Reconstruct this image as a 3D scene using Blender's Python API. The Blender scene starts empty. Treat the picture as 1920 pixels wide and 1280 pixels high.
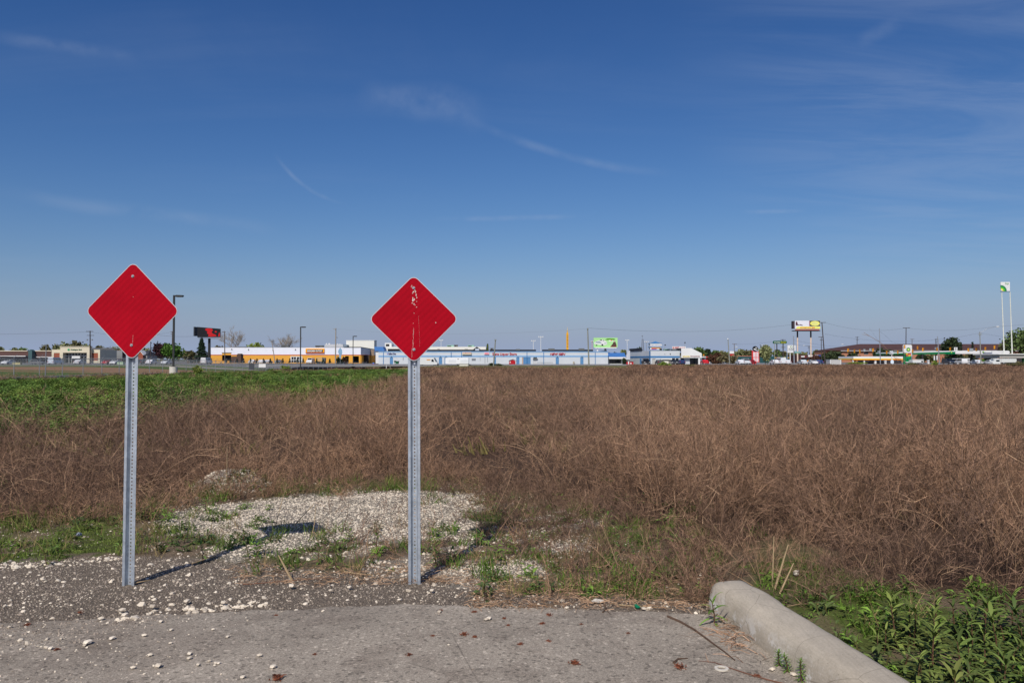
import bpy, math, random
import numpy as np
from mathutils import Vector, Matrix
R = math.radians
sc = bpy.context.scene
COL = sc.collection
# ------------------------------------------------------------------ camera
F = 1493.33; CH = 1.6; TH = R(1.27); CT, ST = math.cos(TH), math.sin(TH)
cam_d = bpy.data.cameras.new('camera'); cam = bpy.data.objects.new('camera', cam_d); COL.objects.link(cam)
cam_d.lens = 28; cam_d.sensor_width = 36; cam_d.clip_end = 5000; cam_d.clip_start = 0.05
cam.location = (0, 0, CH); cam.rotation_euler = (R(90) + TH, 0, 0); sc.camera = cam

def W(px, py, d):
    """world x,z of what stands at depth d and shows at photo pixel px,py"""
    u = -(py - 640) / F; y = CT - ST * u; z = ST + CT * u; k = d / y
    return (px - 960) / F * k, CH + z * k
def X(px, d): return (px - 960) / F * d
def Zp(py, d): return W(960, py, d)[1]
def G(px, py):
    """point of the flat ground seen at photo pixel"""
    u = -(py - 640) / F; y = CT - ST * u; z = ST + CT * u; k = CH / -z
    return (px - 960) / F * k, y * k
def PX(x, y, z=0.0):
    """numpy: ground point -> photo pixel"""
    zz = z - CH; f = y * CT + zz * ST; u = -y * ST + zz * CT
    f = np.maximum(f, 1e-3)
    return 960 + F * x / f, 640 - F * u / f

# ------------------------------------------------------------------ noise
def _h(ix, iy, s):
    n = (ix * 374761393 + iy * 668265263 + s * 974634777) & 0xffffffff
    n = ((n ^ (n >> 13)) * 1274126177) & 0xffffffff
    return ((n ^ (n >> 16)) & 0xffff) / 65535.0
def vnoise(x, y, s=0):
    x = np.asarray(x, float); y = np.asarray(y, float)
    ix = np.floor(x).astype(np.int64); iy = np.floor(y).astype(np.int64)
    fx = x - ix; fy = y - iy; fx = fx * fx * (3 - 2 * fx); fy = fy * fy * (3 - 2 * fy)
    a = _h(ix, iy, s); b = _h(ix + 1, iy, s); c = _h(ix, iy + 1, s); d = _h(ix + 1, iy + 1, s)
    return (a * (1 - fx) + b * fx) * (1 - fy) + (c * (1 - fx) + d * fx) * fy
def fbm(x, y, s=0, o=4):
    t = 0; a = .5; n = 0
    for i in range(o):
        t = t + a * vnoise(np.asarray(x) * 2 ** i, np.asarray(y) * 2 ** i, s + i * 17); n += a; a *= .5
    return t / n
def sstep(a, b, x):
    t = np.clip((x - a) / (b - a), 0, 1); return t * t * (3 - 2 * t)
def inpoly(px, py, poly):
    px = np.asarray(px); py = np.asarray(py); r = np.zeros(px.shape, bool); n = len(poly)
    for i in range(n):
        x0, y0 = poly[i]; x1, y1 = poly[(i + 1) % n]
        if y0 == y1: continue
        c = ((y0 > py) != (y1 > py)) & (px < (x1 - x0) * (py - y0) / (y1 - y0) + x0)
        r ^= c
    return r

# ------------------------------------------------------------------ terrain height
def gz(x, y):
    x = np.asarray(x, float); y = np.asarray(y, float)
    dep = np.interp(y, [50, 72, 120, 187, 235, 290], [0, .17, .38, 1.15, 1.3, 0])
    z = -dep * (1 - sstep(-38, -16, x)) * sstep(-92, -58, x + 0 * y)
    und = (fbm(x / 9, y / 9, 5, 3) - .5) * .22
    z = z + und * sstep(9, 22, y) * (1 - sstep(120, 170, y))
    mx, my = G(428, 921)
    z = z + .25 * np.exp(-(((x - mx) / .42) ** 2 + ((y - my - .12) / .33) ** 2) ** 1.5)   # heap of white gravel
    z = z + (fbm(x * 2.2, y * 2.2, 9, 3) - .5) * .05 * sstep(5.4, 6.6, y) * (1 - sstep(20, 30, y))
    return z
def gzf(x, y): return float(gz(x, y))

# ------------------------------------------------------------------ materials
def lin(c):
    c /= 255.0
    return c / 12.92 if c <= .04045 else ((c + .055) / 1.055) ** 2.4
def S(r, g, b): return (lin(r), lin(g), lin(b))
MATS = {}
def mat(name, rgb, rough=.7, metal=0, var=.12, scale=1.5, bump=0, spec=.3, rnd=0):
    if name in MATS: return MATS[name]
    m = bpy.data.materials.new(name); m.use_nodes = True; nt = m.node_tree; N = nt.nodes; L = nt.links
    b = N['Principled BSDF']; b.inputs['Roughness'].default_value = rough; b.inputs['Metallic'].default_value = metal
    b.inputs['Specular IOR Level'].default_value = spec
    col = None
    if var:
        tc = N.new('ShaderNodeTexCoord'); no = N.new('ShaderNodeTexNoise'); no.inputs['Scale'].default_value = scale
        no.inputs['Detail'].default_value = 6; no.inputs['Roughness'].default_value = .65
        L.new(tc.outputs['Object'], no.inputs['Vector'])
        mr = N.new('ShaderNodeMapRange'); mr.inputs[1].default_value = .3; mr.inputs[2].default_value = .7
        mr.inputs[3].default_value = 1 - var; mr.inputs[4].default_value = 1 + var
        L.new(no.outputs['Fac'], mr.inputs[0]); fac = mr.outputs[0]
        if rnd:
            oi = N.new('ShaderNodeObjectInfo'); m2 = N.new('ShaderNodeMapRange')
            m2.inputs[3].default_value = 1 - rnd; m2.inputs[4].default_value = 1 + rnd
            L.new(oi.outputs['Random'], m2.inputs[0]); mu = N.new('ShaderNodeMath'); mu.operation = 'MULTIPLY'
            L.new(fac, mu.inputs[0]); L.new(m2.outputs[0], mu.inputs[1]); fac = mu.outputs[0]
        vm = N.new('ShaderNodeVectorMath'); vm.operation = 'SCALE'; vm.inputs[0].default_value = rgb
        L.new(fac, vm.inputs['Scale']); L.new(vm.outputs[0], b.inputs['Base Color'])
        if bump:
            bp = N.new('ShaderNodeBump'); bp.inputs['Strength'].default_value = bump; bp.inputs['Distance'].default_value = .01
            L.new(no.outputs['Fac'], bp.inputs['Height']); L.new(bp.outputs[0], b.inputs['Normal'])
    else:
        b.inputs['Base Color'].default_value = (*rgb, 1)
    MATS[name] = m; return m
class NB:
    """small node-tree helper"""
    def __init__(s, name):
        s.m = bpy.data.materials.new(name); s.m.use_nodes = True; s.N = s.m.node_tree.nodes; s.L = s.m.node_tree.links
        s.b = s.N['Principled BSDF']; s.tc = s.N.new('ShaderNodeTexCoord'); MATS[name] = s.m
    def noise(s, scale, det=4, rough=.6, vec=None):
        n = s.N.new('ShaderNodeTexNoise'); n.inputs['Scale'].default_value = scale; n.inputs['Detail'].default_value = det
        n.inputs['Roughness'].default_value = rough; s.L.new(vec or s.tc.outputs['Object'], n.inputs['Vector']); return n.outputs['Fac']
    def voro(s, scale, out='Distance', vec=None, feat='F1'):
        n = s.N.new('ShaderNodeTexVoronoi'); n.inputs['Scale'].default_value = scale; n.feature = feat
        s.L.new(vec or s.tc.outputs['Object'], n.inputs['Vector']); return n.outputs[out]
    def rng(s, v, a, b, c, d, smooth=False):
        n = s.N.new('ShaderNodeMapRange'); s.L.new(v, n.inputs[0])
        if smooth: n.interpolation_type = 'SMOOTHSTEP'
        for i, q in enumerate((a, b, c, d)): n.inputs[i + 1].default_value = q
        return n.outputs[0]
    def math(s, op, a, b=None):
        n = s.N.new('ShaderNodeMath'); n.operation = op
        for i, q in enumerate((a, b)):
            if q is None: continue
            if isinstance(q, (int, float)): n.inputs[i].default_value = q
            else: s.L.new(q, n.inputs[i])
        return n.outputs[0]
    def mix(s, f, a, b):
        n = s.N.new('ShaderNodeMix'); n.data_type = 'RGBA'
        if isinstance(f, (int, float)): n.inputs[0].default_value = f
        else: s.L.new(f, n.inputs[0])
        for i, q in ((6, a), (7, b)):
            if isinstance(q, tuple): n.inputs[i].default_value = (*q, 1)
            else: s.L.new(q, n.inputs[i])
        return n.outputs[2]
    def scale(s, col, f):
        n = s.N.new('ShaderNodeVectorMath'); n.operation = 'SCALE'
        if isinstance(col, tuple): n.inputs[0].default_value = col
        else: s.L.new(col, n.inputs[0])
        s.L.new(f, n.inputs['Scale']); return n.outputs[0]
    def attr(s, name, out='Color'):
        n = s.N.new('ShaderNodeAttribute'); n.attribute_name = name; return n.outputs[out]
    def bump(s, h, st=.5, dist=.01):
        n = s.N.new('ShaderNodeBump'); n.inputs['Strength'].default_value = st; n.inputs['Distance'].default_value = dist
        s.L.new(h, n.inputs['Height']); s.L.new(n.outputs[0], s.b.inputs['Normal'])
    def out(s, col, rough=.85, spec=.2):
        s.L.new(col, s.b.inputs['Base Color']); s.b.inputs['Roughness'].default_value = rough
        s.b.inputs['Specular IOR Level'].default_value = spec; return s.m

# ------------------------------------------------------------------ mesh builder
def wloc(o):
    v = Vector((0, 0, 0))
    while o: v += o.location; o = o.parent
    return v
class MB:
    def __init__(s): s.v = []; s.f = []; s.mi = []
    def add(s, vs, fs, mi=0):
        n = len(s.v); s.v += [tuple(v) for v in vs]
        for f in fs: s.f.append(tuple(i + n for i in f)); s.mi.append(mi)
        return s
    def box(s, x0, x1, y0, y1, z0, z1, mi=0):
        v = [(x, y, z) for z in (z0, z1) for y in (y0, y1) for x in (x0, x1)]
        return s.add(v, [(0, 2, 3, 1), (4, 5, 7, 6), (0, 1, 5, 4), (2, 6, 7, 3), (0, 4, 6, 2), (1, 3, 7, 5)], mi)
    def prism(s, poly, y0, y1, mi=0):
        """polygon in xz, extruded along y (y0 is the front)"""
        n = len(poly); v = [(x, y0, z) for x, z in poly] + [(x, y1, z) for x, z in poly]
        f = [tuple(range(n)), tuple(range(2 * n - 1, n - 1, -1))] + [(i, i + n, (i + 1) % n + n, (i + 1) % n) for i in range(n)]
        return s.add(v, f, mi)
    def prismx(s, poly, x0, x1, mi=0):
        n = len(poly); v = [(x0, y, z) for y, z in poly] + [(x1, y, z) for y, z in poly]
        f = [tuple(range(n - 1, -1, -1)), tuple(range(n, 2 * n))] + [(i, (i + 1) % n, (i + 1) % n + n, i + n) for i in range(n)]
        return s.add(v, f, mi)
    def tube(s, pts, rad, n=6, mi=0, cap=True):
        pts = [Vector(p) for p in pts]
        if not isinstance(rad, (list, tuple)): rad = [rad] * len(pts)
        rings = []; up = Vector((0, 0, 1))
        for i, p in enumerate(pts):
            a = pts[max(0, i - 1)]; b = pts[min(len(pts) - 1, i + 1)]; t = (b - a).normalized()
            q = up if abs(t.z) < .9 else Vector((1, 0, 0))
            e = t.cross(q).normalized(); g = e.cross(t)
            rings.append([p + rad[i] * (math.cos(6.28318 * k / n) * e + math.sin(6.28318 * k / n) * g) for k in range(n)])
        v = [q for r in rings for q in r]; f = []
        for i in range(len(pts) - 1):
            for k in range(n):
                k2 = (k + 1) % n; f.append((i * n + k, i * n + k2, (i + 1) * n + k2, (i + 1) * n + k))
        if cap: f.append(tuple(range(n - 1, -1, -1))); f.append(tuple((len(pts) - 1) * n + k for k in range(n)))
        return s.add(v, f, mi)
    def cyl(s, x, y, z0, z1, r, r1=None, n=10, mi=0): return s.tube([(x, y, z0), (x, y, z1)], [r, r if r1 is None else r1], n, mi)
    def disc(s, x, y, z, rx, rz, n=16, mi=0, jit=0, rng=None, th=.01):
        """flat-ish plate facing -y"""
        p = [(x + rx * math.cos(6.2832 * k / n) * (1 + (rng.uniform(-jit, jit) if jit else 0)), z + rz * math.sin(6.2832 * k / n) * (1 + (rng.uniform(-jit, jit) if jit else 0))) for k in range(n)]
        return s.prism(p[::-1], y, y + th, mi)
    def ell(s, x, y, z, rx, ry, rz, nu=10, nv=7, mi=0):
        v = []; f = []
        for j in range(nv + 1):
            t = math.pi * j / nv
            for i in range(nu):
                a = 6.28318 * i / nu; v.append((x + rx * math.sin(t) * math.cos(a), y + ry * math.sin(t) * math.sin(a), z + rz * math.cos(t)))
        for j in range(nv):
            for i in range(nu):
                i2 = (i + 1) % nu; f.append((j * nu + i, (j + 1) * nu + i, (j + 1) * nu + i2, j * nu + i2))
        return s.add(v, f, mi)
    def ribbon(s, pts, w0, w1, rng, mi=0):
        n = len(pts); ax = Vector((rng.gauss(0, 1), rng.gauss(0, 1), rng.gauss(0, 1)))
        base = len(s.v)
        for i, p in enumerate(pts):
            a = pts[max(0, i - 1)]; b = pts[min(n - 1, i + 1)]; e = (b - a).cross(ax)
            if e.length < 1e-6: e = Vector((1, 0, 0))
            e.normalize(); w = (w0 + (w1 - w0) * i / (n - 1)) * .5
            s.v.append(tuple(p - e * w)); s.v.append(tuple(p + e * w))
        for i in range(n - 1):
            k = base + 2 * i; s.f.append((k, k + 1, k + 3, k + 2)); s.mi.append(mi)
    def mesh(s, name, mats, off=None, smooth=False):
        me = bpy.data.meshes.new(name); v = s.v
        if off is not None and off.length > 0: v = [(a - off.x, b - off.y, c - off.z) for a, b, c in v]
        me.from_pydata(v, [], s.f)
        for m in (mats if isinstance(mats, (list, tuple)) else [mats]): me.materials.append(m)
        me.polygons.foreach_set('material_index', s.mi)
        if smooth: me.polygons.foreach_set('use_smooth', [True] * len(s.f))
        me.update(); return me
    def build(s, name, mats, parent=None, world=True, smooth=False):
        me = s.mesh(name, mats, wloc(parent) if (world and parent) else None, smooth)
        o = bpy.data.objects.new(name, me); COL.objects.link(o)
        if parent: o.parent = parent
        return o
def tag(o, label=None, cat=None, group=None, kind=None):
    if label: o['label'] = label
    if cat: o['category'] = cat
    if group: o['group'] = group
    if kind: o['kind'] = kind
    return o
def thing(name, label, cat, loc=(0, 0, 0), rz=0, group=None):
    o = bpy.data.objects.new(name, None); COL.objects.link(o); o.location = loc; o.rotation_euler = (0, 0, rz)
    o.empty_display_size = .1
    return tag(o, label, cat, group)
KIDS = {}
def copy_tree(o, loc=None, label=None, rz=None, scale=None, group=None):
    def rec(a, par):
        c = a.copy(); COL.objects.link(c)
        if par: c.parent = par
        for ch in a.children: rec(ch, c)
        return c
    c = rec(o, None)
    if loc is not None: c.location = loc
    if rz is not None: c.rotation_euler.z = rz
    if scale is not None: c.scale = scale if isinstance(scale, tuple) else (scale,) * 3
    if label: c['label'] = label
    if group: c['group'] = group
    return c
def text_mesh(body, w, h, depth=.03, shear=0, bold=.02):
    cu = bpy.data.curves.new('lettering', 'FONT'); cu.body = body; cu.size = 1; cu.extrude = .02; cu.offset = bold; cu.shear = shear
    cu.resolution_u = 2; o = bpy.data.objects.new('lettering', cu); COL.objects.link(o)
    dg = bpy.context.evaluated_depsgraph_get(); me = bpy.data.meshes.new_from_object(o.evaluated_get(dg))
    bpy.data.objects.remove(o)
    co = np.zeros(len(me.vertices) * 3); me.vertices.foreach_get('co', co); co = co.reshape(-1, 3)
    mn, mx = co.min(0), co.max(0); sp = np.maximum(mx - mn, 1e-6)
    co = (co - (mn + mx) / 2) / sp * np.array([w, h, depth])
    co = np.stack([co[:, 0], -co[:, 2], co[:, 1]], 1)
    me.vertices.foreach_set('co', co.ravel()); me.update(); me.materials.clear(); return me
def text(body, cx, y, cz, w, h, m, parent, name='lettering', rz=0, depth=.06, shear=0, bold=.02):
    me = text_mesh(body, w, h, depth, shear, bold); me.materials.append(m)
    o = bpy.data.objects.new(name, me); COL.objects.link(o); o.parent = parent
    o.location = Vector((cx, y, cz)) - (wloc(parent) if parent else Vector()); o.rotation_euler.z = rz; return o

# ------------------------------------------------------------------ light and sky
SUN_EL = 44; sdx, sdy = .62, 1.9          # direction the light travels over the ground
sl = math.hypot(sdx, sdy); tdir = Vector((sdx / sl * math.cos(R(SUN_EL)), sdy / sl * math.cos(R(SUN_EL)), -math.sin(R(SUN_EL))))
ld = bpy.data.lights.new('sun', 'SUN'); ld.energy = 3.6; ld.angle = R(.53); ld.color = (1, .945, .87)
lo = bpy.data.objects.new('sun', ld); COL.objects.link(lo); lo.rotation_euler = tdir.to_track_quat('-Z', 'Y').to_euler(); lo.location = (0, -20, 30)
w = bpy.data.worlds.new('World'); sc.world = w; w.use_nodes = True; nt = w.node_tree; N = nt.nodes; L = nt.links
bg = N['Background']; sky = N.new('ShaderNodeTexSky'); sky.sky_type = 'NISHITA'; sky.sun_disc = False
sky.sun_elevation = R(SUN_EL); sky.sun_rotation = math.atan2(-sdx, -sdy)
sky.air_density = 1.0; sky.dust_density = 1.0; sky.ozone_density = 6.0; sky.altitude = 0
SKY_STR = .1
def wn(t, **k):
    n = N.new(t)
    for a, b in k.items(): setattr(n, a, b)
    return n
def wmath(op, a, b=None, c=None):
    n = wn('ShaderNodeMath', operation=op)
    for i, q in enumerate((a, b, c)):
        if q is None: continue
        if isinstance(q, (int, float)): n.inputs[i].default_value = q
        else: L.new(q, n.inputs[i])
    return n.outputs[0]
tc = wn('ShaderNodeTexCoord'); sep = wn('ShaderNodeSeparateXYZ'); L.new(tc.outputs['Generated'], sep.inputs[0])
gx, gy, gzz = sep.outputs
# thin cirrus: noise on a high flat layer (direction projected to a plane), stretched by wind
zc = wmath('ADD', wmath('MAXIMUM', gzz, 0.0), .10)
cx = wmath('DIVIDE', gx, zc); cy = wmath('DIVIDE', gy, zc)
cmb = wn('ShaderNodeCombineXYZ'); L.new(cx, cmb.inputs[0]); L.new(cy, cmb.inputs[1])
def cirrus(rot, sx, sy, scale, lo_, hi_, seed, dist=.6):
    mp = wn('ShaderNodeMapping'); mp.inputs['Rotation'].default_value = (0, 0, R(rot)); mp.inputs['Scale'].default_value = (sx, sy, 1)
    mp.inputs['Location'].default_value = (seed, seed * .7, seed); L.new(cmb.outputs[0], mp.inputs[0])
    no = wn('ShaderNodeTexNoise'); no.inputs['Scale'].default_value = scale; no.inputs['Detail'].default_value = 7
    no.inputs['Roughness'].default_value = .62; no.inputs['Distortion'].default_value = dist; L.new(mp.outputs[0], no.inputs[0])
    mr = wn('ShaderNodeMapRange', interpolation_type='SMOOTHSTEP'); L.new(no.outputs['Fac'], mr.inputs[0])
    mr.inputs[1].default_value = lo_; mr.inputs[2].default_value = hi_; return mr.outputs[0]
c1 = wmath('MULTIPLY', cirrus(-8, .35, 1.6, .55, .5, .82, 3.3), cirrus(20, 1, 1, .3, .42, .62, 8.1))
# veil towards the upper right, and two drifting streaks
def blob(dx, dy, dz, rin, rout):
    d = Vector((dx, dy, dz)).normalized(); dot = wn('ShaderNodeVectorMath', operation='DOT_PRODUCT'); L.new(tc.outputs['Generated'], dot.inputs[0]); dot.inputs[1].default_value = d
    mr = wn('ShaderNodeMapRange', interpolation_type='SMOOTHSTEP'); L.new(dot.outputs['Value'], mr.inputs[0])
    mr.inputs[1].default_value = math.cos(R(rout)); mr.inputs[2].default_value = math.cos(R(rin)); return mr.outputs[0]
def pdir(px, py):
    u = -(py - 640) / F; return ((px - 960) / F, CT - ST * u, ST + CT * u)
veil = wmath('MULTIPLY', blob(*pdir(1900, 20), 0, 21), cirrus(38, .5, 1.5, 1.5, .34, .72, 1.7, 1.4))
def streak(pa, pb, wid, seed, bend=0.0):
    a = Vector(pdir(*pa)).normalized(); b = Vector(pdir(*pb)).normalized(); mid = (a + b).normalized()
    t = (b - a).normalized(); nrm = mid.cross(t).normalized(); half = (b - a).length / 2
    mp = wn('ShaderNodeTexNoise'); mp.inputs['Scale'].default_value = 5; mp.inputs['Detail'].default_value = 3; L.new(tc.outputs['Generated'], mp.inputs[0])
    d1 = wn('ShaderNodeVectorMath', operation='DOT_PRODUCT'); L.new(tc.outputs['Generated'], d1.inputs[0]); d1.inputs[1].default_value = nrm
    d2 = wn('ShaderNodeVectorMath', operation='DOT_PRODUCT'); L.new(tc.outputs['Generated'], d2.inputs[0]); d2.inputs[1].default_value = t
    s0 = wmath('SUBTRACT', d2.outputs['Value'], mid.dot(t)); sn = wmath('DIVIDE', s0, half)
    off = wmath('MULTIPLY', wmath('SUBTRACT', mp.outputs['Fac'], .5), wid * 2.2)
    crv = wmath('MULTIPLY', wmath('MULTIPLY', sn, sn), bend)
    dd = wmath('ABSOLUTE', wmath('ADD', wmath('ADD', d1.outputs['Value'], off), crv))
    fine = wn('ShaderNodeTexNoise'); fine.inputs['Scale'].default_value = 22 + seed; fine.inputs['Detail'].default_value = 6; L.new(tc.outputs['Generated'], fine.inputs[0])
    fa = wn('ShaderNodeMapRange', interpolation_type='SMOOTHSTEP'); L.new(wmath('DIVIDE', dd, wid), fa.inputs[0]); fa.inputs[1].default_value = 1; fa.inputs[2].default_value = 0
    fb = wn('ShaderNodeMapRange', interpolation_type='SMOOTHSTEP'); L.new(wmath('ABSOLUTE', sn), fb.inputs[0]); fb.inputs[1].default_value = 1; fb.inputs[2].default_value = .35
    fc = wn('ShaderNodeMapRange'); L.new(fine.outputs['Fac'], fc.inputs[0]); fc.inputs[1].default_value = .3; fc.inputs[2].default_value = .62
    for q in (fa, fb): q.inputs[3].default_value = 0; q.inputs[4].default_value = 1
    fa.inputs[1].default_value = 0; fa.inputs[2].default_value = 1; fa.inputs[3].default_value = 1; fa.inputs[4].default_value = 0
    fb.inputs[1].default_value = .3; fb.inputs[2].default_value = 1; fb.inputs[3].default_value = 1; fb.inputs[4].default_value = 0
    return wmath('MULTIPLY', wmath('MULTIPLY', fa.outputs[0], fb.outputs[0]), fc.outputs[0])
amt = wmath('ADD', wmath('MULTIPLY', c1, .10), wmath('MULTIPLY', veil, .17))
for st_, k in ((streak((820, 225), (1300, 358), .008, 1, .02), .13), (streak((500, 300), (645, 400), .004, 2, .012), .22),
              (streak((-60, 345), (560, 440), .012, 3), .12), (streak((-40, 60), (270, 105), .010, 5), .13), (streak((650, 180), (930, 215), .03, 4), .15),
              (streak((780, 412), (1120, 408), .005, 7), .14), (streak((1380, 397), (1520, 394), .004, 8), .18), (streak((1600, 80), (1700, 35), .012, 9), .10)):
    amt = wmath('ADD', amt, wmath('MULTIPLY', st_, k))
amt = wmath('MINIMUM', amt, .6)
ss = wn('ShaderNodeSeparateColor'); L.new(sky.outputs[0], ss.inputs[0]); scm = wn('ShaderNodeCombineColor')
for i, (g_, k_) in enumerate(((1.58, 1.20), (1.31, .89), (1.08, .86))):   # deep polarised blue of the photograph
    L.new(wmath('MULTIPLY', wmath('POWER', wmath('MULTIPLY', ss.outputs[i], .1), g_), 10 * k_), scm.inputs[i])
hz = wmath('EXPONENT', wmath('DIVIDE', wmath('MAXIMUM', gzz, 0.0), -.06))           # pale moist air low down
tint = wn('ShaderNodeMix', data_type='RGBA'); L.new(hz, tint.inputs[0]); L.new(scm.outputs[0], tint.inputs[6]); tint.inputs[7].default_value = (3.2, 3.95, 5.75, 1)
mixc = wn('ShaderNodeMix', data_type='RGBA'); L.new(amt, mixc.inputs[0]); L.new(tint.outputs[2], mixc.inputs[6]); mixc.inputs[7].default_value = (4.2, 4.9, 6.3, 1)
L.new(mixc.outputs[2], bg.inputs['Color']); bg.inputs['Strength'].default_value = SKY_STR
sc.view_settings.view_transform = 'Standard'; sc.view_settings.look = 'None'; sc.view_settings.exposure = 0; sc.view_settings.gamma = 1
#@@END_CORE
# ------------------------------------------------------------------ where things grow (photo pixels -> ground)
def jitpx(x, y, amp=14, sc_=1.6):
    px, py = PX(x, y)
    px = px + (fbm(x * sc_, y * sc_, 31) - .5) * amp * 4; py = py + (fbm(x * sc_, y * sc_, 57) - .5) * amp * 1.6
    return px, py
P_WHITE = [(300, 985), (330, 955), (400, 945), (500, 935), (700, 922), (870, 925), (905, 955), (880, 1000), (760, 1012), (640, 1012), (560, 1030), (450, 1050), (380, 1040), (440, 1005), (330, 1000)]
P_WHITE2 = [(835, 1078), (880, 1050), (1000, 1045), (1045, 1060), (1010, 1090), (920, 1108), (855, 1098)]
P_WHITE3 = [(1008, 1015), (1095, 1013), (1105, 1032), (1015, 1036)]
P_HALF = [(890, 940), (1130, 962), (1125, 990), (1040, 1000), (960, 1010), (890, 1000)]
P_HALF2 = [(560, 1030), (700, 1010), (900, 1005), (900, 1050), (840, 1080), (700, 1085), (600, 1075)]
P_MOSS = [(-80, 1050), (60, 1015), (120, 985), (235, 970), (235, 1030), (100, 1050), (0, 1060)]
P_MOSS2 = [(1395, 1060), (1480, 1048), (1600, 1080), (1700, 1110), (1800, 1160), (2000, 1200), (2000, 1300), (1700, 1290), (1560, 1180), (1440, 1110)]
EDGE_X = [-900, -400, 0, 200, 330, 480, 800, 900, 1000, 1150, 1250, 1330, 1400, 1480, 1600, 1750, 1920, 2400, 3200]
EDGE_Y = [1010, 1005, 985, 950, 926, 908, 893, 905, 925, 955, 1015, 1046, 1018, 1003, 1066, 1106, 1146, 1205, 1270]
def edge_y(px): return np.interp(px, EDGE_X, EDGE_Y)
def weeds_low(px): return np.interp(px, [-2500, -400, 0, 150, 300, 400, 600, 700, 770, 800], [880, 842, 824, 814, 792, 770, 744, 724, 707, 690])
def in_weeds(x, y):
    px, py = jitpx(x, y, 9, .16)
    return (py < weeds_low(px)) & (px < 775) & (x > -200) & ((x > np.interp(y, [50, 64, 90, 110, 190], [-33.5, -33.5, -35.5, -41, -41]))) & (y < 98 + 8 * fbm(x * .1, 3.3, 5))
def asph_y(px): return np.interp(px, [-2600, 0, 120, 200, 330, 480, 600, 760, 1000, 1200, 1340, 1400], [1180, 1172, 1170, 1165, 1157, 1148, 1142, 1139, 1143, 1150, 1156, 1160])

# ------------------------------------------------------------------ ground sheet
def axis(lo_, a, b, hi_, st, gr, mx1, lim1):
    c = list(np.arange(a, b, st)); s_ = st; v = c[-1]
    while v < hi_:
        s_ = s_ * gr
        if v < lim1: s_ = min(s_, mx1)
        v += s_; c.append(v)
    s_ = st; v = c[0]; l = []
    while v > lo_:
        s_ = s_ * gr
        if v > -lim1: s_ = min(s_, mx1)
        v -= s_; l.append(v)
    return np.array(l[::-1] + c)
xs = axis(-2600, -6.2, 5.6, 2600, .055, 1.07, 5, 220); ys = axis(-40, 4.2, 13, 4200, .055, 1.06, 3, 420)
GX, GY = np.meshgrid(xs, ys); nx, ny = len(xs), len(ys); GZ = gz(GX, GY)
gxf, gyf, gzf_ = GX.ravel(), GY.ravel(), GZ.ravel()
idx = np.arange(nx * ny).reshape(ny, nx)
quads = np.stack([idx[:-1, :-1], idx[:-1, 1:], idx[1:, 1:], idx[1:, :-1]], -1).reshape(-1, 4)
me = bpy.data.meshes.new('ground'); me.vertices.add(nx * ny); me.vertices.foreach_set('co', np.stack([gxf, gyf, gzf_], 1).ravel())
me.loops.add(quads.size); me.loops.foreach_set('vertex_index', quads.ravel()); me.polygons.add(len(quads))
me.polygons.foreach_set('loop_start', np.arange(len(quads)) * 4); me.polygons.foreach_set('loop_total', np.full(len(quads), 4))
me.polygons.foreach_set('use_smooth', np.ones(len(quads), bool)); me.update(calc_edges=True); me.validate()
px, py = jitpx(gxf, gyf); px += (vnoise(gxf * 9, gyf * 9, 61) - .5) * 50; py += (vnoise(gxf * 9, gyf * 9, 62) - .5) * 16; px0, py0 = PX(gxf, gyf)
col = np.tile(np.array(S(84, 66, 53)), (len(gxf), 1)); grav = np.zeros(len(gxf))
def paint(mask, c, k=1.0):
    global col
    m = (np.asarray(mask, float) * k)[:, None]; col = col * (1 - m) + np.array(c) * m
n1 = fbm(gxf * .35, gyf * .35, 77)
front = (gyf > 0)
ed = sstep(-14, 14, py - edge_y(px))
paint(ed * front, S(124, 108, 88), .9)
paint(sstep(.42, .56, fbm(gxf * 1.3, gyf * 1.3, 4)) * ed, S(98, 98, 58), .6)
grit = sstep(-8, 8, py - np.interp(px, [-2000, 0, 230, 420, 560, 760, 900, 1000, 1340, 1600, 2500], [1060, 1055, 1038, 1048, 1066, 1084, 1092, 1118, 1128, 1300, 1300]))
paint(grit, S(128, 116, 102)); 
near = (gyf < 14) & (gyf > 3) & (np.abs(gxf) < 9)
for P, k in ((P_WHITE, 1), (P_WHITE2, 1), (P_WHITE3, 1), (P_HALF, .55), (P_HALF2, .4)):
    m = inpoly(px, py, P) & near
    if k < 1: m = m & (fbm(gxf * 4, gyf * 4, 12) > .47)
    paint(m, S(176, 166, 150), .85 if k == 1 else .55); grav = np.maximum(grav, m * k)
mx_, my_ = G(428, 921)
m = np.exp(-(((gxf - mx_) / .42) ** 2 + ((gyf - my_ - .12) / .33) ** 2) ** 1.5); paint(sstep(.25, .5, m), S(190, 180, 166)); grav = np.maximum(grav, sstep(.25, .5, m))
grav = np.maximum(grav, grit * .5)
for P in (P_MOSS, P_MOSS2):
    m = inpoly(px, py, P) & near & (fbm(gxf * 3, gyf * 3, 8) > .36); paint(m, S(84, 96, 44), .85); grav = grav * (1 - m)
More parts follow.
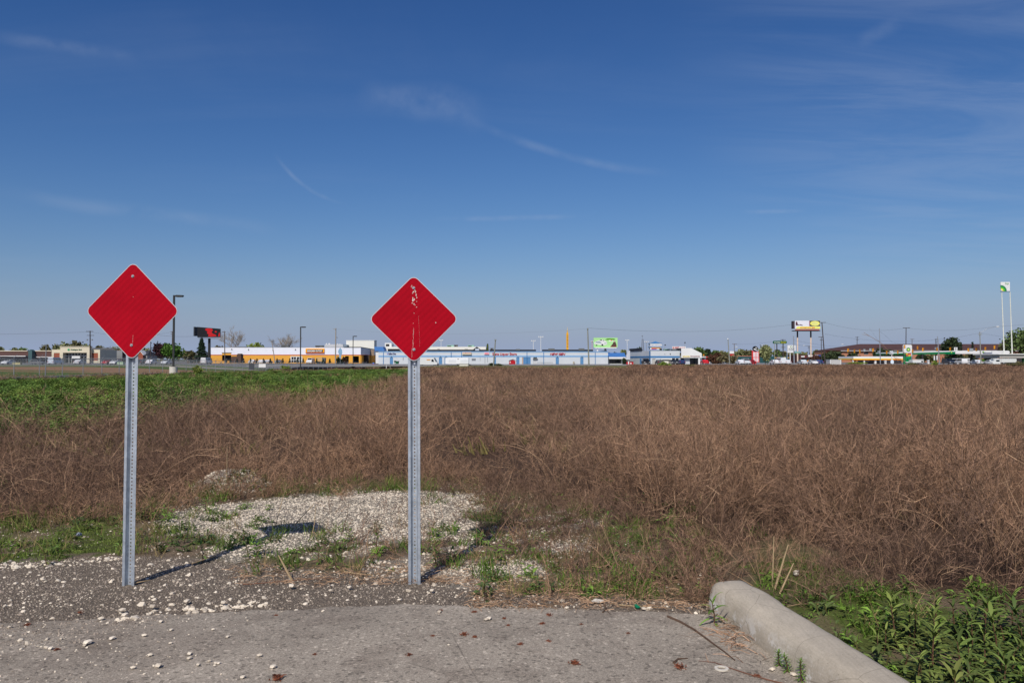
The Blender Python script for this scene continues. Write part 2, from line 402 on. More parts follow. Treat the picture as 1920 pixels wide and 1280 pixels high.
# the old lot further out
wd = in_weeds(gxf, gyf); paint(wd, S(52, 62, 34))
band = (py0 > weeds_low(px0)) & (py0 < weeds_low(px0) + 60) & (px0 < 760) & (gyf > 14)
paint(band * sstep(.46, .6, fbm(gxf * .18, gyf * .5, 3)), S(112, 112, 52), .8)
far = gyf > 160
paint(sstep(160, 168, gyf), S(104, 104, 66)); 
paint((gyf > 98) & (gyf < 200) & (gxf < -28) & (gxf > -47), S(104, 96, 62), .8); paint((gyf > 125) & (gyf < 200) & (gxf > -33) & (gxf < 60), S(112, 108, 66), .9)
left = gxf < -46
paint(left * (gyf > 40), S(88, 104, 52)); paint(left & (gyf > 116) & (gyf < 168) & (fbm(gxf * .05, gyf * .12, 2) > .34), S(150, 118, 90))
paint(left & (gyf > 190) & (gyf < 205), S(140, 132, 120)); paint(left & (gyf > 222), S(112, 110, 108))
paint((gyf > 262) & ~left, S(112, 110, 106)); paint(gyf > 700, S(92, 98, 74))
ca = me.color_attributes.new('tint', 'FLOAT_COLOR', 'POINT'); ca.data.foreach_set('color', np.concatenate([col, np.ones((len(col), 1))], 1).ravel())
ga = me.attributes.new('gravel', 'FLOAT', 'POINT'); ga.data.foreach_set('value', grav)
q = NB('ground_soil'); nlo = q.noise(1.1, 6, .7); nhi = q.noise(38, 5, .75); vs = q.voro(85, 'Color'); vd = q.voro(85, 'Distance'); gr_ = q.attr('gravel', 'Fac')
sepn = q.N.new('ShaderNodeSeparateColor'); q.L.new(vs, sepn.inputs[0]); stone = q.rng(sepn.outputs[0], 0, 1, .45, 1.5)
f_so = q.math('MULTIPLY', q.rng(nlo, .3, .7, .8, 1.2), q.rng(nhi, .3, .7, .62, 1.38))
f_gr = q.math('MULTIPLY', stone, q.rng(vd, 0, .7, 1.12, .55))
mf = q.N.new('ShaderNodeMix'); mf.data_type = 'FLOAT'; q.L.new(gr_, mf.inputs[0]); q.L.new(f_so, mf.inputs[2]); q.L.new(f_gr, mf.inputs[3])
q.bump(q.math('ADD', q.math('MULTIPLY', vd, -1.0), q.math('MULTIPLY', nhi, 1.2)), .8, .012)
ground_m = q.out(q.scale(q.attr('tint'), mf.outputs[0]), .95, .1)
me.materials.append(ground_m); o = bpy.data.objects.new('ground', me); COL.objects.link(o); tag(o, kind='structure')

# ------------------------------------------------------------------ asphalt pavement in the foreground
q = NB('worn_asphalt'); a = q.noise(.9, 5, .6); b = q.noise(150, 3, .8); v = q.voro(170, 'Color'); s2 = q.N.new('ShaderNodeSeparateColor'); q.L.new(v, s2.inputs[0])
v2 = q.voro(60, 'Color'); s3 = q.N.new('ShaderNodeSeparateColor'); q.L.new(v2, s3.inputs[0])
spk = q.rng(s2.outputs[0], 0, 1, .68, 1.3); sp2 = q.rng(s3.outputs[1], .93, .96, 1, 1.45); dk = q.rng(s3.outputs[2], .9, .94, 1, .6)
f = q.math('MULTIPLY', q.math('MULTIPLY', spk, q.rng(a, .32, .68, .84, 1.13)), q.math('MULTIPLY', sp2, dk)); f = q.math('MULTIPLY', f, q.rng(b, .3, .7, .85, 1.15))
st_ = q.noise(2.3, 8, .7); tone = q.mix(q.rng(st_, .5, .66, 0, 1), S(164, 153, 137), S(138, 127, 113))
stn = q.noise(.55, 4, .6); tone = q.mix(q.math('MULTIPLY', q.rng(stn, .52, .6, 0, 1), .35), tone, S(118, 106, 94)); fcr = q.voro(.8, 'Distance', None, 'DISTANCE_TO_EDGE'); tone = q.mix(q.math('MULTIPLY', q.rng(fcr, 0, .0035, 1, 0), q.rng(q.noise(1.6, 3, .5), .5, .6, 0, .5)), tone, S(80, 72, 64)); q.bump(q.math('ADD', s2.outputs[0], b), .55, .004); asph_m = q.out(q.scale(tone, f), .9, .2)
mb = MB(); rng = random.Random(4); edge = []
for px_ in np.concatenate([np.arange(-2600, -100, 60), np.arange(-100, 1345, 6)]):
    x, y = G(px_, float(asph_y(px_))); 
    y += (float(fbm(x * 3, 1.1, 3)) - .5) * .12 + (float(vnoise(x * 22, 7, 3)) - .5) * .03; edge.append((x, y))
kerb_c = [(1.385, 5.2), (1.40, 5.12), (1.45, 4.9), (1.50, 4.5), (1.545, 4.2), (1.60, 3.9), (1.66, 3.5), (1.75, 3.0), (1.95, 2.2), (2.3, 1.2), (2.8, .2), (3.4, -1.2), (4.3, -3), (5.5, -6)]
edge += [(x, y) for x, y in kerb_c[1:]]; edge += [(6, -12), (-14, -12)]
n = len(edge); top = .013
mb.add([(x, y, top) for x, y in edge] + [(x, y, -.03) for x, y in edge], [tuple(range(n - 1, -1, -1))] + [(i, (i + 1) % n, (i + 1) % n + n, i + n) for i in range(n)])
tag(mb.build('pavement', asph_m), kind='structure')

# ------------------------------------------------------------------ concrete kerb
q = NB('kerb_concrete'); a = q.noise(3, 6, .65); b = q.noise(90, 4, .7)
mp = q.N.new('ShaderNodeMapping'); mp.inputs['Scale'].default_value = (40, 2, 60); q.L.new(q.tc.outputs['Object'], mp.inputs[0]); ln = q.noise(2, 3, .6, mp.outputs[0])
sc_n = q.noise(7, 8, .75)
base = q.scale(S(186, 175, 156), q.math('MULTIPLY', q.rng(a, .3, .7, .85, 1.12), q.math('MULTIPLY', q.rng(b, .3, .7, .88, 1.1), q.rng(ln, .3, .7, .9, 1.06))))
gp = q.N.new('ShaderNodeNewGeometry'); sx = q.N.new('ShaderNodeSeparateXYZ'); q.L.new(gp.outputs['Position'], sx.inputs[0])
pale = q.math('MULTIPLY', q.rng(sc_n, .5, .56, 0, 1), q.rng(sx.outputs[2], .05, .15, 1, 0)); cm = q.mix(q.math('MULTIPLY', pale, .85), base, S(222, 218, 208)); crk = q.voro(2.2, 'Distance', None, 'DISTANCE_TO_EDGE'); cm = q.mix(q.math('MULTIPLY', q.rng(crk, .0, .006, 1, 0), .55), cm, S(96, 88, 76)); pit = q.voro(34, 'Distance'); cm = q.mix(q.math('MULTIPLY', q.rng(pit, .08, .13, 1, 0), .5), cm, S(110, 102, 90)); dirt_ = q.math('MULTIPLY', q.rng(q.noise(2.1, 6, .7), .48, .66, 0, 1), q.rng(sx.outputs[2], .0, .19, 1, .25)); cm = q.mix(q.math('MULTIPLY', dirt_, .45), cm, S(132, 118, 96))
q.bump(q.math('ADD', b, q.math('MULTIPLY', ln, .8)), .35, .004); kerb_m = q.out(cm, .85, .2)
prof = [(-.15, -.03), (-.145, .05), (-.134, .125), (-.115, .165), (-.088, .188), (-.055, .198), (.0, .203), (.07, .202), (.108, .192), (.128, .165), (.136, .1), (.14, -.03)]
pts = []
for i in range(len(kerb_c) - 1):
    a_, b_ = Vector((*kerb_c[i], 0)), Vector((*kerb_c[i + 1], 0)); k = max(1, int((b_ - a_).length / .06))
    pts += [a_.lerp(b_, j / k) for j in range(k)]
for it in range(6): pts = [pts[0]] + [(pts[i - 1] + pts[i] * 2 + pts[i + 1]) / 4 for i in range(1, len(pts) - 1)] + [pts[-1]]
mb = MB(); rings = []
L0 = 0
for i, p in enumerate(pts):
    t = (pts[min(i + 1, len(pts) - 1)] - pts[max(i - 1, 0)]).normalized(); e = Vector((-t.y, t.x, 0))   # e points to +x side
    if e.x < 0: e = -e
    d = (p - pts[0]).length; s_ = math.sqrt(max(0, 1 - (1 - min(1, d / .12)) ** 2)) if d < .12 else 1
    sz = .86 + .14 * s_; sw = .84 + .16 * s_
    nn = float(vnoise(d * 3, 1, 5) - .5) * .012
    sw *= .94; rings.append([(p.x + e.x * (a_ * sw + nn), p.y + e.y * a_ * sw, (h * sz * .91 if h > 0 else h) + float(vnoise(d * 9, a_ * 20, 6) - .5) * .008 - .014 * max(0., float(vnoise(d * 14, a_ * 30, 16)) - .72) / .28) for a_, h in prof])
m_ = len(prof)
mb.add([v for r in rings for v in r], [(i * m_ + k, i * m_ + k + 1, (i + 1) * m_ + k + 1, (i + 1) * m_ + k) for i in range(len(rings) - 1) for k in range(m_ - 1)]); mb.add(rings[0], [tuple(range(m_ - 1, -1, -1))])
o = mb.build('concrete_kerb', kerb_m, smooth=True); tag(o, 'pale rounded concrete kerb with a blunt end at the bottom right corner', 'kerb')

# ------------------------------------------------------------------ instancing
def scatter(name, src, pts_, rot, scl, idx_, label, cat):
    """one 'stuff' object: vertices carry rotation, scale and variant, geometry nodes place the plants"""
    me = bpy.data.meshes.new(name); n = len(pts_); me.vertices.add(n); me.vertices.foreach_set('co', np.asarray(pts_, float).ravel())
    for an, ty, key, data in (('rot', 'FLOAT_VECTOR', 'vector', rot), ('scl', 'FLOAT_VECTOR', 'vector', scl), ('idx', 'INT', 'value', idx_)):
        at = me.attributes.new(an, ty, 'POINT'); at.data.foreach_set(key, np.asarray(data, np.int32 if ty == 'INT' else np.float32).ravel())
    o = bpy.data.objects.new(name, me); COL.objects.link(o); tag(o, label, cat, kind='stuff')
    c = bpy.data.collections.new(name + '_variants')
    for i, m in enumerate(src):
        so = bpy.data.objects.new('%s_variant_%02d' % (name, i), m); c.objects.link(so)
    ng = bpy.data.node_groups.new(name, 'GeometryNodeTree'); ng.interface.new_socket('Geometry', in_out='INPUT', socket_type='NodeSocketGeometry')
    ng.interface.new_socket('Geometry', in_out='OUTPUT', socket_type='NodeSocketGeometry'); n_ = ng.nodes; l_ = ng.links
    gi = n_.new('NodeGroupInput'); go = n_.new('NodeGroupOutput'); ci = n_.new('GeometryNodeCollectionInfo'); ci.inputs[0].default_value = c
    ci.inputs['Separate Children'].default_value = True; ci.inputs['Reset Children'].default_value = True
    ip = n_.new('GeometryNodeInstanceOnPoints'); ip.inputs['Pick Instance'].default_value = True
    l_.new(gi.outputs[0], ip.inputs['Points']); l_.new(ci.outputs[0], ip.inputs['Instance'])
    def na(nm, ty):
        a = n_.new('GeometryNodeInputNamedAttribute'); a.data_type = ty; a.inputs['Name'].default_value = nm
        return [s for s in a.outputs if s.enabled and s.name == 'Attribute'][0]
    l_.new(na('idx', 'INT'), ip.inputs['Instance Index'])
    er = n_.new('FunctionNodeEulerToRotation'); l_.new(na('rot', 'FLOAT_VECTOR'), er.inputs[0]); l_.new(er.outputs[0], ip.inputs['Rotation'])
    l_.new(na('scl', 'FLOAT_VECTOR'), ip.inputs['Scale']); l_.new(ip.outputs[0], go.inputs[0])
    mod = o.modifiers.new('scatter', 'NODES'); mod.node_group = ng; return o
nr = np.random.RandomState(11)
def wedge(d0, d1, dens, wid=.78, extra=2.5):
    """random ground points inside what the lens (and a step to either side) can see"""
    area = (wid * (d1 ** 2 - d0 ** 2) + 2 * extra * (d1 - d0)); n = int(area * dens)
    y = np.sqrt(nr.uniform(d0 ** 2, d1 ** 2, n)); x = nr.uniform(-1, 1, n) * (wid * y + extra); return x, y
def finish(x, y, smin, smax, nvar, tilt=.15, hz=None):
    n = len(x); z = gz(x, y) - .01
    rot = np.stack([nr.normal(0, tilt, n), nr.normal(0, tilt, n), nr.uniform(0, 6.283, n)], 1)
    s = nr.uniform(smin, smax, n); h = s if hz is None else s * hz
    return np.stack([x, y, z], 1), rot, np.stack([s, s, h], 1), nr.randint(0, nvar, n)
def plantmat(name, c0, c1, c2, rough=.8, sp=.15, blot=.35, isl=(.55, 1.45)):
    """colour varies from plant to plant and in wide drifts over the field"""
    q = NB(name); oi = q.N.new('ShaderNodeObjectInfo'); gp = q.N.new('ShaderNodeNewGeometry')
    dr = q.noise(blot, 4, .6, oi.outputs['Location']); r = q.rng(oi.outputs['Random'], 0, 1, 0, 1)
    c = q.mix(r, c0, c1); c = q.mix(q.rng(dr, .42, .62, 0, 1), c, c2)
    ri = q.rng(gp.outputs['Random Per Island'], 0, 1, *isl)
    return q.out(q.scale(c, ri), rough, sp)
# --- dry brush: wiry, finely branched, domed
def brush(seed, h, r, stems, twigs, lets, wk, segs=4, bnd=.2):
    rg = random.Random(seed); mb = MB()
    for i in range(stems):
        a = rg.uniform(0, 6.283); lean = rg.uniform(.1, 1.35); L_ = h * rg.uniform(.75, 1.35)
        p = Vector((math.cos(a) * r * rg.uniform(0, .35), math.sin(a) * r * rg.uniform(0, .35), -.02)); d = Vector((math.cos(a) * lean, math.sin(a) * lean, 1)).normalized()
        path = [p]; bend = rg.uniform(-.1, .35) + bnd * rg.random()
        for k in range(segs):
            p = p + d * L_ / segs; path.append(p); a2 = a + rg.uniform(-.7, .7)
            d = (d + Vector((math.cos(a2) * bend * .5, math.sin(a2) * bend * .5, -bend * .25 + rg.uniform(-.08, .08)))).normalized()
        mb.ribbon(path, .0038 * wk, .0016 * wk, rg)
        for j in range(twigs):
            t = rg.uniform(.18, 1) * segs; k = min(segs - 1, int(t)); q0 = path[k].lerp(path[k + 1], t - k); sd = (path[k + 1] - path[k]).normalized()
            td = (sd * .8 + Vector((rg.gauss(0, 1), rg.gauss(0, 1), rg.gauss(.25, .6))) * .62).normalized(); tl = L_ * rg.uniform(.14, .36)
            q1 = q0 + td * tl * .5; td2 = (td + Vector((rg.gauss(0, .3), rg.gauss(0, .3), rg.gauss(.1, .25)))).normalized(); q2 = q1 + td2 * tl * .5
            mb.ribbon([q0, q1, q2], .0022 * wk, .0012 * wk, rg)
            for u in range(lets):
                t2 = rg.uniform(.2, 1.9); b0 = q0.lerp(q1, t2) if t2 < 1 else q1.lerp(q2, t2 - 1)
                dd = (td + Vector((rg.gauss(0, .8), rg.gauss(0, .8), rg.gauss(.15, .6)))).normalized()
                mb.ribbon([b0, b0 + dd * tl * rg.uniform(.2, .5)], .0018 * wk, .0010 * wk, rg)
    return mb
br_m = plantmat('dry_twigs', S(172, 136, 106), S(112, 88, 72), S(98, 78, 66), blot=.2, isl=(.2, 2.1))  # third tone darkens wide drifts, painted in for the shade of denser clumps
br_pale = plantmat('bleached_twigs', S(190, 158, 124), S(160, 130, 102), S(170, 138, 110), isl=(.5, 1.5))
near_src = [brush(100 + i, .55, .5, 19, 10, 4, 1.05).mesh('dry_brush', br_m) for i in range(5)] + [brush(140 + i, .72, .4, 7, 4, 2, 1.35, 7, .5).mesh('dry_brush', br_pale) for i in range(3)]
mid_src = [brush(200 + i, .55, .55, 13, 7, 3, 2.6, 3).mesh('dry_brush', br_m) for i in range(4)] + [brush(240 + i, .62, .4, 6, 4, 2, 2.4, 3).mesh('dry_brush', br_pale) for i in range(2)]
far_src = [brush(300 + i, .55, .75, 14, 6, 2, 7, 2).mesh('dry_brush', br_m) for i in range(3)]
mx0, my0 = G(428, 925)
def brush_ok(x, y, soft=18):
    px, py = jitpx(x, y, 8, .9)
    ok = ((((x - mx0) / .6) ** 2 + ((y - my0) / .75) ** 2) > 1) & (py < edge_y(px) + nr.normal(0, soft * .35, len(x))) & (~in_weeds(x, y) | ((fbm(x * .12, y * .2, 88) > .62) & (nr.uniform(0, 1, len(x)) < .35))) & (y < np.where(px > 1180, 188, 112 + 12 * fbm(x * .08, 1.7, 9))) & (x > np.where(y > 96, -33, -39))
    low = (px < 640) & (py > weeds_low(px)) & (py < weeds_low(px) + 45) & (fbm(x * .18, y * .5, 3) > .5) & (y > 14)
    cl = fbm(x * .5, y * .5, 91, 3)
    keep = nr.uniform(0, 1, len(x)) < np.clip(.3 + (cl - .3) * 3.4, .08, 1)
    low2 = (px < 700) & (py > weeds_low(px)) & (py < weeds_low(px) + 30) & (y > 14)
    keep2 = np.where(low, nr.uniform(0, 1, len(x)) < .2, keep & (~low2 | (nr.uniform(0, 1, len(x)) < .55)))
    return ok & keep2
def hvar(x, y):
    px, py = PX(x, y); right = np.clip((px - 950) / 700, 0, 1) * np.clip((16 - y) / 8, 0, 1)
    f_ = sstep(16, 34, y); return ((.34 + .7 * fbm(x * .35, y * .35, 63, 2) + .62 * fbm(x * 1.1, y * 1.1, 65, 2)) * (1 - f_) + (.35 + 1.0 * fbm(x * .09, y * .16, 64, 3)) * f_) * (1 + .55 * right)
A = []
for (d0, d1, dens, s0, s1, n0, nv) in ((4.9, 12, 8.5, .55, 1.35, 0, 8), (12, 24, 5.2, .65, 1.45, 0, 8)):
    x, y = wedge(d0, d1, dens); k = brush_ok(x, y); x, y = x[k], y[k]; A.append(finish(x, y, s0, s1, nv, .22, hvar(x, y)))
for a_ in A: a_[3][:] = np.where((a_[3] > 4) & (nr.uniform(0, 1, len(a_[3])) < .35), a_[3] - 3, a_[3])
cat_ = lambda L_: [np.concatenate([a[i] for a in L_]) for i in range(4)]
BR = cat_(A)
x, y = wedge(24, 62, 2.6); k = brush_ok(x, y); x, y = x[k], y[k]; m_ = finish(x, y, .8, 1.25, 6, .2, hvar(x, y) * .9)
x, y = wedge(62, 200, .8); k = brush_ok(x, y); x, y = x[k], y[k]; f_ = finish(x, y, 1.0, 1.5, 3, .12, hvar(x, y) * .62)
BR = [np.concatenate([BR[i], m_[i] + (8 if i == 3 else 0), f_[i] + (14 if i == 3 else 0)]) for i in range(4)]
scatter('dry_brush', near_src + mid_src + far_src, *BR, 'brown wiry dead brush covering the whole field behind the signs', 'dry brush')
# --- small dry tufts and stalks over the gravel margin
thin_src = [brush(400 + i, .27, .2, 9, 7, 3, 1.1, 3).mesh('dry_tuft', br_m) for i in range(4)] + [brush(420 + i, .4, .12, 3, 3, 2, 1.1, 4).mesh('dry_tuft', br_m if i else br_pale) for i in range(3)]
x, y = wedge(5.2, 11, 62, .72, .5); px, py = jitpx(x, y, 8, 1.2); dd = py - edge_y(px)
gritln = np.interp(px, [-2000, 0, 230, 420, 560, 760, 900, 1000, 1340, 1345, 2500], [1000, 1000, 985, 975, 1055, 1075, 1095, 1120, 1135, 1300, 1300])
pr = np.clip(1.15 - dd / np.where(px > 900, 230, 140), .16, 1) * np.where(inpoly(px, py, P_WHITE), .06, 1) * np.where(inpoly(px, py, P_WHITE2) | inpoly(px, py, P_WHITE3), .15, 1) * np.where(fbm(x * 2, y * 2, 71) > .45, 1, .25)
k = (dd > -8) & (py < gritln) & (nr.uniform(0, 1, len(x)) < pr) & ~((px > 1340) & (py > 1100) & (x < 1.8)); x, y = x[k], y[k]
scatter('dry_stalks', thin_src, *finish(x, y, .6, 1.15, 7, .3), 'thin dry stalks scattered between the gravel and the brush', 'dry stalks')
# --- grass blades
def grass(seed, n, h, w_, spread, lean=.5):
    rg = random.Random(seed); mb = MB()
    for i in range(n):
        a = rg.uniform(0, 6.283); r = spread * rg.random() ** .5; p = Vector((math.cos(a) * r, math.sin(a) * r, -.01)); a2 = rg.uniform(0, 6.283); l = rg.uniform(.1, 1) * lean
        d = Vector((math.cos(a2) * l, math.sin(a2) * l, 1)).normalized(); hh = h * rg.uniform(.5, 1.2); q1 = p + d * hh * .5; d.z -= .45 * l; d.normalize(); q2 = q1 + d * hh * .5
        mb.ribbon([p, q1, q2], w_, w_ * .25, rg)
    return mb
gr_m = plantmat('green_grass', S(92, 122, 44), S(70, 100, 34), S(112, 126, 60)); st_m = plantmat('straw_grass', S(150, 130, 92), S(126, 104, 74), S(140, 124, 84))
g_src = [grass(500 + i, 34, .11, .006, .08, .8).mesh('grass_tuft', gr_m) for i in range(3)] + [grass(510 + i, 18, .15, .004, .06, 1.0).mesh('grass_tuft', st_m) for i in range(2)] + [grass(520 + i, 60, .035, .007, .09, 1.1).mesh('grass_tuft', gr_m) for i in range(2)]
x, y = wedge(4.6, 11, 60, .72, .5); px, py = jitpx(x, y, 6, 2); 
moss = inpoly(px, py, P_MOSS) | inpoly(px, py, P_MOSS2)
strip = (np.abs(py - edge_y(px) - 14) < 12) & (px < 900)
mixg = (px > 880) & (px < 1360) & (py > 950) & (py < 1122); lowr = (px > 930) & (px < 1330) & (py > 1075) & (py < 1118)
lf = (px < 440) & (py > 950) & (py < 1045); mid_ = (px > 430) & (px < 900) & (py > 985) & (py < 1075)
cl = fbm(x * 2.6, y * 2.6, 22, 3)
pr = np.where(moss, .95, 0) + np.where(strip, .55, 0) * (cl > .42) + np.where(mixg, .6, 0) * (cl > .44) + np.where(lowr, .75, 0) * (cl > .4) + np.where(lf, .5, 0) * (cl > .38) + np.where(mid_, .4, 0) * (cl > .48) + .012
pr = pr * np.where(inpoly(px, py, P_WHITE3), .1, 1) * (py < np.where(px < 900, 1075, np.where(px < 1345, 1122, 1400)))
kerbx = np.interp(y, [-1.2, .2, 1.2, 2.2, 3.0, 3.5, 4.2, 5.12], [3.4, 2.8, 2.3, 1.95, 1.75, 1.66, 1.545, 1.40])
pr = pr * np.where((y < 5.25) & (x < kerbx + .15), 0, 1)
k = nr.uniform(0, 1, len(x)) < pr; x, y, mo = x[k], y[k], moss[k]; P_, R_, S_, I_ = finish(x, y, .7, 1.4, 5, .2); I_ = np.where(mo & (nr.uniform(0, 1, len(x)) < .8), 5 + nr.randint(0, 2, len(x)), I_)
x2, y2 = wedge(5.2, 10, 40, .72, 1); px, py = jitpx(x2, y2, 6, 2); k = inpoly(px, py, P_MOSS) | inpoly(px, py, P_MOSS2); k &= ~((y2 < 5.25) & (x2 < 1.8)); x2, y2 = x2[k], y2[k]; b_ = finish(x2, y2, .8, 1.4, 2, .2)
scatter('grass', g_src, np.concatenate([P_, b_[0]]), np.concatenate([R_, b_[1]]), np.concatenate([S_, b_[2]]), np.concatenate([I_, b_[3] + 5]), 'low green and straw grass sprouting along the gravel margin', 'grass')
def zones_low(x, y):
    px, py = jitpx(x, y, 8, 1.5); cl = fbm(x * 2.2, y * 2.2, 44, 3)
    p_ = np.where((px > 900) & (px < 1345) & (py > 1060) & (py < 1124), .8, 0) * (cl > .4) + np.where(inpoly(px, py, P_MOSS), .5, 0) + np.where(inpoly(px, py, P_MOSS2), .5, 0)
    p_ = p_ + np.where((px > 230) & (px < 520) & (py > 950) & (py < 1045), .6, 0) * (cl > .38) + np.where((px > 460) & (px < 900) & (py > 990) & (py < 1080), .4, 0) * (cl > .5) + np.where((px > 880) & (px < 1340) & (py > 930) & (py < 1062), .5, 0) * (cl > .45)
    p_ = p_ + np.where((px > 1440) & (py > 1110), .6, 0) + np.where((np.abs(py - edge_y(px) - 12) < 14) & (px < 900), .3, 0) * (cl > .5)
    kx = np.interp(y, [-1.2, .2, 1.2, 2.2, 3.0, 3.5, 4.2, 5.2], [3.4, 2.8, 2.3, 1.95, 1.75, 1.66, 1.545, 1.40]); return np.where((y < 5.3) & (x < kx + .17), 0, p_)
LOWZ = True
# --- far grass: olive low growth in the thin patches and the verge by the road
fg = [grass(530 + i, 26, .22, .03, .3, .9).mesh('meadow_tuft', plantmat('olive_grass', S(112, 112, 58), S(96, 94, 56), S(120, 108, 66)) if i == 0 else MATS['olive_grass']) for i in range(3)]
x, y = wedge(13, 60, 3.6, .8, 1); px, py = PX(x, y); low = (px < 760) & (py > weeds_low(px) - 8) & (py < weeds_low(px) + 55) & ((fbm(x * .18, y * .5, 3) > .49) | (nr.uniform(0, 1, len(x)) < .3))
low = low | (nr.uniform(0, 1, len(x)) < .05) & (py < edge_y(px)) & ~in_weeds(x, y); x, y = x[low], y[low]
x3, y3 = wedge(60, 210, .14, .8, 1); px, py = PX(x3, y3); k = (x3 > -30) & ((y3 > 160) | (nr.uniform(0, 1, len(x3)) < .3 * (fbm(x3 * .03, y3 * .03, 40) > .52))); x3, y3 = x3[k], y3[k]
x, y = np.concatenate([x, x3]), np.concatenate([y, y3]); t_ = finish(x, y, .8, 1.5, 3); t_[2][len(x) - len(x3):] *= .5
scatter('olive_grass', fg, *t_, 'thin olive green grass in the gaps of the brown brush', 'grass')
# --- leafy green weeds on the left
def leafy(seed, stems, h, leaf, nl, r, wd=.42, droop=.3):
    rg = random.Random(seed); mb = MB()
    for s in range(stems):
        a = rg.uniform(0, 6.283); rr = r * rg.random() ** .5; p0 = Vector((math.cos(a) * rr, math.sin(a) * rr, -.02)); p1 = p0 + Vector((rg.gauss(0, .18) * h, rg.gauss(0, .18) * h, h * rg.uniform(.7, 1.1)))
        mb.ribbon([p0, p1], .008, .004, rg, 1)
        for j in range(nl):
            t = .12 + .9 * j / nl; b = p0.lerp(p1, min(1, t)); a = j * 2.4 + rg.uniform(-.5, .5); up = .15 + .8 * t ** 2 - droop * rg.random()
            d = Vector((math.cos(a), math.sin(a), up)).normalized(); l = leaf * rg.uniform(.7, 1.2) * (1.15 - .55 * t); e = d.cross(Vector((0, 0, 1))).normalized() * l * wd * .5
            m1 = b + d * l * .45 + Vector((0, 0, .02 * l)); tip = b + d * l + Vector((0, 0, -droop * l * .6))
            mb.add([b, m1 - e + Vector((0, 0, .08 * l)), tip, m1 + e + Vector((0, 0, .08 * l)), m1], [(0, 1, 4), (1, 2, 4), (0, 4, 3), (3, 4, 2)], 0)
    return mb
wd_m = plantmat('weed_leaves', S(102, 132, 58), S(74, 108, 48), S(122, 138, 60), .65, .2); stem_m = mat('weed_stems', S(96, 92, 52), .7)
w_src = [leafy(600 + i, 9, .42, .17, 11, .3).mesh('green_weed', [wd_m, stem_m]) for i in range(4)]
x, y = wedge(15, 60, 4.2, .8, 1); k = in_weeds(x, y) & (nr.uniform(0, 1, len(x)) < .4 + fbm(x * .3, y * .3, 19)); x, y = x[k], y[k]; a_ = finish(x, y, .7, 1.25, 4, .15, .55 + .75 * fbm(x * .5, y * .5, 6, 3))
x, y = wedge(60, 112, 1.5, .8, 1); k = in_weeds(x, y); x, y = x[k], y[k]; b_ = finish(x, y, 1.3, 2.0, 4, .12, .34 + .3 * fbm(x * .4, y * .4, 6, 3))
scatter('green_weeds', w_src, *cat_([a_, b_]), 'dense band of leafy green weeds between the brush and the chain link fence', 'weeds')
lw_m = plantmat('low_leaves', S(112, 142, 52), S(84, 116, 44), S(100, 124, 56), .6, .25); dk_m = plantmat('low_dark_leaves', S(74, 96, 46), S(92, 104, 52), S(66, 84, 44), .6, .25)
lw_src = [leafy(640 + i, 3, .07 + .03 * (i % 2), .07, 7, .05, .3).mesh('low_weed', [lw_m if i < 3 else dk_m, stem_m]) for i in range(5)]
x, y = wedge(3.2, 10.5, 42, .74, .5); k = nr.uniform(0, 1, len(x)) < zones_low(x, y); x, y = x[k], y[k]
scatter('low_weeds', lw_src, *finish(x, y, .6, 1.5, 5, .2), 'small bright leafy weeds sprouting round the gravel and behind the kerb', 'weeds')
# ------------------------------------------------------------------ stones
def rock(seed, s=1):
    rg = random.Random(seed); import bmesh
    bm = bmesh.new(); bmesh.ops.create_icosphere(bm, subdivisions=1, radius=.5 * s)
    for v in bm.verts: v.co *= rg.uniform(.72, 1.2); v.co.z *= .62
    me = bpy.data.meshes.new('stone'); bm.to_mesh(me); bm.free(); return me
rk_w = plantmat('limestone', S(212, 200, 180), S(160, 148, 130), S(198, 186, 166), .9, .2, 3); rk_d = plantmat('dark_grit', S(134, 122, 108), S(88, 79, 72), S(160, 147, 132), .9, .2, 6)
rk = []
for i in range(6):
    m_ = rock(700 + i); m_.materials.append(rk_w if i < 3 else rk_d); rk.append(m_)
P = []; RT = []; SC = []; IX = []
def stones(d0, d1, dens, mask, smin, smax, wf, wid=.72):
    x, y = wedge(d0, d1, dens, wid, .2); k = mask(x, y); x, y = x[k], y[k]; n = len(x); s = smin * (smax / smin) ** (nr.uniform(0, 1, n) ** 2.2)
    on = y < np.interp(PX(x, y)[0], [-1e4, 1e4], [0, 0]); z = gz(x, y)
    pxx, pyy = PX(x, y); z = np.where(pyy > asph_y(pxx), .013, z)
    P.append(np.stack([x, y, z + s * .04], 1)); RT.append(nr.uniform(-.5, 6.28, (n, 3)) * [.12, .12, 1]); SC.append(np.stack([s, s * nr.uniform(.7, 1, n), s * nr.uniform(.7, 1.1, n)], 1))
    IX.append(np.where(nr.uniform(0, 1, n) < wf, nr.randint(0, 3, n), nr.randint(3, 6, n)))
def wm(*PS):
    def f(x, y):
        px, py = jitpx(x, y); px = px + nr.normal(0, 16, len(x)); py = py + nr.normal(0, 5, len(x)); return np.any([inpoly(px, py, p) for p in PS], 0)
    return f
stones(5, 10.5, 2900, wm(P_WHITE, P_WHITE2, P_WHITE3), .008, .031, .84)
stones(5, 10.5, 200, lambda x, y: (PX(x, y)[1] > edge_y(PX(x, y)[0])) & (PX(x, y)[0] < 1340) & (fbm(x * 3, y * 3, 77) > .5), .008, .03, .6)
stones(5, 10.5, 700, lambda x, y: wm(P_HALF, P_HALF2)(x, y) & (fbm(x * 4, y * 4, 12) > .45), .012, .045, .85)
stones(9, 10.8, 900, lambda x, y: ((x - mx_) / .5) ** 2 + ((y - my_ - .1) / .42) ** 2 < 1, .02, .07, .95)
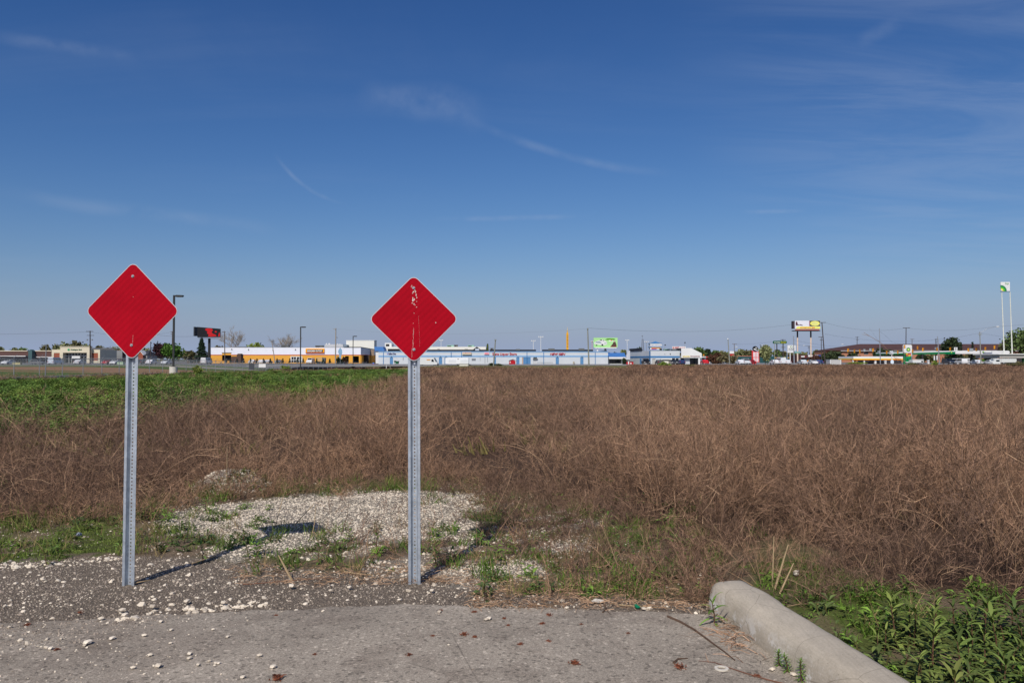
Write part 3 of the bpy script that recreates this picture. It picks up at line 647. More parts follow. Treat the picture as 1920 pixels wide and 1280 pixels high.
def gritmask(x, y):
    px, py = jitpx(x, y, 5); g = np.interp(px, [-2000, 0, 230, 420, 560, 760, 900, 1000, 1340, 1341], [1060, 1058, 1038, 1048, 1066, 1084, 1092, 1118, 1128, 0])
    lim = asph_y(px) + np.interp(px, [0, 160, 330, 400], [70, 60, 10, 0]) * nr.uniform(0, 1, len(x))
    return (py > g) & (py < lim) & (px < 1345)
stones(4.4, 6.6, 2600, gritmask, .006, .022, .13)
stones(4.4, 6.6, 22, gritmask, .03, .055, .9)
def line1(x, y):
    px, py = PX(x, y); c = np.interp(px, [170, 300, 480], [1172, 1152, 1132]); return (px > 170) & (px < 500) & (np.abs(py - c) < 12 * fbm(x * 5, y * 5, 3))
stones(4.8, 6, 900, line1, .02, .065, .95)
def line2(x, y):
    px, py = PX(x, y); c = np.interp(px, [-100, 80, 235], [1064, 1060, 1040]); return (px > -200) & (px < 245) & (np.abs(py - c) < 10 * fbm(x * 4, y * 4, 5))
stones(5.5, 7, 900, line2, .015, .05, .95)
def spill(x, y):
    px, py = PX(x, y); return (px < 560) & (py > asph_y(px)) & (nr.uniform(0, 1, len(x)) < np.clip(1.1 - px / 520, .05, 1) * (fbm(x * 2, y * 2, 15) > .42))
stones(3.2, 5.3, 300, spill, .006, .022, .75)
stones(3, 5.2, 12, lambda x, y: PX(x, y)[0] < 1300, .006, .014, .4)
scatter('gravel', rk, np.concatenate(P), np.concatenate(RT), np.concatenate(SC), np.concatenate(IX), 'white limestone gravel and dark grit strewn round the sign posts', 'gravel')
#@@END_P2
# ------------------------------------------------------------------ the two diamond signs
q = NB('galvanised_steel'); a = q.noise(9, 5, .6); b = q.noise(60, 3, .6); v = q.voro(45, 'Color'); s2 = q.N.new('ShaderNodeSeparateColor'); q.L.new(v, s2.inputs[0])
q.b.inputs['Metallic'].default_value = .45
galv = q.out(q.scale(S(176, 184, 192), q.math('MULTIPLY', q.rng(a, .3, .7, .82, 1.12), q.rng(s2.outputs[0], 0, 1, .88, 1.1))), .48, .4)
alu = mat('bare_aluminium', S(205, 208, 210), .45, .4, .06, 4); bolt_m = mat('zinc_bolt', S(190, 192, 190), .35, .7, .15, 60)
hole_m = mat('dark_slot', S(26, 26, 28), .9, 0, 0)
q = NB('red_sheeting'); mp = q.N.new('ShaderNodeMapping'); mp.inputs['Rotation'].default_value = (0, R(45), 0); q.L.new(q.tc.outputs['Object'], mp.inputs[0])
wv = q.N.new('ShaderNodeTexWave'); wv.wave_type = 'BANDS'; wv.bands_direction = 'Z'; wv.inputs['Scale'].default_value = 9.0; wv.inputs['Distortion'].default_value = .6; wv.inputs['Detail'].default_value = 2
q.L.new(mp.outputs[0], wv.inputs['Vector'])
wv2 = q.voro(130, 'Distance', mp.outputs[0]); dirt = q.noise(4, 5, .6)
fct = q.math('MULTIPLY', q.rng(wv.outputs['Fac'], 0, 1, .94, 1.06), q.math('MULTIPLY', q.rng(wv2, 0, .6, .94, 1.05), q.rng(dirt, .3, .7, .86, 1.08)))
red_m = q.out(q.scale((.37, .0025, .012), fct), .6, .06)
white_m = mat('worn_white', S(206, 196, 186), .7, 0, .1, 20)

def diamond(diag, r, n=8, dy=1.0):
    """rounded square on its tip, outline in xz, tip to tip = diag"""
    s_ = (diag / 2 + r * (math.sqrt(2) - 1)) / math.sqrt(2); pts = []
    for k in range(4):
        a0 = R(90 * k); cxx, czz = (s_ - r) * (1 if k in (0, 3) else -1), (s_ - r) * (1 if k in (0, 1) else -1)
        for j in range(n + 1):
            a = a0 + R(90) * j / n; pts.append((cxx + r * math.cos(a), czz + r * math.sin(a)))
    c, s = math.cos(R(45)), math.sin(R(45)); return [(x * c - z * s, (x * s + z * c) * dy) for x, z in pts][::-1]

def make_sign(name, label, pb, ptop, pc, diag, yaw, bolts, marks, dyr, depth):
    bx, by = G(*pb); by = depth; bx = X(pb[0], depth) * 1.0
    bx = W(pb[0], pb[1], depth)[0]; t = thing(name, label, 'road sign', (bx, depth, 0))
    cx_, cz_ = W(pc[0], pc[1], depth); lean = math.atan2(cx_ - bx, cz_)
    # hat section post: flanges, two raked sides, recessed web with a row of punched holes
    H = cz_ - .02; w2, wf, wi, dp, th = .043, .018, .012, .030, .003
    def section(s): return [(-w2, 0), (-w2 + wf, 0), (-wi - .002, dp), (wi + .002, dp), (w2 - wf, 0), (w2, 0)]
    mb = MB(); P0 = section(0); z0, z1 = -.35, H + .24
    zs = [z0 + (z1 - z0) * i / 40 for i in range(41)]
    def strip(a, b, off):
        (xa, ya), (xb, yb) = a, b; vs = []; fs = []
        for i, z in enumerate(zs): vs += [(xa, ya + off, z), (xb, yb + off, z)]
        for i in range(len(zs) - 1): k = 2 * i; fs.append((k, k + 1, k + 3, k + 2))
        mb.add(vs, fs)
    for i in (0, 1, 3, 4):
        strip(P0[i], P0[i + 1], 0); strip(P0[i], P0[i + 1], th)
    for a in (P0[0], P0[5]): mb.add([(a[0], 0, z0), (a[0], th, z0), (a[0], th, z1), (a[0], 0, z1)], [(0, 1, 2, 3)])
    xa, xb = P0[2][0], P0[3][0]; hz = .0048; pitch = .0254; z = z0
    while z < z1:
        zt = min(z + pitch, z1); zc_ = (z + zt) / 2
        o8 = [(xa, z), (xb, z), (xb, zt), (xa, zt)]; h4 = [(-hz, zc_ - hz), (hz, zc_ - hz), (hz, zc_ + hz), (-hz, zc_ + hz)]
        for off in (0, th):
            vs = [(x_, dp + off, q_) for x_, q_ in o8 + h4]; mb.add(vs, [(0, 1, 5, 4), (1, 2, 6, 5), (2, 3, 7, 6), (3, 0, 4, 7)])
        z = zt
    post = mb.build('post', galv, t, world=False)
    post.rotation_euler = (0, lean, 0)
    hb = Matrix.Rotation(lean, 4, 'Y')
    # panel
    mb = MB(); D = diamond(diag, .045, dy=dyr); mb.prism(D, -.0030, 0)
    pn = mb.build('sign_panel', alu, t, world=False); pn.location = Vector((cx_ - bx, -.004, cz_)); pn.rotation_euler = (0, lean * 1.3, yaw)
    Di = diamond(diag - .010, .041, dy=dyr); mb = MB(); mb.prism(Di, -.0042, -.0031)
    rg = random.Random(len(label))
    for (mx0, mz0, rx, rz) in marks:
        mb.disc(mx0, -.0047, mz0, rx, rz, 7, 1, .35, rg, .0004)
    mb.build('red_sheeting', [red_m, white_m], pn, world=False)
    for bz in bolts:
        mb = MB(); mb.tube([(0, -.0043, bz), (0, -.0062, bz)], [.0105, .0105], 16); mb.tube([(0, -.0062, bz), (0, -.0125, bz)], [.0072, .0066], 6)
        mb.build('bolt', bolt_m, pn, world=False)
    return t
rg = random.Random(3)
m1 = [(.008 + .0004 * k, -.225 + .012 * k, .0006, .006) for k in range(5)] + [(.006, .10, .0016, .0016)]
make_sign('road_sign', 'larger red diamond sign on the leaning post at left, its face clean', (240, 1098), (254, 660), (249, 583), .668, R(-5), (.247, -.243), m1, 1.0, 5.66)
s = .605 / 160
def mk(px_, py_): return ((px_ - 640) / 6.4 * s - .018 * 0, (625 - py_) / 6.4 * s)
m2 = []
for (a, b, rx, rz) in ((597, 228, 6, 5), (590, 240, 4, 9), (632, 285, 5, 10), (615, 302, 8, 9), (605, 318, 5, 8), (640, 300, 6, 14), (648, 340, 5, 22), (655, 372, 4, 12), (608, 380, 6, 14), (610, 404, 9, 16), (626, 392, 5, 14), (600, 440, 6, 7), (622, 448, 5, 11), (634, 462, 4, 6), (652, 487, 6, 5), (655, 420, 2, 8), (622, 560, 3, 6), (612, 682, 2, 6), (884, 676, 6, 6)): 
    x_, z_ = mk(a + 22, b - 6); m2.append((x_, z_, rx / 6.4 * s, rz / 6.4 * s))
for k in range(22):
    f_ = k / 21; x_, z_ = mk(618 + 22 - 14 * f_ + rg.uniform(-4, 4), 740 + 230 * f_); m2.append((x_, z_, rg.uniform(.5, 1.6) / 6.4 * s, rg.uniform(5, 14) / 6.4 * s))
for k in range(14):
    f_ = k / 13; x_, z_ = mk(676 + 22 + 14 * f_ + rg.uniform(-1, 1), 600 + 345 * f_); m2.append((x_, z_, .5 / 6.4 * s, rg.uniform(8, 16) / 6.4 * s))
for k in range(8):
    x_, z_ = mk(594 + 22 + rg.uniform(-2, 2), 990 + 14 * k); m2.append((x_, z_, 1.2 / 6.4 * s, rg.uniform(5, 9) / 6.4 * s))
make_sign('road_sign', 'red diamond sign with white scratches down its middle on the upright post at right', (777, 1100), (777, 675), (776, 598), .607, R(3), (.222, -.218), m2, .985, 5.70)

# ------------------------------------------------------------------ small things on the ground
twig_m = mat('dead_twig', S(92, 72, 58), .9, 0, .25, 30); straw_m = mat('straw_stalk', S(176, 152, 116), .85, 0, .2, 30)
def gp3(px_, py_, h=0.0):
    x, y = G(px_, py_); return Vector((x, y, max(gzf(x, y), 0) + .013 + h))
def stick(pxs, r, m, label, name='fallen_twig', h=.004, kids=()):
    mb = MB(); p = [gp3(a, b, h + (c[0] if c else 0)) for a, b, *c in pxs]; n = len(p)
    mb.tube(p, [r * (1 - .7 * i / (n - 1)) for i in range(n)], 5)
    for k in kids:
        pk = [gp3(a, b, h) for a, b in k]; mb.tube(pk, [r * .5, r * .2] if len(pk) == 2 else [r * .5] * (len(pk) - 1) + [r * .2], 4)
    return tag(mb.build(name, m), label, 'twig')
stick([(1252, 1160), (1275, 1170), (1300, 1184), (1322, 1200), (1342, 1215), (1360, 1228), (1378, 1243)], .009, twig_m, 'long dark fallen twig lying on the asphalt beside the kerb end')
stick([(1480, 1290), (1440, 1280), (1400, 1268), (1370, 1258), (1340, 1247), (1310, 1244)], .004, mat('reddish_twig', S(120, 84, 66), .9, 0, .2, 30), 'thin reddish twig on the asphalt below the white paper ring')
stick([(1263, 1248), (1272, 1240), (1290, 1239)], .007, twig_m, 'short crooked dark twig left of the white paper ring')
stick([(1130, 1152), (1138, 1145), (1134, 1138), (1126, 1130)], .005, twig_m, 'small dark sprig at the far edge of the asphalt', kids=[[(1138, 1150), (1146, 1156)]])
stick([(640, 1075), (665, 1079), (700, 1082)], .008, straw_m, 'short pale straw stalk lying between the two posts')
stick([(252, 1097), (268, 1094), (282, 1091)], .006, straw_m, 'pale straw stalk at the foot of the left post')
stick([(360, 1060), (400, 1046), (430, 1032)], .006, straw_m, 'long pale straw stalk on the dark gravel right of the left post')
stick([(455, 1100), (520, 1095), (580, 1090), (640, 1088)], .004, mat('reddish_twig', S(1, 1, 1)), 'thin brown stem lying along the dark gravel')
stick([(1160, 1138), (1195, 1141), (1250, 1143)], .005, straw_m, 'pale stem lying on the grit at the far asphalt edge')
# standing bleached stalks
def stalk(pb, ph, dx, r, m, label):
    b = gp3(*pb, -.03); d = b.y; tip = W(ph[0], ph[1], d + .02); mid = ((b.x + tip[0]) / 2 + dx, d + .01, (b.z + tip[1]) / 2)
    mb = MB(); mb.tube([b, mid, (tip[0], d + .02, tip[1])], [r, r * .8, r * .4], 5); return tag(mb.build('standing_stalk', m), label, 'stalk')
stalk((548, 985), (588, 945), .0, .006, straw_m, 'bent straw stalk standing in the white gravel, leaning right')
stalk((583, 1010), (592, 948), .01, .005, straw_m, 'straw stalk rising straight from the shadow of the left sign')
stalk((515, 988), (538, 905), .0, .004, straw_m, 'tall thin straw stalk left of the sign shadow')
stalk((550, 1088), (522, 1040), .0, .009, straw_m, 'thick pale stalk leaning left below the sign shadow')
stalk((425, 925), (426, 835), .0, .006, straw_m, 'thin pale stalk standing behind the heap of white gravel')
stalk((640, 1000), (655, 925), .02, .004, twig_m, 'dark thin stalk leaning right in the white gravel between the posts')
stalk((700, 1020), (713, 945), .0, .003, twig_m, 'fine dark stalk nearest to the left of the scratched sign post')
stalk((1450, 1108), (1478, 1020), .0, .008, straw_m, 'pale stalk standing behind the kerb end, leaning right')
stalk((1448, 1100), (1451, 1005), .0, .006, straw_m, 'pale upright stalk behind the kerb end')
stalk((1460, 1112), (1488, 1055), .0, .008, straw_m, 'thick short pale stalk low behind the kerb, the rightmost of three')
# paper ring, green scrap, white scrap
mb = MB(); c0 = gp3(1353, 1258); n = 24
vs = []; 
for k in range(n):
    a = 6.2832 * k / n
    for rr, zz in ((.036, .000), (.036, .006), (.022, .006), (.022, .000)): vs.append((c0.x + rr * math.cos(a), c0.y + rr * .95 * math.sin(a), c0.z + zz))
mb.add(vs, [(k * 4 + j, k * 4 + (j + 1) % 4, ((k + 1) % n) * 4 + (j + 1) % 4, ((k + 1) % n) * 4 + j) for k in range(n) for j in range(4)])
tag(mb.build('paper_ring', mat('paper_white', S(214, 206, 190), .7, 0, .06, 30)), 'small white ring of paper lying on the asphalt near the kerb', 'litter')
def scrap(px_, py_, m, label, sx_=.03, sy_=.02, h=.012, name='scrap'):
    c = gp3(px_, py_); rg_ = random.Random(int(px_)); mb = MB(); n = 7; r1 = [(c.x + sx_ * math.cos(6.28 * k / n) * rg_.uniform(.6, 1.1), c.y + sy_ * math.sin(6.28 * k / n) * rg_.uniform(.6, 1.1)) for k in range(n)]
    vs = [(x_, y_, c.z) for x_, y_ in r1] + [(x_, y_, c.z + .003 + rg_.uniform(0, h)) for x_, y_ in r1] + [(c.x, c.y, c.z + h)]
    mb.add(vs, [(k, (k + 1) % n, (k + 1) % n + n, k + n) for k in range(n)] + [(k + n, (k + 1) % n + n, 2 * n) for k in range(n)]); return tag(mb.build(name, m), label, 'litter')
scrap(1195, 1141, mat('green_plastic', S(20, 130, 90), .4, 0, .1, 20), 'small bright green plastic scrap at the far edge of the asphalt', .022, .03, name='plastic_scrap')
scrap(1492, 1079, mat('paper_white', S(1, 1, 1)), 'crumpled white paper scrap on the green patch behind the kerb', .025, .03, .03, name='paper_scrap')
scrap(148, 1008, mat('grey_plastic', S(150, 156, 170), .4, 0, .2, 20), 'crumpled grey plastic scrap in the weeds left of the left post', .03, .03, .03, name='plastic_scrap')
scrap(1120, 1131, mat('paper_white', S(1, 1, 1)), 'flat white paper scrap on the grit beyond the asphalt edge', .05, .03, .01, name='paper_scrap')
# rusty catkins
cat_m = mat('rust_catkin', S(124, 72, 50), .95, 0, .25, 60)
def catkin(seed):
    rg_ = random.Random(seed); mb = MB()
    for k in range(40):
        a = rg_.uniform(0, 6.28); l = rg_.uniform(.008, .026); p = Vector((rg_.gauss(0, .008), rg_.gauss(0, .008), rg_.uniform(0, .008))); mb.ribbon([p, p + Vector((math.cos(a) * l, math.sin(a) * l * .6, rg_.uniform(-.002, .01)))], .006, .002, rg_)
    return mb.build('rust_seed_cluster', cat_m, world=False)
cs = [(889, 1151, 1.1), (870, 1194, 1.5), (890, 1198, .8), (945, 1163, 1), (1016, 1173, 1.1), (1030, 1157, 1.2), (1090, 1174, .7), (1076, 1248, 1.9), (975, 1212, 1.1), (1029, 1206, .9), (767, 1232, 1.1), (811, 1196, .8), (590, 1231, .8), (518, 1157, .7), (520, 1277, 2.4), (826, 1148, .8), (1275, 1256, 1.9), (1178, 1191, .7), (952, 1176, .9), (890, 1198, .8), (150, 1152, 1.0), (107, 1222, 1.0), (1418, 1272, 1.2), (50, 1176, 1.3)]
src = catkin(1); tag(src, 'rust coloured seed cluster dropped on the asphalt', 'seed cluster', 'rusty seed clusters on the asphalt')
for i, (a, b, s_) in enumerate(cs):
    o = src if i == 0 else src.copy()
    if i: COL.objects.link(o)
    o.location = gp3(a, b); o.scale = (s_ * .75,) * 3; o.rotation_euler = (0, 0, i * 1.7)
# loose stones on the asphalt
def stone(px_, py_, s_, label, i):
    me = rk[i % 3]; o = bpy.data.objects.new('loose_stone', me); COL.objects.link(o); p = gp3(px_, py_); o.location = p + Vector((0, 0, s_ * .22)); s_ *= .68; o.scale = (s_ * 1.1, s_ * .9, s_ * .8); o.rotation_euler = (0, 0, i * 2.1)
    return tag(o, label, 'stone', 'pale stones lying loose on the asphalt')
for i, (a, b, s_) in enumerate([(271, 1197, .048), (301, 1171, .045), (164, 1212, .07), (282, 1234, .045), (355, 1232, .045), (355, 1240, .04), (250, 1258, .045), (296, 1256, .06), (321, 1186, .035), (400, 1185, .035), (371, 1252, .035), (512, 1257, .05), (487, 1235, .05), (94, 1222, .045), (210, 1203, .05), (393, 1245, .035), (404, 1249, .035), (427, 1199, .035), (320, 1211, .035), (158, 1216, .04), (824, 1152, .04), (912, 1167, .05), (841, 1214, .025), (410, 1249, .03), (1063, 1145, .05), (1207, 1147, .05), (655, 1106, .05), (620, 1112, .05), (546, 1105, .07), (810, 1112, .05), (1448, 1262, .055), (1488, 1272, .05), (917, 1165, .05), (20, 1197, .03), (114, 1203, .03), (455, 1276, .04), (230, 1150, .07), (285, 1144, .07), (234, 1159, .06), (190, 1166, .06), (418, 1136, .06), (350, 1133, .06)]):
    stone(a, b, s_, 'pale angular stone lying loose near the asphalt edge', i)
# weeds along the kerb
pl_m = plantmat('broad_leaves', S(116, 132, 62), S(74, 94, 46), S(128, 128, 66), .65, .2, isl=(.5, 1.5)); plstem = mat('broadleaf_stem', S(96, 70, 52), .7)
def spear(seed, h, nl, ll):
    """upright stem with long narrow drooping leaves"""
    rg_ = random.Random(seed); mb = MB(); lean = Vector((rg_.gauss(0, .12), rg_.gauss(0, .12), 1)) * h; pts_ = [Vector((0, 0, -.02)), lean * .5 + Vector((rg_.gauss(0, .01), 0, 0)), lean]; st_ = MB(); st_.tube(pts_, [.005, .004, .002], 5)
    for j in range(nl):
        t = (j + 1) / nl; b = pts_[0].lerp(pts_[1], t * 2) if t < .5 else pts_[1].lerp(pts_[2], t * 2 - 1); a = j * 2.4 + rg_.uniform(-.3, .3)
        up = .1 + 1.6 * t ** 3 + rg_.uniform(-.15, .15); hd = Vector((math.cos(a), math.sin(a), 0)); l = ll * rg_.uniform(.8, 1.15) * (1 - .35 * t) * (.75 + .25 * min(1, t * 3)); w_ = l * rg_.uniform(.06, .1)
        e = Vector((-hd.y, hd.x, 0)); row = []; p = b; d = (hd + Vector((0, 0, up))).normalized()
        for k, ww in enumerate((.3, 1, 1.05, .75, 0)):
            row.append((p - e * w_ * ww + Vector((0, 0, .25 * w_ * ww)), p, p + e * w_ * ww + Vector((0, 0, .25 * w_ * ww)))); p = p + d * l / 4; d = (d + Vector((0, 0, -.28))).normalized()
        vs = [v for r_ in row for v in r_]; mb.add(vs, [f for k in range(4) for f in ((3 * k, 3 * k + 1, 3 * k + 4, 3 * k + 3), (3 * k + 1, 3 * k + 2, 3 * k + 5, 3 * k + 4))])
    return mb, st_
def make_spear(seed, h, nl, ll, label, group=None):
    t = thing('broadleaf_weed', label, 'weed', (0, 0, 0), 0, group); a, b = spear(seed, h, nl, ll); a.build('leaves', pl_m, t, world=False, smooth=True); b.build('stem', plstem, t, world=False); return t
protos = [make_spear(800 + i, .11 + .035 * i, 15 + 3 * i, .115 + .014 * i, 'leafy green weed with long narrow leaves in the clump right of the kerb', 'broadleaf weeds right of the kerb') for i in range(4)]
rg = random.Random(21); used = set(); spots = []
tries = 0
while len(spots) < 84 and tries < 6000:
    tries += 1; px_, py_ = rg.uniform(1560, 2080), rg.uniform(1150, 1420); x, y = G(px_, py_)
    if py_ < 1185 + (px_ - 1560) * -.04 or px_ < 1610 + (1290 - py_) * .35 and rg.random() < .6 or x < 1.9 + max(0, (3.6 - y)) * .25: continue
    if any((x - a) ** 2 + (y - b) ** 2 < .006 for a, b in spots): continue
    spots.append((x, y))
for i, (x, y) in enumerate(spots):
    loc = (x, y, gzf(x, y)); sc_ = rg.uniform(.8, 1.15)
    if i < 4: o = protos[i]; o.location = loc; o.rotation_euler.z = rg.uniform(0, 6.28); o.scale = (sc_,) * 3
    else: copy_tree(protos[i % 4], loc, rz=rg.uniform(0, 6.28), scale=sc_)
def small_weed(pb, h, nl, ll, label, seed=1, z=None, lean=0):
    p = gp3(*pb); t = thing('young_weed', label, 'weed', (p.x, p.y, p.z - .02 if z is None else z)); a, b = spear(seed, h, nl, ll); a.build('leaves', MATS['bright_leaves'] if seed % 2 else pl_m, t, world=False, smooth=True); b.build('stem', plstem, t, world=False); return t
plantmat('bright_leaves', S(108, 140, 56), S(92, 122, 48), S(112, 140, 60), .55, .3)
small_weed((1340, 1172), .16, 14, .13, 'single broad leaved weed growing against the blunt kerb end', 5)
for (a, b, h, lb) in ((1470, 1252, .09, 'bright green sprig rooted at the kerb foot, nearest the kerb end'), (1484, 1264, .10, 'second bright green sprig at the kerb foot'), (1512, 1282, .12, 'largest bright green sprig at the kerb foot, by the frame edge')):
    small_weed((a - 8, b), h, 60, .045, lb, 7 + a % 3 * 2)
for i, (a, b, h, lb) in enumerate(((380, 1052, .14, 'green rosette weed on the dark gravel right of the left post'), (88, 1060, .1, 'low bright weed at the left edge of the dark gravel'), (598, 1055, .13, 'pale green weed halfway between the two posts'), (630, 1068, .09, 'small lime green weed in the gravel right of the middle'), (706, 1035, .15, 'dark green weed left of the scratched sign post'), (1100, 990, .16, 'dark green leafy clump behind the small white gravel patch'), (1195, 1100, .15, 'bright upright weed in front of the brush, middle right'), (1080, 1105, .15, 'broad bright weed low beside the gravel, right of the posts'), (820, 1060, .12, 'dark green weed right of the scratched sign post'), (455, 1018, .1, 'tiny green weed in the white gravel'), (385, 960, .12, 'bright green weed at the top edge of the white gravel'), (845, 930, .1, 'green weed at the right end of the white gravel'))):
    small_weed((a, b), h, 16, .1, lb, 11 + i)
# tangle of dead roots at the kerb end
rg = random.Random(9); mb = MB()
for k in range(150):
    c = gp3(rg.gauss(1385, 28), rg.gauss(1190, 22)); 
    if c.x > 1.37 + .1 * max(0, 4.9 - c.y): c.x = 1.36
    a = rg.uniform(0, 6.28); l = rg.uniform(.04, .16); q1 = c + Vector((math.cos(a) * l * .5, math.sin(a) * l * .5, rg.uniform(.0, .03))); q2 = c + Vector((math.cos(a) * l, math.sin(a) * l, rg.uniform(0, .02))); mb.ribbon([c, q1, q2], .004, .002, rg)
o = mb.build('dead_grass_mat', br_m); tag(o, 'mat of dead brown grass matted at the foot of the kerb end', 'dead grass', kind='stuff')
# leaf and twig litter along the edge of the soil
mb = MB()
for k in range(2600):
    px_ = rg.uniform(880, 1345) if k % 3 else rg.uniform(430, 900); py_ = rg.uniform(1085, 1146) if k % 3 else rg.uniform(1060, 1100); c = gp3(px_, py_, .003); a = rg.uniform(0, 6.28); l = rg.uniform(.02, .12)
    mb.ribbon([c, c + Vector((math.cos(a) * l * .5, math.sin(a) * l * .5, rg.uniform(0, .02))), c + Vector((math.cos(a) * l, math.sin(a) * l, 0))], .0045, .002, rg)
o = mb.build('plant_litter', br_pale); tag(o, 'dry stems and leaf litter lying along the edge of the soil', 'plant litter', kind='stuff')
#@@END_P3
# ================================================================== the far side of the field
random.seed(5)
def M(name, r, g, b, rough=.75, var=.08, scale=.6, **k): return mat(name, S(r, g, b), rough, k.pop('metal', 0), var, scale, **k)
wood = M('weathered_pole_wood', 104, 92, 82, .9, .2, 2); steel = M('grey_steel', 150, 154, 158, .5, .08, 2, metal=.3); dark_steel = M('dark_bronze_metal', 52, 52, 50, .5, .1, 2)
glassd = M('dark_glass', 28, 34, 38, .15, .1, .3, spec=.6); white_p = M('white_paint', 226, 226, 222, .6, .05, .4); cream = M('cream_stucco', 216, 206, 180, .8, .05, .4)
tyre = M('tyre_rubber', 26, 26, 27, .85, .1, 4); rim = M('wheel_rim', 160, 162, 165, .4, .05, 4, metal=.5); conc = M('pale_concrete', 206, 202, 188, .85, .08, 2)
red_l = M('red_lettering', 190, 26, 36, .5, .05, 2); lampw = M('headlamp_glass', 220, 220, 214, .2, 0); lampr = M('tail_lamp', 150, 16, 18, .3, 0)
def part(name, m, t): return (lambda mb: mb.build(name, m, t))
def bx(name, t, m, x0, x1, y0, y1, z0, z1):
    mb = MB(); mb.box(x0, x1, y0, y1, z0, z1); return mb.build(name, m, t)
def pxbox(name, t, m, a, b, top, bot, d, back=.15, front=0.0):
    """box given by its photo rectangle at depth d; front = how far it stands proud of depth d"""
    return bx(name, t, m, X(a, d), X(b, d), d - front, d + back, Zp(bot, d), Zp(top, d))
def hollow_front(name, t, m, a, b, top, d, depth, holes, z0=-.3, split=None):
    """building wall box with real openings in the front: holes = (px0, px1, pytop, pybot)"""
    mb = MB(); x0, x1, z1 = X(a, d), X(b, d), Zp(top, d); H = sorted((X(h[0], d), X(h[1], d), max(z0, Zp(h[3], d)), Zp(h[2], d)) for h in holes); th = .3
    cur = x0
    for hx0, hx1, hz0, hz1 in H:
        if hx0 > cur: mb.box(cur, hx0, d, d + th, z0, z1)
        mb.box(hx0, hx1, d, d + th, hz1, z1)
        if hz0 > z0 + .01: mb.box(hx0, hx1, d, d + th, z0, hz0)
        cur = hx1
    if cur < x1: mb.box(cur, x1, d, d + th, z0, z1)
    mb.box(x0, x0 + th, d + th, d + depth, z0, z1); mb.box(x1 - th, x1, d + th, d + depth, z0, z1); mb.box(x0 + th, x1 - th, d + depth - th, d + depth, z0, z1)
    return mb.build(name, m, t)
def roof_slab(t, m, a, b, top, d, depth, th=.25, drop=.35, name='roof', over=0):
    x0, x1, z1 = X(a, d), X(b, d), Zp(top, d); mb = MB(); mb.box(x0 + .3, x1 - .3, d + .3, d + depth - .3, z1 - drop - th, z1 - drop); return mb.build(name, m, t)
roof_m = M('grey_flat_roof', 120, 116, 110, .9, .1, .2); ac_m = M('rooftop_unit_metal', 104, 106, 104, .6, .1, 1); ac_green = M('pale_green_unit', 150, 190, 170, .6, .08, 1)
def rooftop_unit(a, b, top, bot, d, label, m=None, group=None):
    m = m or ac_m; t = thing('rooftop_unit', label, 'air conditioner', (X((a + b) / 2, d), d, Zp(bot, d)), 0, group); x0, x1, z0, z1 = X(a, d), X(b, d), Zp(bot, d), Zp(top, d)
    mb = MB(); mb.box(x0, x1, d, d + 2, z0, z1 - .12); mb.box(x0 - .06, x1 + .06, d - .06, d + 2.06, z1 - .12, z1); mb.build('housing', m, t)
    mb = MB(); n = 4; h = (z1 - z0) * .5
    for k in range(n): mb.box(x0 + .15, x0 + (x1 - x0) * .6, d - .05, d - .003, z0 + h * .4 + h * k / n, z0 + h * .4 + h * (k + .6) / n)
    mb.build('louvre', dark_steel, t); return t
# ------------------------------------------------------------------ cars
def wheel_mesh():
    mb = MB(); mb.tube([(0, -.11, 0), (0, .11, 0)], .33, 14); a = mb.mesh('tyre', tyre)
    mb = MB(); mb.tube([(0, -.125, 0), (0, -.112, 0)], .2, 12); mb.tube([(0, .112, 0), (0, .125, 0)], .2, 12); return a, mb.mesh('rim', rim)
TY, RM = wheel_mesh()
PROF = {   # body outline (x forward), window outline, length; half width
 'sedan': ([(-2.3, .35), (-2.3, .85), (-2.05, .98), (-1.5, 1.0), (-.95, 1.4), (.3, 1.43), (1.0, 1.0), (1.9, .88), (2.25, .7), (2.3, .35)], [(-1.3, 1.0), (-.88, 1.33), (.25, 1.36), (.85, 1.0)], 1.35, .88),
 'suv': ([(-2.3, .4), (-2.35, 1.0), (-2.15, 1.7), (-1.9, 1.78), (.3, 1.78), (.95, 1.15), (2.0, 1.02), (2.3, .8), (2.32, .4)], [(-2.1, 1.12), (-1.95, 1.66), (.22, 1.68), (.78, 1.14)], 1.4, .93),
 'van': ([(-2.7, .4), (-2.72, 2.0), (-2.5, 2.1), (1.2, 2.1), (1.75, 1.4), (2.5, 1.15), (2.7, .9), (2.7, .4)], [(-2.4, 1.35), (-2.4, 1.88), (1.1, 1.9), (1.55, 1.4)], 1.7, .98),
}
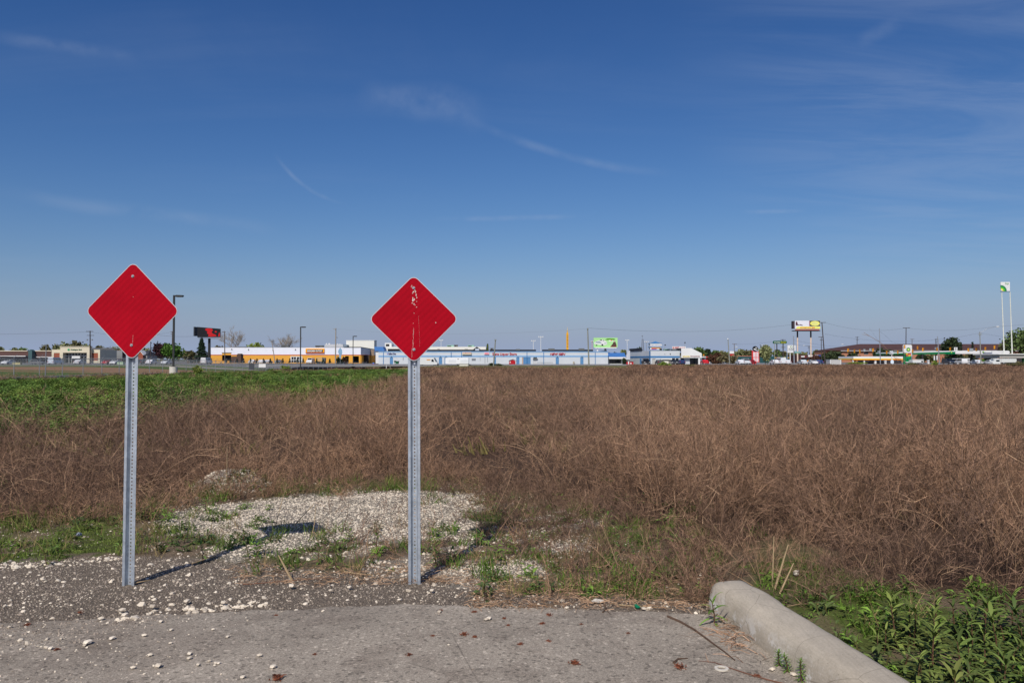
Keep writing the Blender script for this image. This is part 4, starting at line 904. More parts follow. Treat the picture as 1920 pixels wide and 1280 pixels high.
def car(a, b, d, kind, rgb, label, flip=False, group=None, name=None, z=None, cat=None):
    prof, win, wx, hw = PROF[kind]; L_ = prof[-1][0] - prof[0][0]; cxx = X((a + b) / 2, d); wpx = X(b, d) - X(a, d); end_on = wpx < 3.2; k = 1 if end_on else min(1.15, max(.78, wpx / L_))
    t = thing(name or {'sedan': 'parked_car', 'suv': 'parked_suv', 'van': 'passenger_van'}[kind], label, cat or {'sedan': 'car', 'suv': 'suv', 'van': 'van'}[kind], (cxx, d, gzf(cxx, d) if z is None else z), (R(-90) if int(a) % 2 else R(90)) if end_on else (R(180) if flip else 0), group)
    pm = M('car_paint_%d_%d_%d' % rgb, *rgb, .3, .03, 1, spec=.5); t.scale = (k, 1, k)
    mb = MB(); n = len(prof)
    # body lofted: full width low down, narrower cabin
    def wdt(z_): return hw if z_ < 1.02 else hw * (1 - .16 * (z_ - 1.02) / .7)
    vs = [(x_, -wdt(z_), z_) for x_, z_ in prof] + [(x_, wdt(z_), z_) for x_, z_ in prof]
    mb.add(vs, [tuple(range(n)), tuple(range(2 * n - 1, n - 1, -1))] + [(i + n, i, (i + 1) % n, (i + 1) % n + n) if 0 else (i, i + n, (i + 1) % n + n, (i + 1) % n) for i in range(n)]); mb.build('body', pm, t, world=False)
    for s_ in (-1, 1):
        mb = MB(); m_ = len(win); half = [(x_, s_ * (wdt(z_) + .012), z_) for x_, z_ in win]; mb.add(half, [tuple(range(m_))]); mb.build('side_window', glassd, t, world=False)
        o = bpy.data.objects.new('wheel', TY)
        for wx_ in (-wx, wx):
            w_ = bpy.data.objects.new('wheel', TY); COL.objects.link(w_); w_.parent = t; w_.location = (wx_, s_ * (hw - .1), .33); r_ = bpy.data.objects.new('rim', RM); COL.objects.link(r_); r_.parent = w_
        bpy.data.objects.remove(o)
    # windscreens
    i1 = max(range(n), key=lambda i: prof[i][1] * 10 + prof[i][0]); p1, p2 = prof[i1], prof[i1 + 1]; e = .015
    mb = MB(); a1 = (p1[0] + (p2[0] - p1[0]) * .12 + e, p1[1] + (p2[1] - p1[1]) * .12 + e); a2 = (p1[0] + (p2[0] - p1[0]) * .9 + e, p1[1] + (p2[1] - p1[1]) * .9 + e)
    mb.add([(a1[0], -wdt(a1[1]) * .9, a1[1]), (a1[0], wdt(a1[1]) * .9, a1[1]), (a2[0], wdt(a2[1]) * .9, a2[1]), (a2[0], -wdt(a2[1]) * .9, a2[1])], [(0, 1, 2, 3)]); mb.build('windscreen', glassd, t, world=False)
    for s_ in (-1, 1):
        mb = MB(); xf = prof[-1][0]; mb.box(xf - .1, xf + .02, s_ * hw * .75 - .16, s_ * hw * .75 + .16, .62, .76); mb.build('headlight', lampw, t, world=False)
        mb = MB(); xr = prof[0][0]; mb.box(xr - .03, xr + .1, s_ * hw * .78 - .12, s_ * hw * .78 + .12, .7, .92); mb.build('tail_light', lampr, t, world=False)
    return t
# ------------------------------------------------------------------ trees
def leafm(name, c0, c1, c2): return MATS.get(name) or plantmat(name, c0, c1, c2, .75, .15, .05, (.6, 1.5))
LM = {'green': leafm('leaves_green', S(92, 112, 62), S(76, 98, 54), S(100, 114, 68)), 'dark': leafm('leaves_dark', S(50, 66, 40), S(42, 56, 34), S(62, 72, 46)), 'bright': leafm('leaves_bright', S(78, 112, 44), S(66, 100, 38), S(90, 120, 50)),
      'lime': leafm('leaves_lime', S(118, 136, 58), S(102, 122, 50), S(124, 132, 62)), 'spring': leafm('leaves_spring', S(136, 142, 94), S(118, 128, 82), S(128, 128, 92)), 'maroon': leafm('leaves_maroon', S(66, 38, 40), S(52, 30, 34), S(72, 46, 42)),
      'olive': leafm('leaves_olive', S(110, 108, 70), S(94, 96, 60), S(104, 96, 68)), 'conifer': leafm('needles', S(54, 72, 54), S(44, 62, 46), S(58, 72, 50)), 'brown': leafm('leaves_brown', S(92, 62, 48), S(78, 52, 44), S(84, 66, 44))}
bark = M('bark', 92, 80, 68, .95, .2, 3); bark_pale = M('pale_bark', 150, 142, 130, .95, .15, 3)
def limb(mb, p, d, L_, r, depth, rg, spread=.5, tips=None, up=.1):
    n = 3; pts_ = [p]; 
    for k in range(n): p = p + d * L_ / n; pts_.append(p); d = (d + Vector((rg.gauss(0, .12), rg.gauss(0, .12), rg.gauss(up * .5, .08)))).normalized()
    mb.tube(pts_, [r * (1 - .5 * k / n) for k in range(n + 1)], 4, cap=False)
    if tips is not None: tips.append(p)
    if depth <= 0: return
    for k in range(rg.choice((3, 3, 4))):
        dd = (d + Vector((rg.gauss(0, spread), rg.gauss(0, spread), rg.gauss(up, spread * .6)))).normalized(); q_ = pts_[rg.choice((1, 2, 3, 3))]; limb(mb, q_, dd, L_ * rg.uniform(.55, .8), r * .62, depth - 1, rg, spread, tips, up)
def tree(a, b, top, d, kind, label, base=None, name=None, cat='tree', group=None, n=1400, form='round', squash=1.0, trunk=True, leaf=None):
    cx_ = X((a + b) / 2, d); w_ = (X(b, d) - X(a, d)) / 2; z0 = gzf(cx_, d) if base is None else Zp(base, d); H = Zp(top, d) - z0; rg = random.Random(int(a * 13 + top * 7))
    nm = name or {'bush': 'bush', 'conifer': 'conifer_tree', 'bare': 'bare_tree'}.get(form, 'broadleaf_tree')
    t = thing(nm, label, cat, (cx_, d, z0), 0, group)
    if form == 'bare':
        mb = MB(); limb(mb, Vector((0, 0, -.2)), Vector((0, 0, 1)), H * .34, H * .02, 0, rg); mb.build('trunk', bark_pale, t, world=False)
        mb = MB(); p = Vector((0, 0, H * .28))
        for k in range(7):
            an = 6.28 * k / 7 + rg.uniform(-.3, .3); le = rg.uniform(.15, .95); limb(mb, p + Vector((0, 0, rg.uniform(0, H * .1))), Vector((math.cos(an) * le, math.sin(an) * le * .7, 1)).normalized(), H * rg.uniform(.24, .32), H * .010, 4, rg, .5, None, .12)
        co = mb.v; zm = max(v[2] for v in co); xm = sorted(abs(v[0]) for v in co)[int(len(co) * .96)]; mb.v = [(v[0] * w_ / xm, v[1] * w_ / xm, v[2] * H / zm) for v in co]; mb.build('crown', M('bare_twigs', 158, 148, 134, .95, .1, 3), t, world=False); return t
    ls = leaf or max(.05, min(.6, d / 620)) ; mb = MB(); cz0 = H * (.22 if form == 'round' else .02); 
    if form == 'bush': cz0 = 0
    cen = []
    if form in ('round', 'bush'):
        for k in range(26 if form == 'round' else 16):
            u = Vector((rg.gauss(0, 1), rg.gauss(0, 1), rg.gauss(0, 1))).normalized() * rg.uniform(.35, .82); hz_ = (H - cz0) / 2
            cen.append((u.x * w_, u.y * w_ * .9, cz0 + hz_ + u.z * hz_, rg.uniform(.22, .42)))
        for k in range(n):
            c_ = cen[rg.randrange(len(cen))]; rr = c_[3]; v = Vector((rg.gauss(0, .5), rg.gauss(0, .5), rg.gauss(0, .5))) * rr; p = Vector((c_[0] + v.x * w_, c_[1] + v.y * w_, max(.05, min(H * 1.0, c_[2] + v.z * H * .55))))
            e1 = Vector((rg.gauss(0, 1), rg.gauss(0, 1), rg.gauss(0, 1))).normalized() * ls * rg.uniform(.6, 1.3); e2 = e1.cross(Vector((rg.gauss(0, 1), rg.gauss(0, 1), rg.gauss(0, 1)))).normalized() * ls * rg.uniform(.4, .9)
            mb.add([p - e1, p - e2, p + e1, p + e2], [(0, 1, 2, 3)])
    else:
        for k in range(n):
            zz = rg.random() ** 1.25; rad = w_ * (1 - zz) ** .85 * (rg.uniform(.55, 1.05)) * (1 + .18 * math.sin(zz * 34)); an = rg.uniform(0, 6.283); p = Vector((math.cos(an) * rad, math.sin(an) * rad, H * (.06 + .94 * zz)))
            e1 = Vector((math.cos(an), math.sin(an), -.35)).normalized() * ls * 1.3; e2 = Vector((-math.sin(an), math.cos(an), rg.gauss(0, .3))) * ls * .6; mb.add([p - e1, p - e2, p + e1, p + e2], [(0, 1, 2, 3)])
    mb.build('crown', LM[kind], t, world=False)
    mb = MB(); tr = max(.03, H * .02)
    mb.tube([(0, 0, -.2), (w_ * .02, 0, H * .35), (0, 0, H * .7)], [tr, tr * .8, tr * .3], 6)
    if form == 'round':
        for k in range(5):
            an = 1.257 * k; mb.tube([(0, 0, H * (.3 + .05 * k)), (math.cos(an) * w_ * .6, math.sin(an) * w_ * .6, H * (.55 + .05 * k))], [tr * .5, tr * .15], 5)
    elif form == 'bush':
        for k in range(4):
            an = 1.57 * k; mb.tube([(0, 0, 0), (math.cos(an) * w_ * .5, math.sin(an) * w_ * .5, H * .6)], [tr * .7, tr * .2], 5)
    mb.build('trunk' if form != 'bush' else 'stems', bark, t, world=False); return t
# ------------------------------------------------------------------ poles and wires
def pole(pxb, pxt, top, d, label, m=None, r=.14, arms=(), name='utility_pole', cat='utility pole', transformer=(), base=None, group=None):
    m = m or wood; xb, xt, zt = X(pxb, d), X(pxt, d), Zp(top, d); z0 = (gzf(xb, d) if base is None else base); t = thing(name, label, cat, (xb, d, z0), 0, group)
    mb = MB(); mb.tube([(xb, d, z0 - .3), (xt, d, zt)], [r * 1.15, r * .8], 8); mb.build('pole', m, t)
    for (a, b, py_) in arms:
        k = (Zp(py_, d) - z0) / (zt - z0); xc = xb + (xt - xb) * k; mb = MB(); mb.box(X(a, d), X(b, d), d - r - .12, d - r * .8, Zp(py_, d) - .07, Zp(py_, d) + .07); ca_ = mb.build('crossarm', m, t)
        mb = MB()
        for q_ in (.04, .3, .7, .96): mb.cyl(X(a, d) + (X(b, d) - X(a, d)) * q_, d - r - .06, Zp(py_, d) + .07, Zp(py_, d) + .25, .05, .03, 6)
        mb.build('insulators', steel, ca_)
    for (a, py_, h) in transformer:
        mb = MB(); mb.cyl(X(a, d), d - .05, Zp(py_ + h, d), Zp(py_, d), .28, n=10); mb.cyl(X(a, d), d - .05, Zp(py_, d), Zp(py_, d) + .18, .06, n=6); mb.build('transformer', steel, t)
    return t
wire_m = M('black_cable', 60, 60, 62, .7, 0)
def wire(pa, pb, sag, label, r=.03, m=None):
    a = W(*pa); b = W(*pb); A = Vector((a[0], pa[2], a[1])); B = Vector((b[0], pb[2], b[1])); n = 14; mb = MB()
    mb.tube([A.lerp(B, i / n) - Vector((0, 0, sag * 4 * (i / n) * (1 - i / n))) for i in range(n + 1)], r, 4); return tag(mb.build('overhead_wire', m or wire_m), label, 'wire')
def lamp(px_, top, base_py, d, hx0, hx1, label, h_base=True):
    z0 = Zp(base_py, d); x = X(px_, d); t = thing('parking_lot_lamp', label, 'street lamp', (x, d, z0))
    zb = z0 + (.75 if h_base else .15); mb = MB(); mb.cyl(x, d, z0 - .5, zb, .42 if h_base else .35, n=16); mb.build('concrete_base', conc, t)
    zt = Zp(top, d) - .12; mb = MB(); mb.box(x - .09, x + .09, d - .09, d + .09, zb + .05, zt + .1); mb.box(x - .2, x + .2, d - .2, d + .2, zb, zb + .06); mb.build('pole', dark_steel, t)
    xa, xe = X(hx0, d), X(hx1, d); mb = MB(); mb.box(x + .08, xe - .75, d - .05, d + .05, zt - .03, zt + .05); mb.build('arm', dark_steel, t)
    mb = MB(); mb.prism([(xe - .8, zt - .09), (xe - .08, zt - .09), (xe, zt - .02), (xe, zt + .09), (xe - .7, zt + .12), (xe - .8, zt + .06)], d - .22, d + .22); hd = mb.build('lamp_head', dark_steel, t)
    mb = MB(); mb.box(xe - .7, xe - .1, d - .17, d + .17, zt - .115, zt - .092); mb.build('lens', M('lamp_lens', 150, 150, 145, .3, 0), hd); return t
# ================================================================== left half
# paved strip and kerb of the fenced lot
def patch(name, pxs, m, z=.01, th=.02, ycap=None):
    mb = MB(); pts_ = []
    for a, b in pxs: x_, y_ = G(a, b); pts_.append((x_, y_))
    n = len(pts_); zz = [gzf(x_, y_) + z for x_, y_ in pts_]; mb.add([(p[0], p[1], q_) for p, q_ in zip(pts_, zz)] + [(p[0], p[1], q_ - .3) for p, q_ in zip(pts_, zz)], [tuple(range(n - 1, -1, -1)), ] + [(i, (i + 1) % n, (i + 1) % n + n, i + n) for i in range(n)]); return mb.build(name, m)
lotgrey = M('lot_asphalt', 128, 124, 118, .9, .12, .3)
def strip_along(name, pts_, w_, m, h, kind=None, label=None, cat=None):
    mb = MB(); vs = []; 
    for i, (x_, y_) in enumerate(pts_):
        a = pts_[max(0, i - 1)]; b = pts_[min(len(pts_) - 1, i + 1)]; dx, dy = b[0] - a[0], b[1] - a[1]; l = math.hypot(dx, dy); nx_, ny_ = -dy / l * w_ / 2, dx / l * w_ / 2; z = gzf(x_, y_)
        vs += [(x_ + nx_, y_ + ny_, z - .1), (x_ + nx_, y_ + ny_, z + h), (x_ - nx_, y_ - ny_, z + h), (x_ - nx_, y_ - ny_, z - .1)]
    mb.add(vs, [(4 * i + k, 4 * i + k + 1, 4 * i + k + 5, 4 * i + k + 4) for i in range(len(pts_) - 1) for k in range(3)] + [(0, 3, 2, 1), (4 * len(pts_) - 4, 4 * len(pts_) - 3, 4 * len(pts_) - 2, 4 * len(pts_) - 1)]); o = mb.build(name, m); return tag(o, label, cat, kind=kind)
kp = [(-40.5, 30), (-39.6, 45), (-38.9, 55), (-38.5, 62), (-38.2, 72), (-38, 84), (-38.2, 98)]
strip_along('lot_kerb', kp, .3, conc, .34, label='long pale concrete kerb between the green weeds and the chain link fence', cat='kerb')
strip_along('lot_path', [(x_ - 1.6, y_) for x_, y_ in kp], 2.6, M('path_grey', 170, 164, 158, .9, .08, .5), .16, kind='structure')
# chain link fence with barbed wire arms
q = NB('chain_link'); mp = q.N.new('ShaderNodeMapping'); mp.inputs['Rotation'].default_value = (R(45), 0, 0); q.L.new(q.tc.outputs['Object'], mp.inputs[0]); sv = q.N.new('ShaderNodeSeparateXYZ'); q.L.new(mp.outputs[0], sv.inputs[0])
def lines(o_): return q.math('LESS_THAN', q.math('FRACT', q.math('MULTIPLY', o_, 16.0)), .085)
al = q.math('MAXIMUM', lines(sv.outputs[1]), lines(sv.outputs[2])); q.L.new(al, q.b.inputs['Alpha']); q.b.inputs['Metallic'].default_value = .3
chain_m = q.out(q.scale(S(168, 172, 172), q.rng(q.noise(3), .3, .7, .9, 1.1)), .5)
def fence(name, label, pts_, h, arm, sp, r=.035, mesh=True, limit=96):
    t = thing(name, label, 'fence', (pts_[0][0], pts_[0][1], gzf(*pts_[0]))); P_ = []
    for i in range(len(pts_) - 1):
        a, b = Vector(pts_[i]), Vector(pts_[i + 1]); n = max(1, round((b - a).length / sp)); P_ += [a.lerp(b, k / n) for k in range(n)]
    P_.append(Vector(pts_[-1])); rail = []; mv = []
    for i, p in enumerate(P_):
        z = gzf(p.x, p.y); mb = MB(); mb.cyl(p.x, p.y, z - .3, z + h + .05, r, n=7)
        if arm: mb.tube([(p.x, p.y, z + h), (p.x + .3, p.y + .02, z + h + .33)], .018, 5)
        if i < limit: mb.build('post', steel, t)
        rail.append((p.x, p.y, z + h - .03)); mv += [(p.x + .04, p.y, z + .03), (p.x + .04, p.y, z + h - .03)]
    mb = MB(); mb.tube(rail, .024, 5); mb.build('top_rail', steel, t)
    if arm:
        for k in range(3):
            f_ = (k + 1) / 3; mb = MB(); mb.tube([(x_ + .3 * f_, y_, z_ + .03 + .33 * f_) for x_, y_, z_ in rail], .006, 4); mb.build('barbed_wire', steel, t)
    mb = MB(); mb.add(mv, [(2 * i, 2 * i + 2, 2 * i + 3, 2 * i + 1) for i in range(len(P_) - 1)]); mb.build('wire_mesh', chain_m, t); return t
fence('chain_link_fence', 'long chain link fence with slanted barbed wire arms receding behind the green weeds', [(-45.2, 56), (-45.0, 72), (-45.5, 100), (-46.5, 125), (-45.5, 160), (-44, 190), (-43.5, 215), (-42.5, 232)], 1.85, True, 4.0)
fence('chain_link_fence', 'low chain link fence further back, beyond the dirt strip at far left', [(-150, 186), (-118, 188), (-92, 190), (-70, 192), (-56, 194)], 1.8, False, 3.4)
# taller pole rising out of the near fence
pole(85.5, 86.5, 645, 77, 'tall pale thin post standing in the near chain link fence at far left', steel, .045, name='fence_mast', cat='post')
def sheet_on_fence(a, b, top, bot, d, m, label, name, cat='sign'):
    mb = MB(); mb.box(X(a, d), X(b, d), d - .05, d + .01, Zp(bot, d), Zp(top, d)); return tag(mb.build(name, m), label, cat)
sheet_on_fence(485.5, 498.5, 682, 688.5, 139, white_p, 'blank white notice panel hanging on the chain link fence', 'fence_sign'); sheet_on_fence(467, 477, 681, 692.5, 135, M('dark_mesh_panel', 70, 74, 80), 'dark grey panel on the fence left of the white notice', 'mesh_sheet', 'panel')
lamp(325.5, 553, 700, 88, 325, 342.5, 'tall dark parking lot lamp on a round white base, just right of the left sign'); lamp(563.5, 612, 696.5, 153, 563, 573, 'dark parking lot lamp standing in front of the yellow and white store front', False); lamp(662, 629.5, 692, 210, 662, 669, 'smallest of the three dark parking lot lamps, by the store corner')
def marker(px_, top, bot, d, lean, m, label):
    x = X(px_, d); z0 = Zp(bot, d); mb = MB(); mb.tube([(x, d, z0 - .2), (x + lean, d, Zp(top, d))], .07, 6); return tag(mb.build('marker_post', m), label, 'post')
marker(724.5, 684, 690, 180, 0, white_p, 'short white marker post in the verge left of the scratched sign'); marker(730.5, 682, 697.5, 125, .16, M('grey_wood', 140, 136, 128), 'leaning grey wooden post in the brush left of the scratched sign')
# bank
t = thing('bank_building', 'cream and red brick bank with a tall cream portal and glass entrance', 'bank', (X(140, 330), 330, 0)); d = 330
brick = M('red_brick', 150, 84, 62, .85, .15, 2); brickd = M('dark_brick', 84, 48, 46, .85, .12, 2)
hollow_front('wall', t, cream, 97, 187.5, 655.3, 330, 14, [(101, 112, 661.5, 673), (118, 163, 661, 679), (171, 184, 661.5, 676)]); roof_slab(t, roof_m, 97, 187.5, 655.3, 330, 14)
pxbox('brick_panel', t, brick, 101, 112, 661.5, 673, 330.12); pxbox('brick_panel', t, brick, 171, 184, 661.5, 676, 330.12)
mb = MB(); x0, x1 = X(113, 328), X(168, 328); mb.box(x0, x1, 328, 329.9, Zp(661, 328), Zp(650.3, 328)); mb.box(x0, X(118, 328), 328, 329.9, -.3, Zp(661, 328)); mb.box(X(163, 328), x1, 328, 329.9, -.3, Zp(661, 328)); mb.box(x0 - .2, x1 + .2, 327.8, 330.2, Zp(650.3, 328), Zp(650.3, 328) + .25); mb.build('portal', cream, t)
gl = pxbox('glass_entrance', t, glassd, 118, 163, 661, 680, 329.95); mb = MB()
for k in range(9): xx = X(118 + 5.6 * k, 329.8); mb.box(xx - .06, xx + .06, 329.8, 329.94, 0, Zp(661, 329.8))
mb.box(X(118, 329.8), X(163, 329.8), 329.78, 329.8, Zp(668, 329.8), Zp(667, 329.8)); mb.build('mullion', white_p, gl)
pxbox('entrance_canopy', t, white_p, 135, 150, 667, 672, 328.5, .9); gs = M('dark_green_letters', 30, 92, 66)
text('Huntington Bank', X(143, 327.9), 327.93, Zp(655.6, 328), 4.7, .75, gs, t)
mb = MB(); mb.tube([(X(128.5, 327.9), 327.99, Zp(655.4, 328)), (X(128.5, 327.9), 327.9, Zp(655.4, 328))], .5, 6); mb.build('emblem', M('emblem_green', 70, 160, 110), t)
t = thing('shop_building', 'dark red brick building with a grey parapet right of the bank', 'building', (X(208, 350), 350, 0))
hollow_front('wall', t, brickd, 171, 229, 656, 350, 14, [(174, 178, 672, 680), (184, 188, 672, 680)]); roof_slab(t, roof_m, 171, 229, 656, 350, 14); pxbox('parapet', t, M('grey_parapet', 98, 98, 100), 171, 214, 652, 660, 350, .1, .12); pxbox('parapet', t, M('grey_panel', 138, 140, 138), 214, 229.5, 657, 672, 350, .1, .1); pxbox('awning', t, cream, 190, 199, 668.5, 670, 348.5, 1.4); pxbox('window', t, glassd, 174, 178, 672, 680, 350.2); pxbox('window', t, glassd, 184, 188, 672, 680, 350.2)
# strip mall far left
t = thing('strip_mall', 'long dark brown brick strip mall at the far left edge', 'building', (X(20, 345), 345, 0)); mallb = M('brown_brick', 92, 66, 60, .85, .12, 2)
hollow_front('wall', t, mallb, -160, 97, 658.5, 345, 16, [(-150, -110, 671, 680), (-90, -40, 671, 680), (-25, 18, 671, 680), (30, 50, 671, 680), (64, 94, 671, 680)]); roof_slab(t, roof_m, -160, 97, 658.5, 345, 16)
for a, b in ((-150, -110), (-90, -40), (-25, 18), (30, 50), (64, 94)): pxbox('window', t, glassd, a, b, 671, 680, 345.2)
pxbox('fascia', t, cream, -160, 52, 657, 658.4, 345, .2, .25); pxbox('fascia', t, cream, 60, 97, 657, 658.4, 345, .2, .25); pxbox('canopy', t, white_p, -150, 48, 666.8, 668.2, 343, 1.9); pxbox('canopy', t, white_p, 68, 97, 668.5, 669.8, 343, 1.9)
mb = MB(); xa, xb = X(53, 342.5), X(60, 342.5); mb.prism([(xa, -.2), (xa, Zp(657.5, 342.5)), ((xa + xb) / 2, Zp(655, 342.5)), (xb, Zp(657.5, 342.5)), (xb, -.2)][::-1], 342.5, 344.8); mb.build('gable_entrance', M('teal_siding', 70, 98, 100), t)
# houses
def house(a, b, eave, ridge, d, wm_, rm_, label, depth=9, gable=None, wins=()):
    t = thing('house', label, 'house', (X((a + b) / 2, d), d, 0)); x0, x1, ze, zr = X(a, d), X(b, d), Zp(eave, d), Zp(ridge, d); bx('wall', t, wm_, x0, x1, d, d + depth, -.3, ze)
    mb = MB(); o_ = .4; y0, y1, ym = d - o_, d + depth + o_, d + depth / 2; mb.add([(x0 - o_, y0, ze), (x1 + o_, y0, ze), (x1 + o_, y1, ze), (x0 - o_, y1, ze), (x0 + 1, ym, zr), (x1 - 1, ym, zr)], [(0, 1, 5, 4), (1, 2, 5), (2, 3, 4, 5), (3, 0, 4), (0, 3, 2, 1)]); mb.build('roof', rm_, t)
    if gable:
        ga, gb, gr = gable; xa, xb = X(ga, d - 1.5), X(gb, d - 1.5); zz, zg = Zp(eave, d), Zp(gr, d); mb = MB(); mb.prism([(xa, -.3), (xa, zz), ((xa + xb) / 2, zg), (xb, zz), (xb, -.3)][::-1], d - 1.5, d - .003); gw = mb.build('gable_wall', brick, t)
        mb = MB(); xm = (xa + xb) / 2; mb.prism([(xa - .4, zz - .2), (xm, zg + .15), (xb + .4, zz - .2), (xb + .4, zz + .05), (xm, zg + .42), (xa - .4, zz + .05)], d - 1.9, d + 2); mb.build('gable_trim', white_p, gw)
    for (wa, wb, wt, wbt) in wins: pxbox('window', t, glassd, wa, wb, wt, wbt, d, .02, .04)
    return t
roofd = M('dark_shingle', 58, 60, 66, .9, .12, 1); house(258, 276, 665, 657, 320, M('grey_siding', 168, 166, 160), roofd, 'small house with a dark roof and an orange brick gable behind the left sign post', gable=(258, 268, 658.5), wins=((270, 273, 669, 673),))
t = thing('low_building', 'low flat roofed building with a white fascia beside the dark conifer', 'building', (X(368, 330), 330, 0)); hollow_front('wall', t, M('brown_render', 96, 84, 74), 350, 386, 664, 330, 10, [(356, 362, 667, 680), (367, 384, 667, 678)]); pxbox('roof', t, white_p, 349, 386.5, 662.8, 664.4, 329.5, 11); pxbox('window', t, glassd, 367, 384, 667, 678, 330.2); pxbox('door', t, glassd, 356, 362, 667, 680, 330.2)
# trees on the left
TL = [(-8, 7, 648, 420, 'spring', 'pale spring green tree cut by the left edge of the frame'), (17, 36, 652.5, 430, 'spring', 'low pale green tree above the far left strip mall, left one'), (33, 53, 650, 425, 'green', 'rounded mid green tree above the strip mall, right one'), (74, 98, 647, 430, 'olive', 'olive tree behind the left wing of the bank'), (95, 118, 645.5, 435, 'spring', 'pale tree directly behind the left end of the cream portal'), (112, 134, 641, 425, 'spring', 'tall pale green tree behind the bank sign'), (127, 158, 639, 430, 'olive', 'tallest olive green tree behind the bank portal'), (150, 172, 645, 440, 'spring', 'pale tree behind the utility pole by the bank'), (176, 200, 648, 440, 'olive', 'olive treetop over the grey parapet right of the bank'), (196, 232, 650, 445, 'spring', 'low spring tree at the right end of the dark brick building'), (255, 284, 650, 430, 'spring', 'pale hazy tree behind the small brick gabled house'), (228, 256, 652, 450, 'olive', 'olive tree between the dark brick building and the gabled house')]
for a, b, tp, d, k, lb in TL: tree(a, b, tp, d, k, lb)
tree(285, 318, 640.5, 305, 'maroon', 'large dark maroon leaved tree left of the tall lamp', n=1500); tree(303, 342, 643.5, 275, 'bright', 'rounded bright green tree right behind the tall lamp pole', n=1500); tree(342, 366, 656, 320, 'olive', 'low dull olive tree between the green tree and the conifer'); tree(365, 391, 634, 300, 'conifer', 'dark ragged conifer below the black billboard', form='conifer', n=1500)
tree(412, 466, 607.5, 390, 'olive', 'big leafless spreading tree behind the left half of the yellow and white store', form='bare'); tree(513, 562, 624, 390, 'olive', 'smaller leafless spreading tree behind the store, left of its sign', form='bare'); tree(464, 499, 643, 400, 'lime', 'round lime green treetop over the store roof between two bare trees'); tree(400, 420, 648, 410, 'olive', 'low twiggy tree behind the left end of the store')
tree(357.5, 381, 683, 80, 'lime', 'bright lime green shrub in front of the chain link fence', base=704, form='bush', cat='shrub', n=900, leaf=.07); tree(524, 546, 684, 118, 'lime', 'small yellow green shrub in front of the fence, left of the second lamp', base=698, form='bush', cat='shrub', n=600, leaf=.09); tree(502, 514, 690, 118, 'bright', 'tiny green shrub at the fence foot right of the white notice', base=698.5, form='bush', cat='shrub', n=300, leaf=.09)
# black billboard
black = M('black_panel', 24, 24, 28, .5, .05, 1); t = thing('billboard', 'black billboard with a big red shape, on a single dark post', 'billboard', (X(390, 285), 285, 0)); d = 285
mb = MB(); mb.cyl(X(390, d), d + 1.2, -.3, Zp(634, d), .5, .45, 12); mb.build('post', dark_steel, t); mb = MB()
xa, xb = X(371, d), X(410.5, d); mb.add([(xa, d - .6, Zp(632.5, d)), (xb, d + 1.2, Zp(632, d)), (xb, d + 1.2, Zp(616, d)), (xa, d - .6, Zp(612.8, d)), (xa, d - .2, Zp(632.5, d)), (xb, d + 1.6, Zp(632, d)), (xb, d + 1.6, Zp(616, d)), (xa, d - .2, Zp(612.8, d))], [(0, 1, 2, 3), (5, 4, 7, 6), (0, 4, 5, 1), (1, 5, 6, 2), (2, 6, 7, 3), (3, 7, 4, 0)]); pn = mb.build('panel', black, t)
mb = MB()
def on_panel(u, v): x_ = xa + (xb - xa) * u; y_ = d - .6 + 1.8 * u - .05; zt_ = Zp(612.8, d) * (1 - u) + Zp(616, d) * u; zb_ = Zp(632.5, d) * (1 - u) + Zp(632, d) * u; return (x_, y_, zb_ + (zt_ - zb_) * v)
shape = [(.33, .78), (.38, .92), (.5, .97), (.64, .93), (.68, .75), (.62, .6), (.66, .42), (.8, .3), (.84, .12), (.6, .06), (.46, .1), (.5, .3), (.42, .42), (.44, .6)]
mb.add([on_panel(*p) for p in shape], [tuple(range(len(shape) - 1, -1, -1))]); mb.add([on_panel(*p) for p in ((.74, .6), (.8, .74), (.86, .62), (.82, .52))], [(3, 2, 1, 0)]); mb.add([on_panel(*p) for p in ((.9, .1), (.985, .1), (.985, .5), (.95, .6))], [(0, 1, 2, 3)]); mb.build('red_artwork', M('poster_red', 200, 24, 30, .5, .04, 1), pn)
pxbox('rear_panel', t, M('dark_grey_panel', 52, 56, 62), 367.5, 369.5, 613, 630, d + 2.2, .3, 2.4); mb = MB(); mb.box(X(373, d), X(405, d), d - .9, d + 2.4, Zp(634.5, d), Zp(634, d)); 
for k in range(5): mb.tube([(X(376 + 7 * k, d), d + .3, Zp(634, d)), (X(376 + 7 * k, d), d - 1.1, Zp(634.8, d))], .06, 4)
mb.build('catwalk', dark_steel, t)
# poles, left
pole(169.5, 168.5, 620, 268, 'dark utility pole with two crossarms beside the bank portal', M('dark_pole_wood', 70, 62, 60, .9, .15, 2), .2, [(162, 175, 621.3), (163.5, 176.5, 628.8)], transformer=[(163.5, 636, 2.2), (172.5, 636, 2.2)])
pole(282.5, 282.5, 640, 290, 'plain thin utility pole right of the small gabled house', M('dark_pole_wood', 1, 1, 1), .15); pole(323, 322.5, 621, 300, 'grey utility pole almost hidden behind the tall dark lamp', wood, .15, [(320, 325, 622), (320, 325, 626)])
pole(422, 420.5, 620.5, 270, 'thin utility pole in front of the left end of the store', wood, .16, [(416, 424, 622.3)]); pole(516.5, 509.5, 639, 272, 'short utility pole leaning left in front of the store', M('pale_pole_wood', 150, 142, 130, .9, .15, 2), .14)
pole(629, 629.5, 615, 262, 'pale wooden utility pole in front of the store sign end', M('pale_pole_wood', 1, 1, 1), .2, [(625, 631, 617)], transformer=[(631.5, 632, 1.4)])
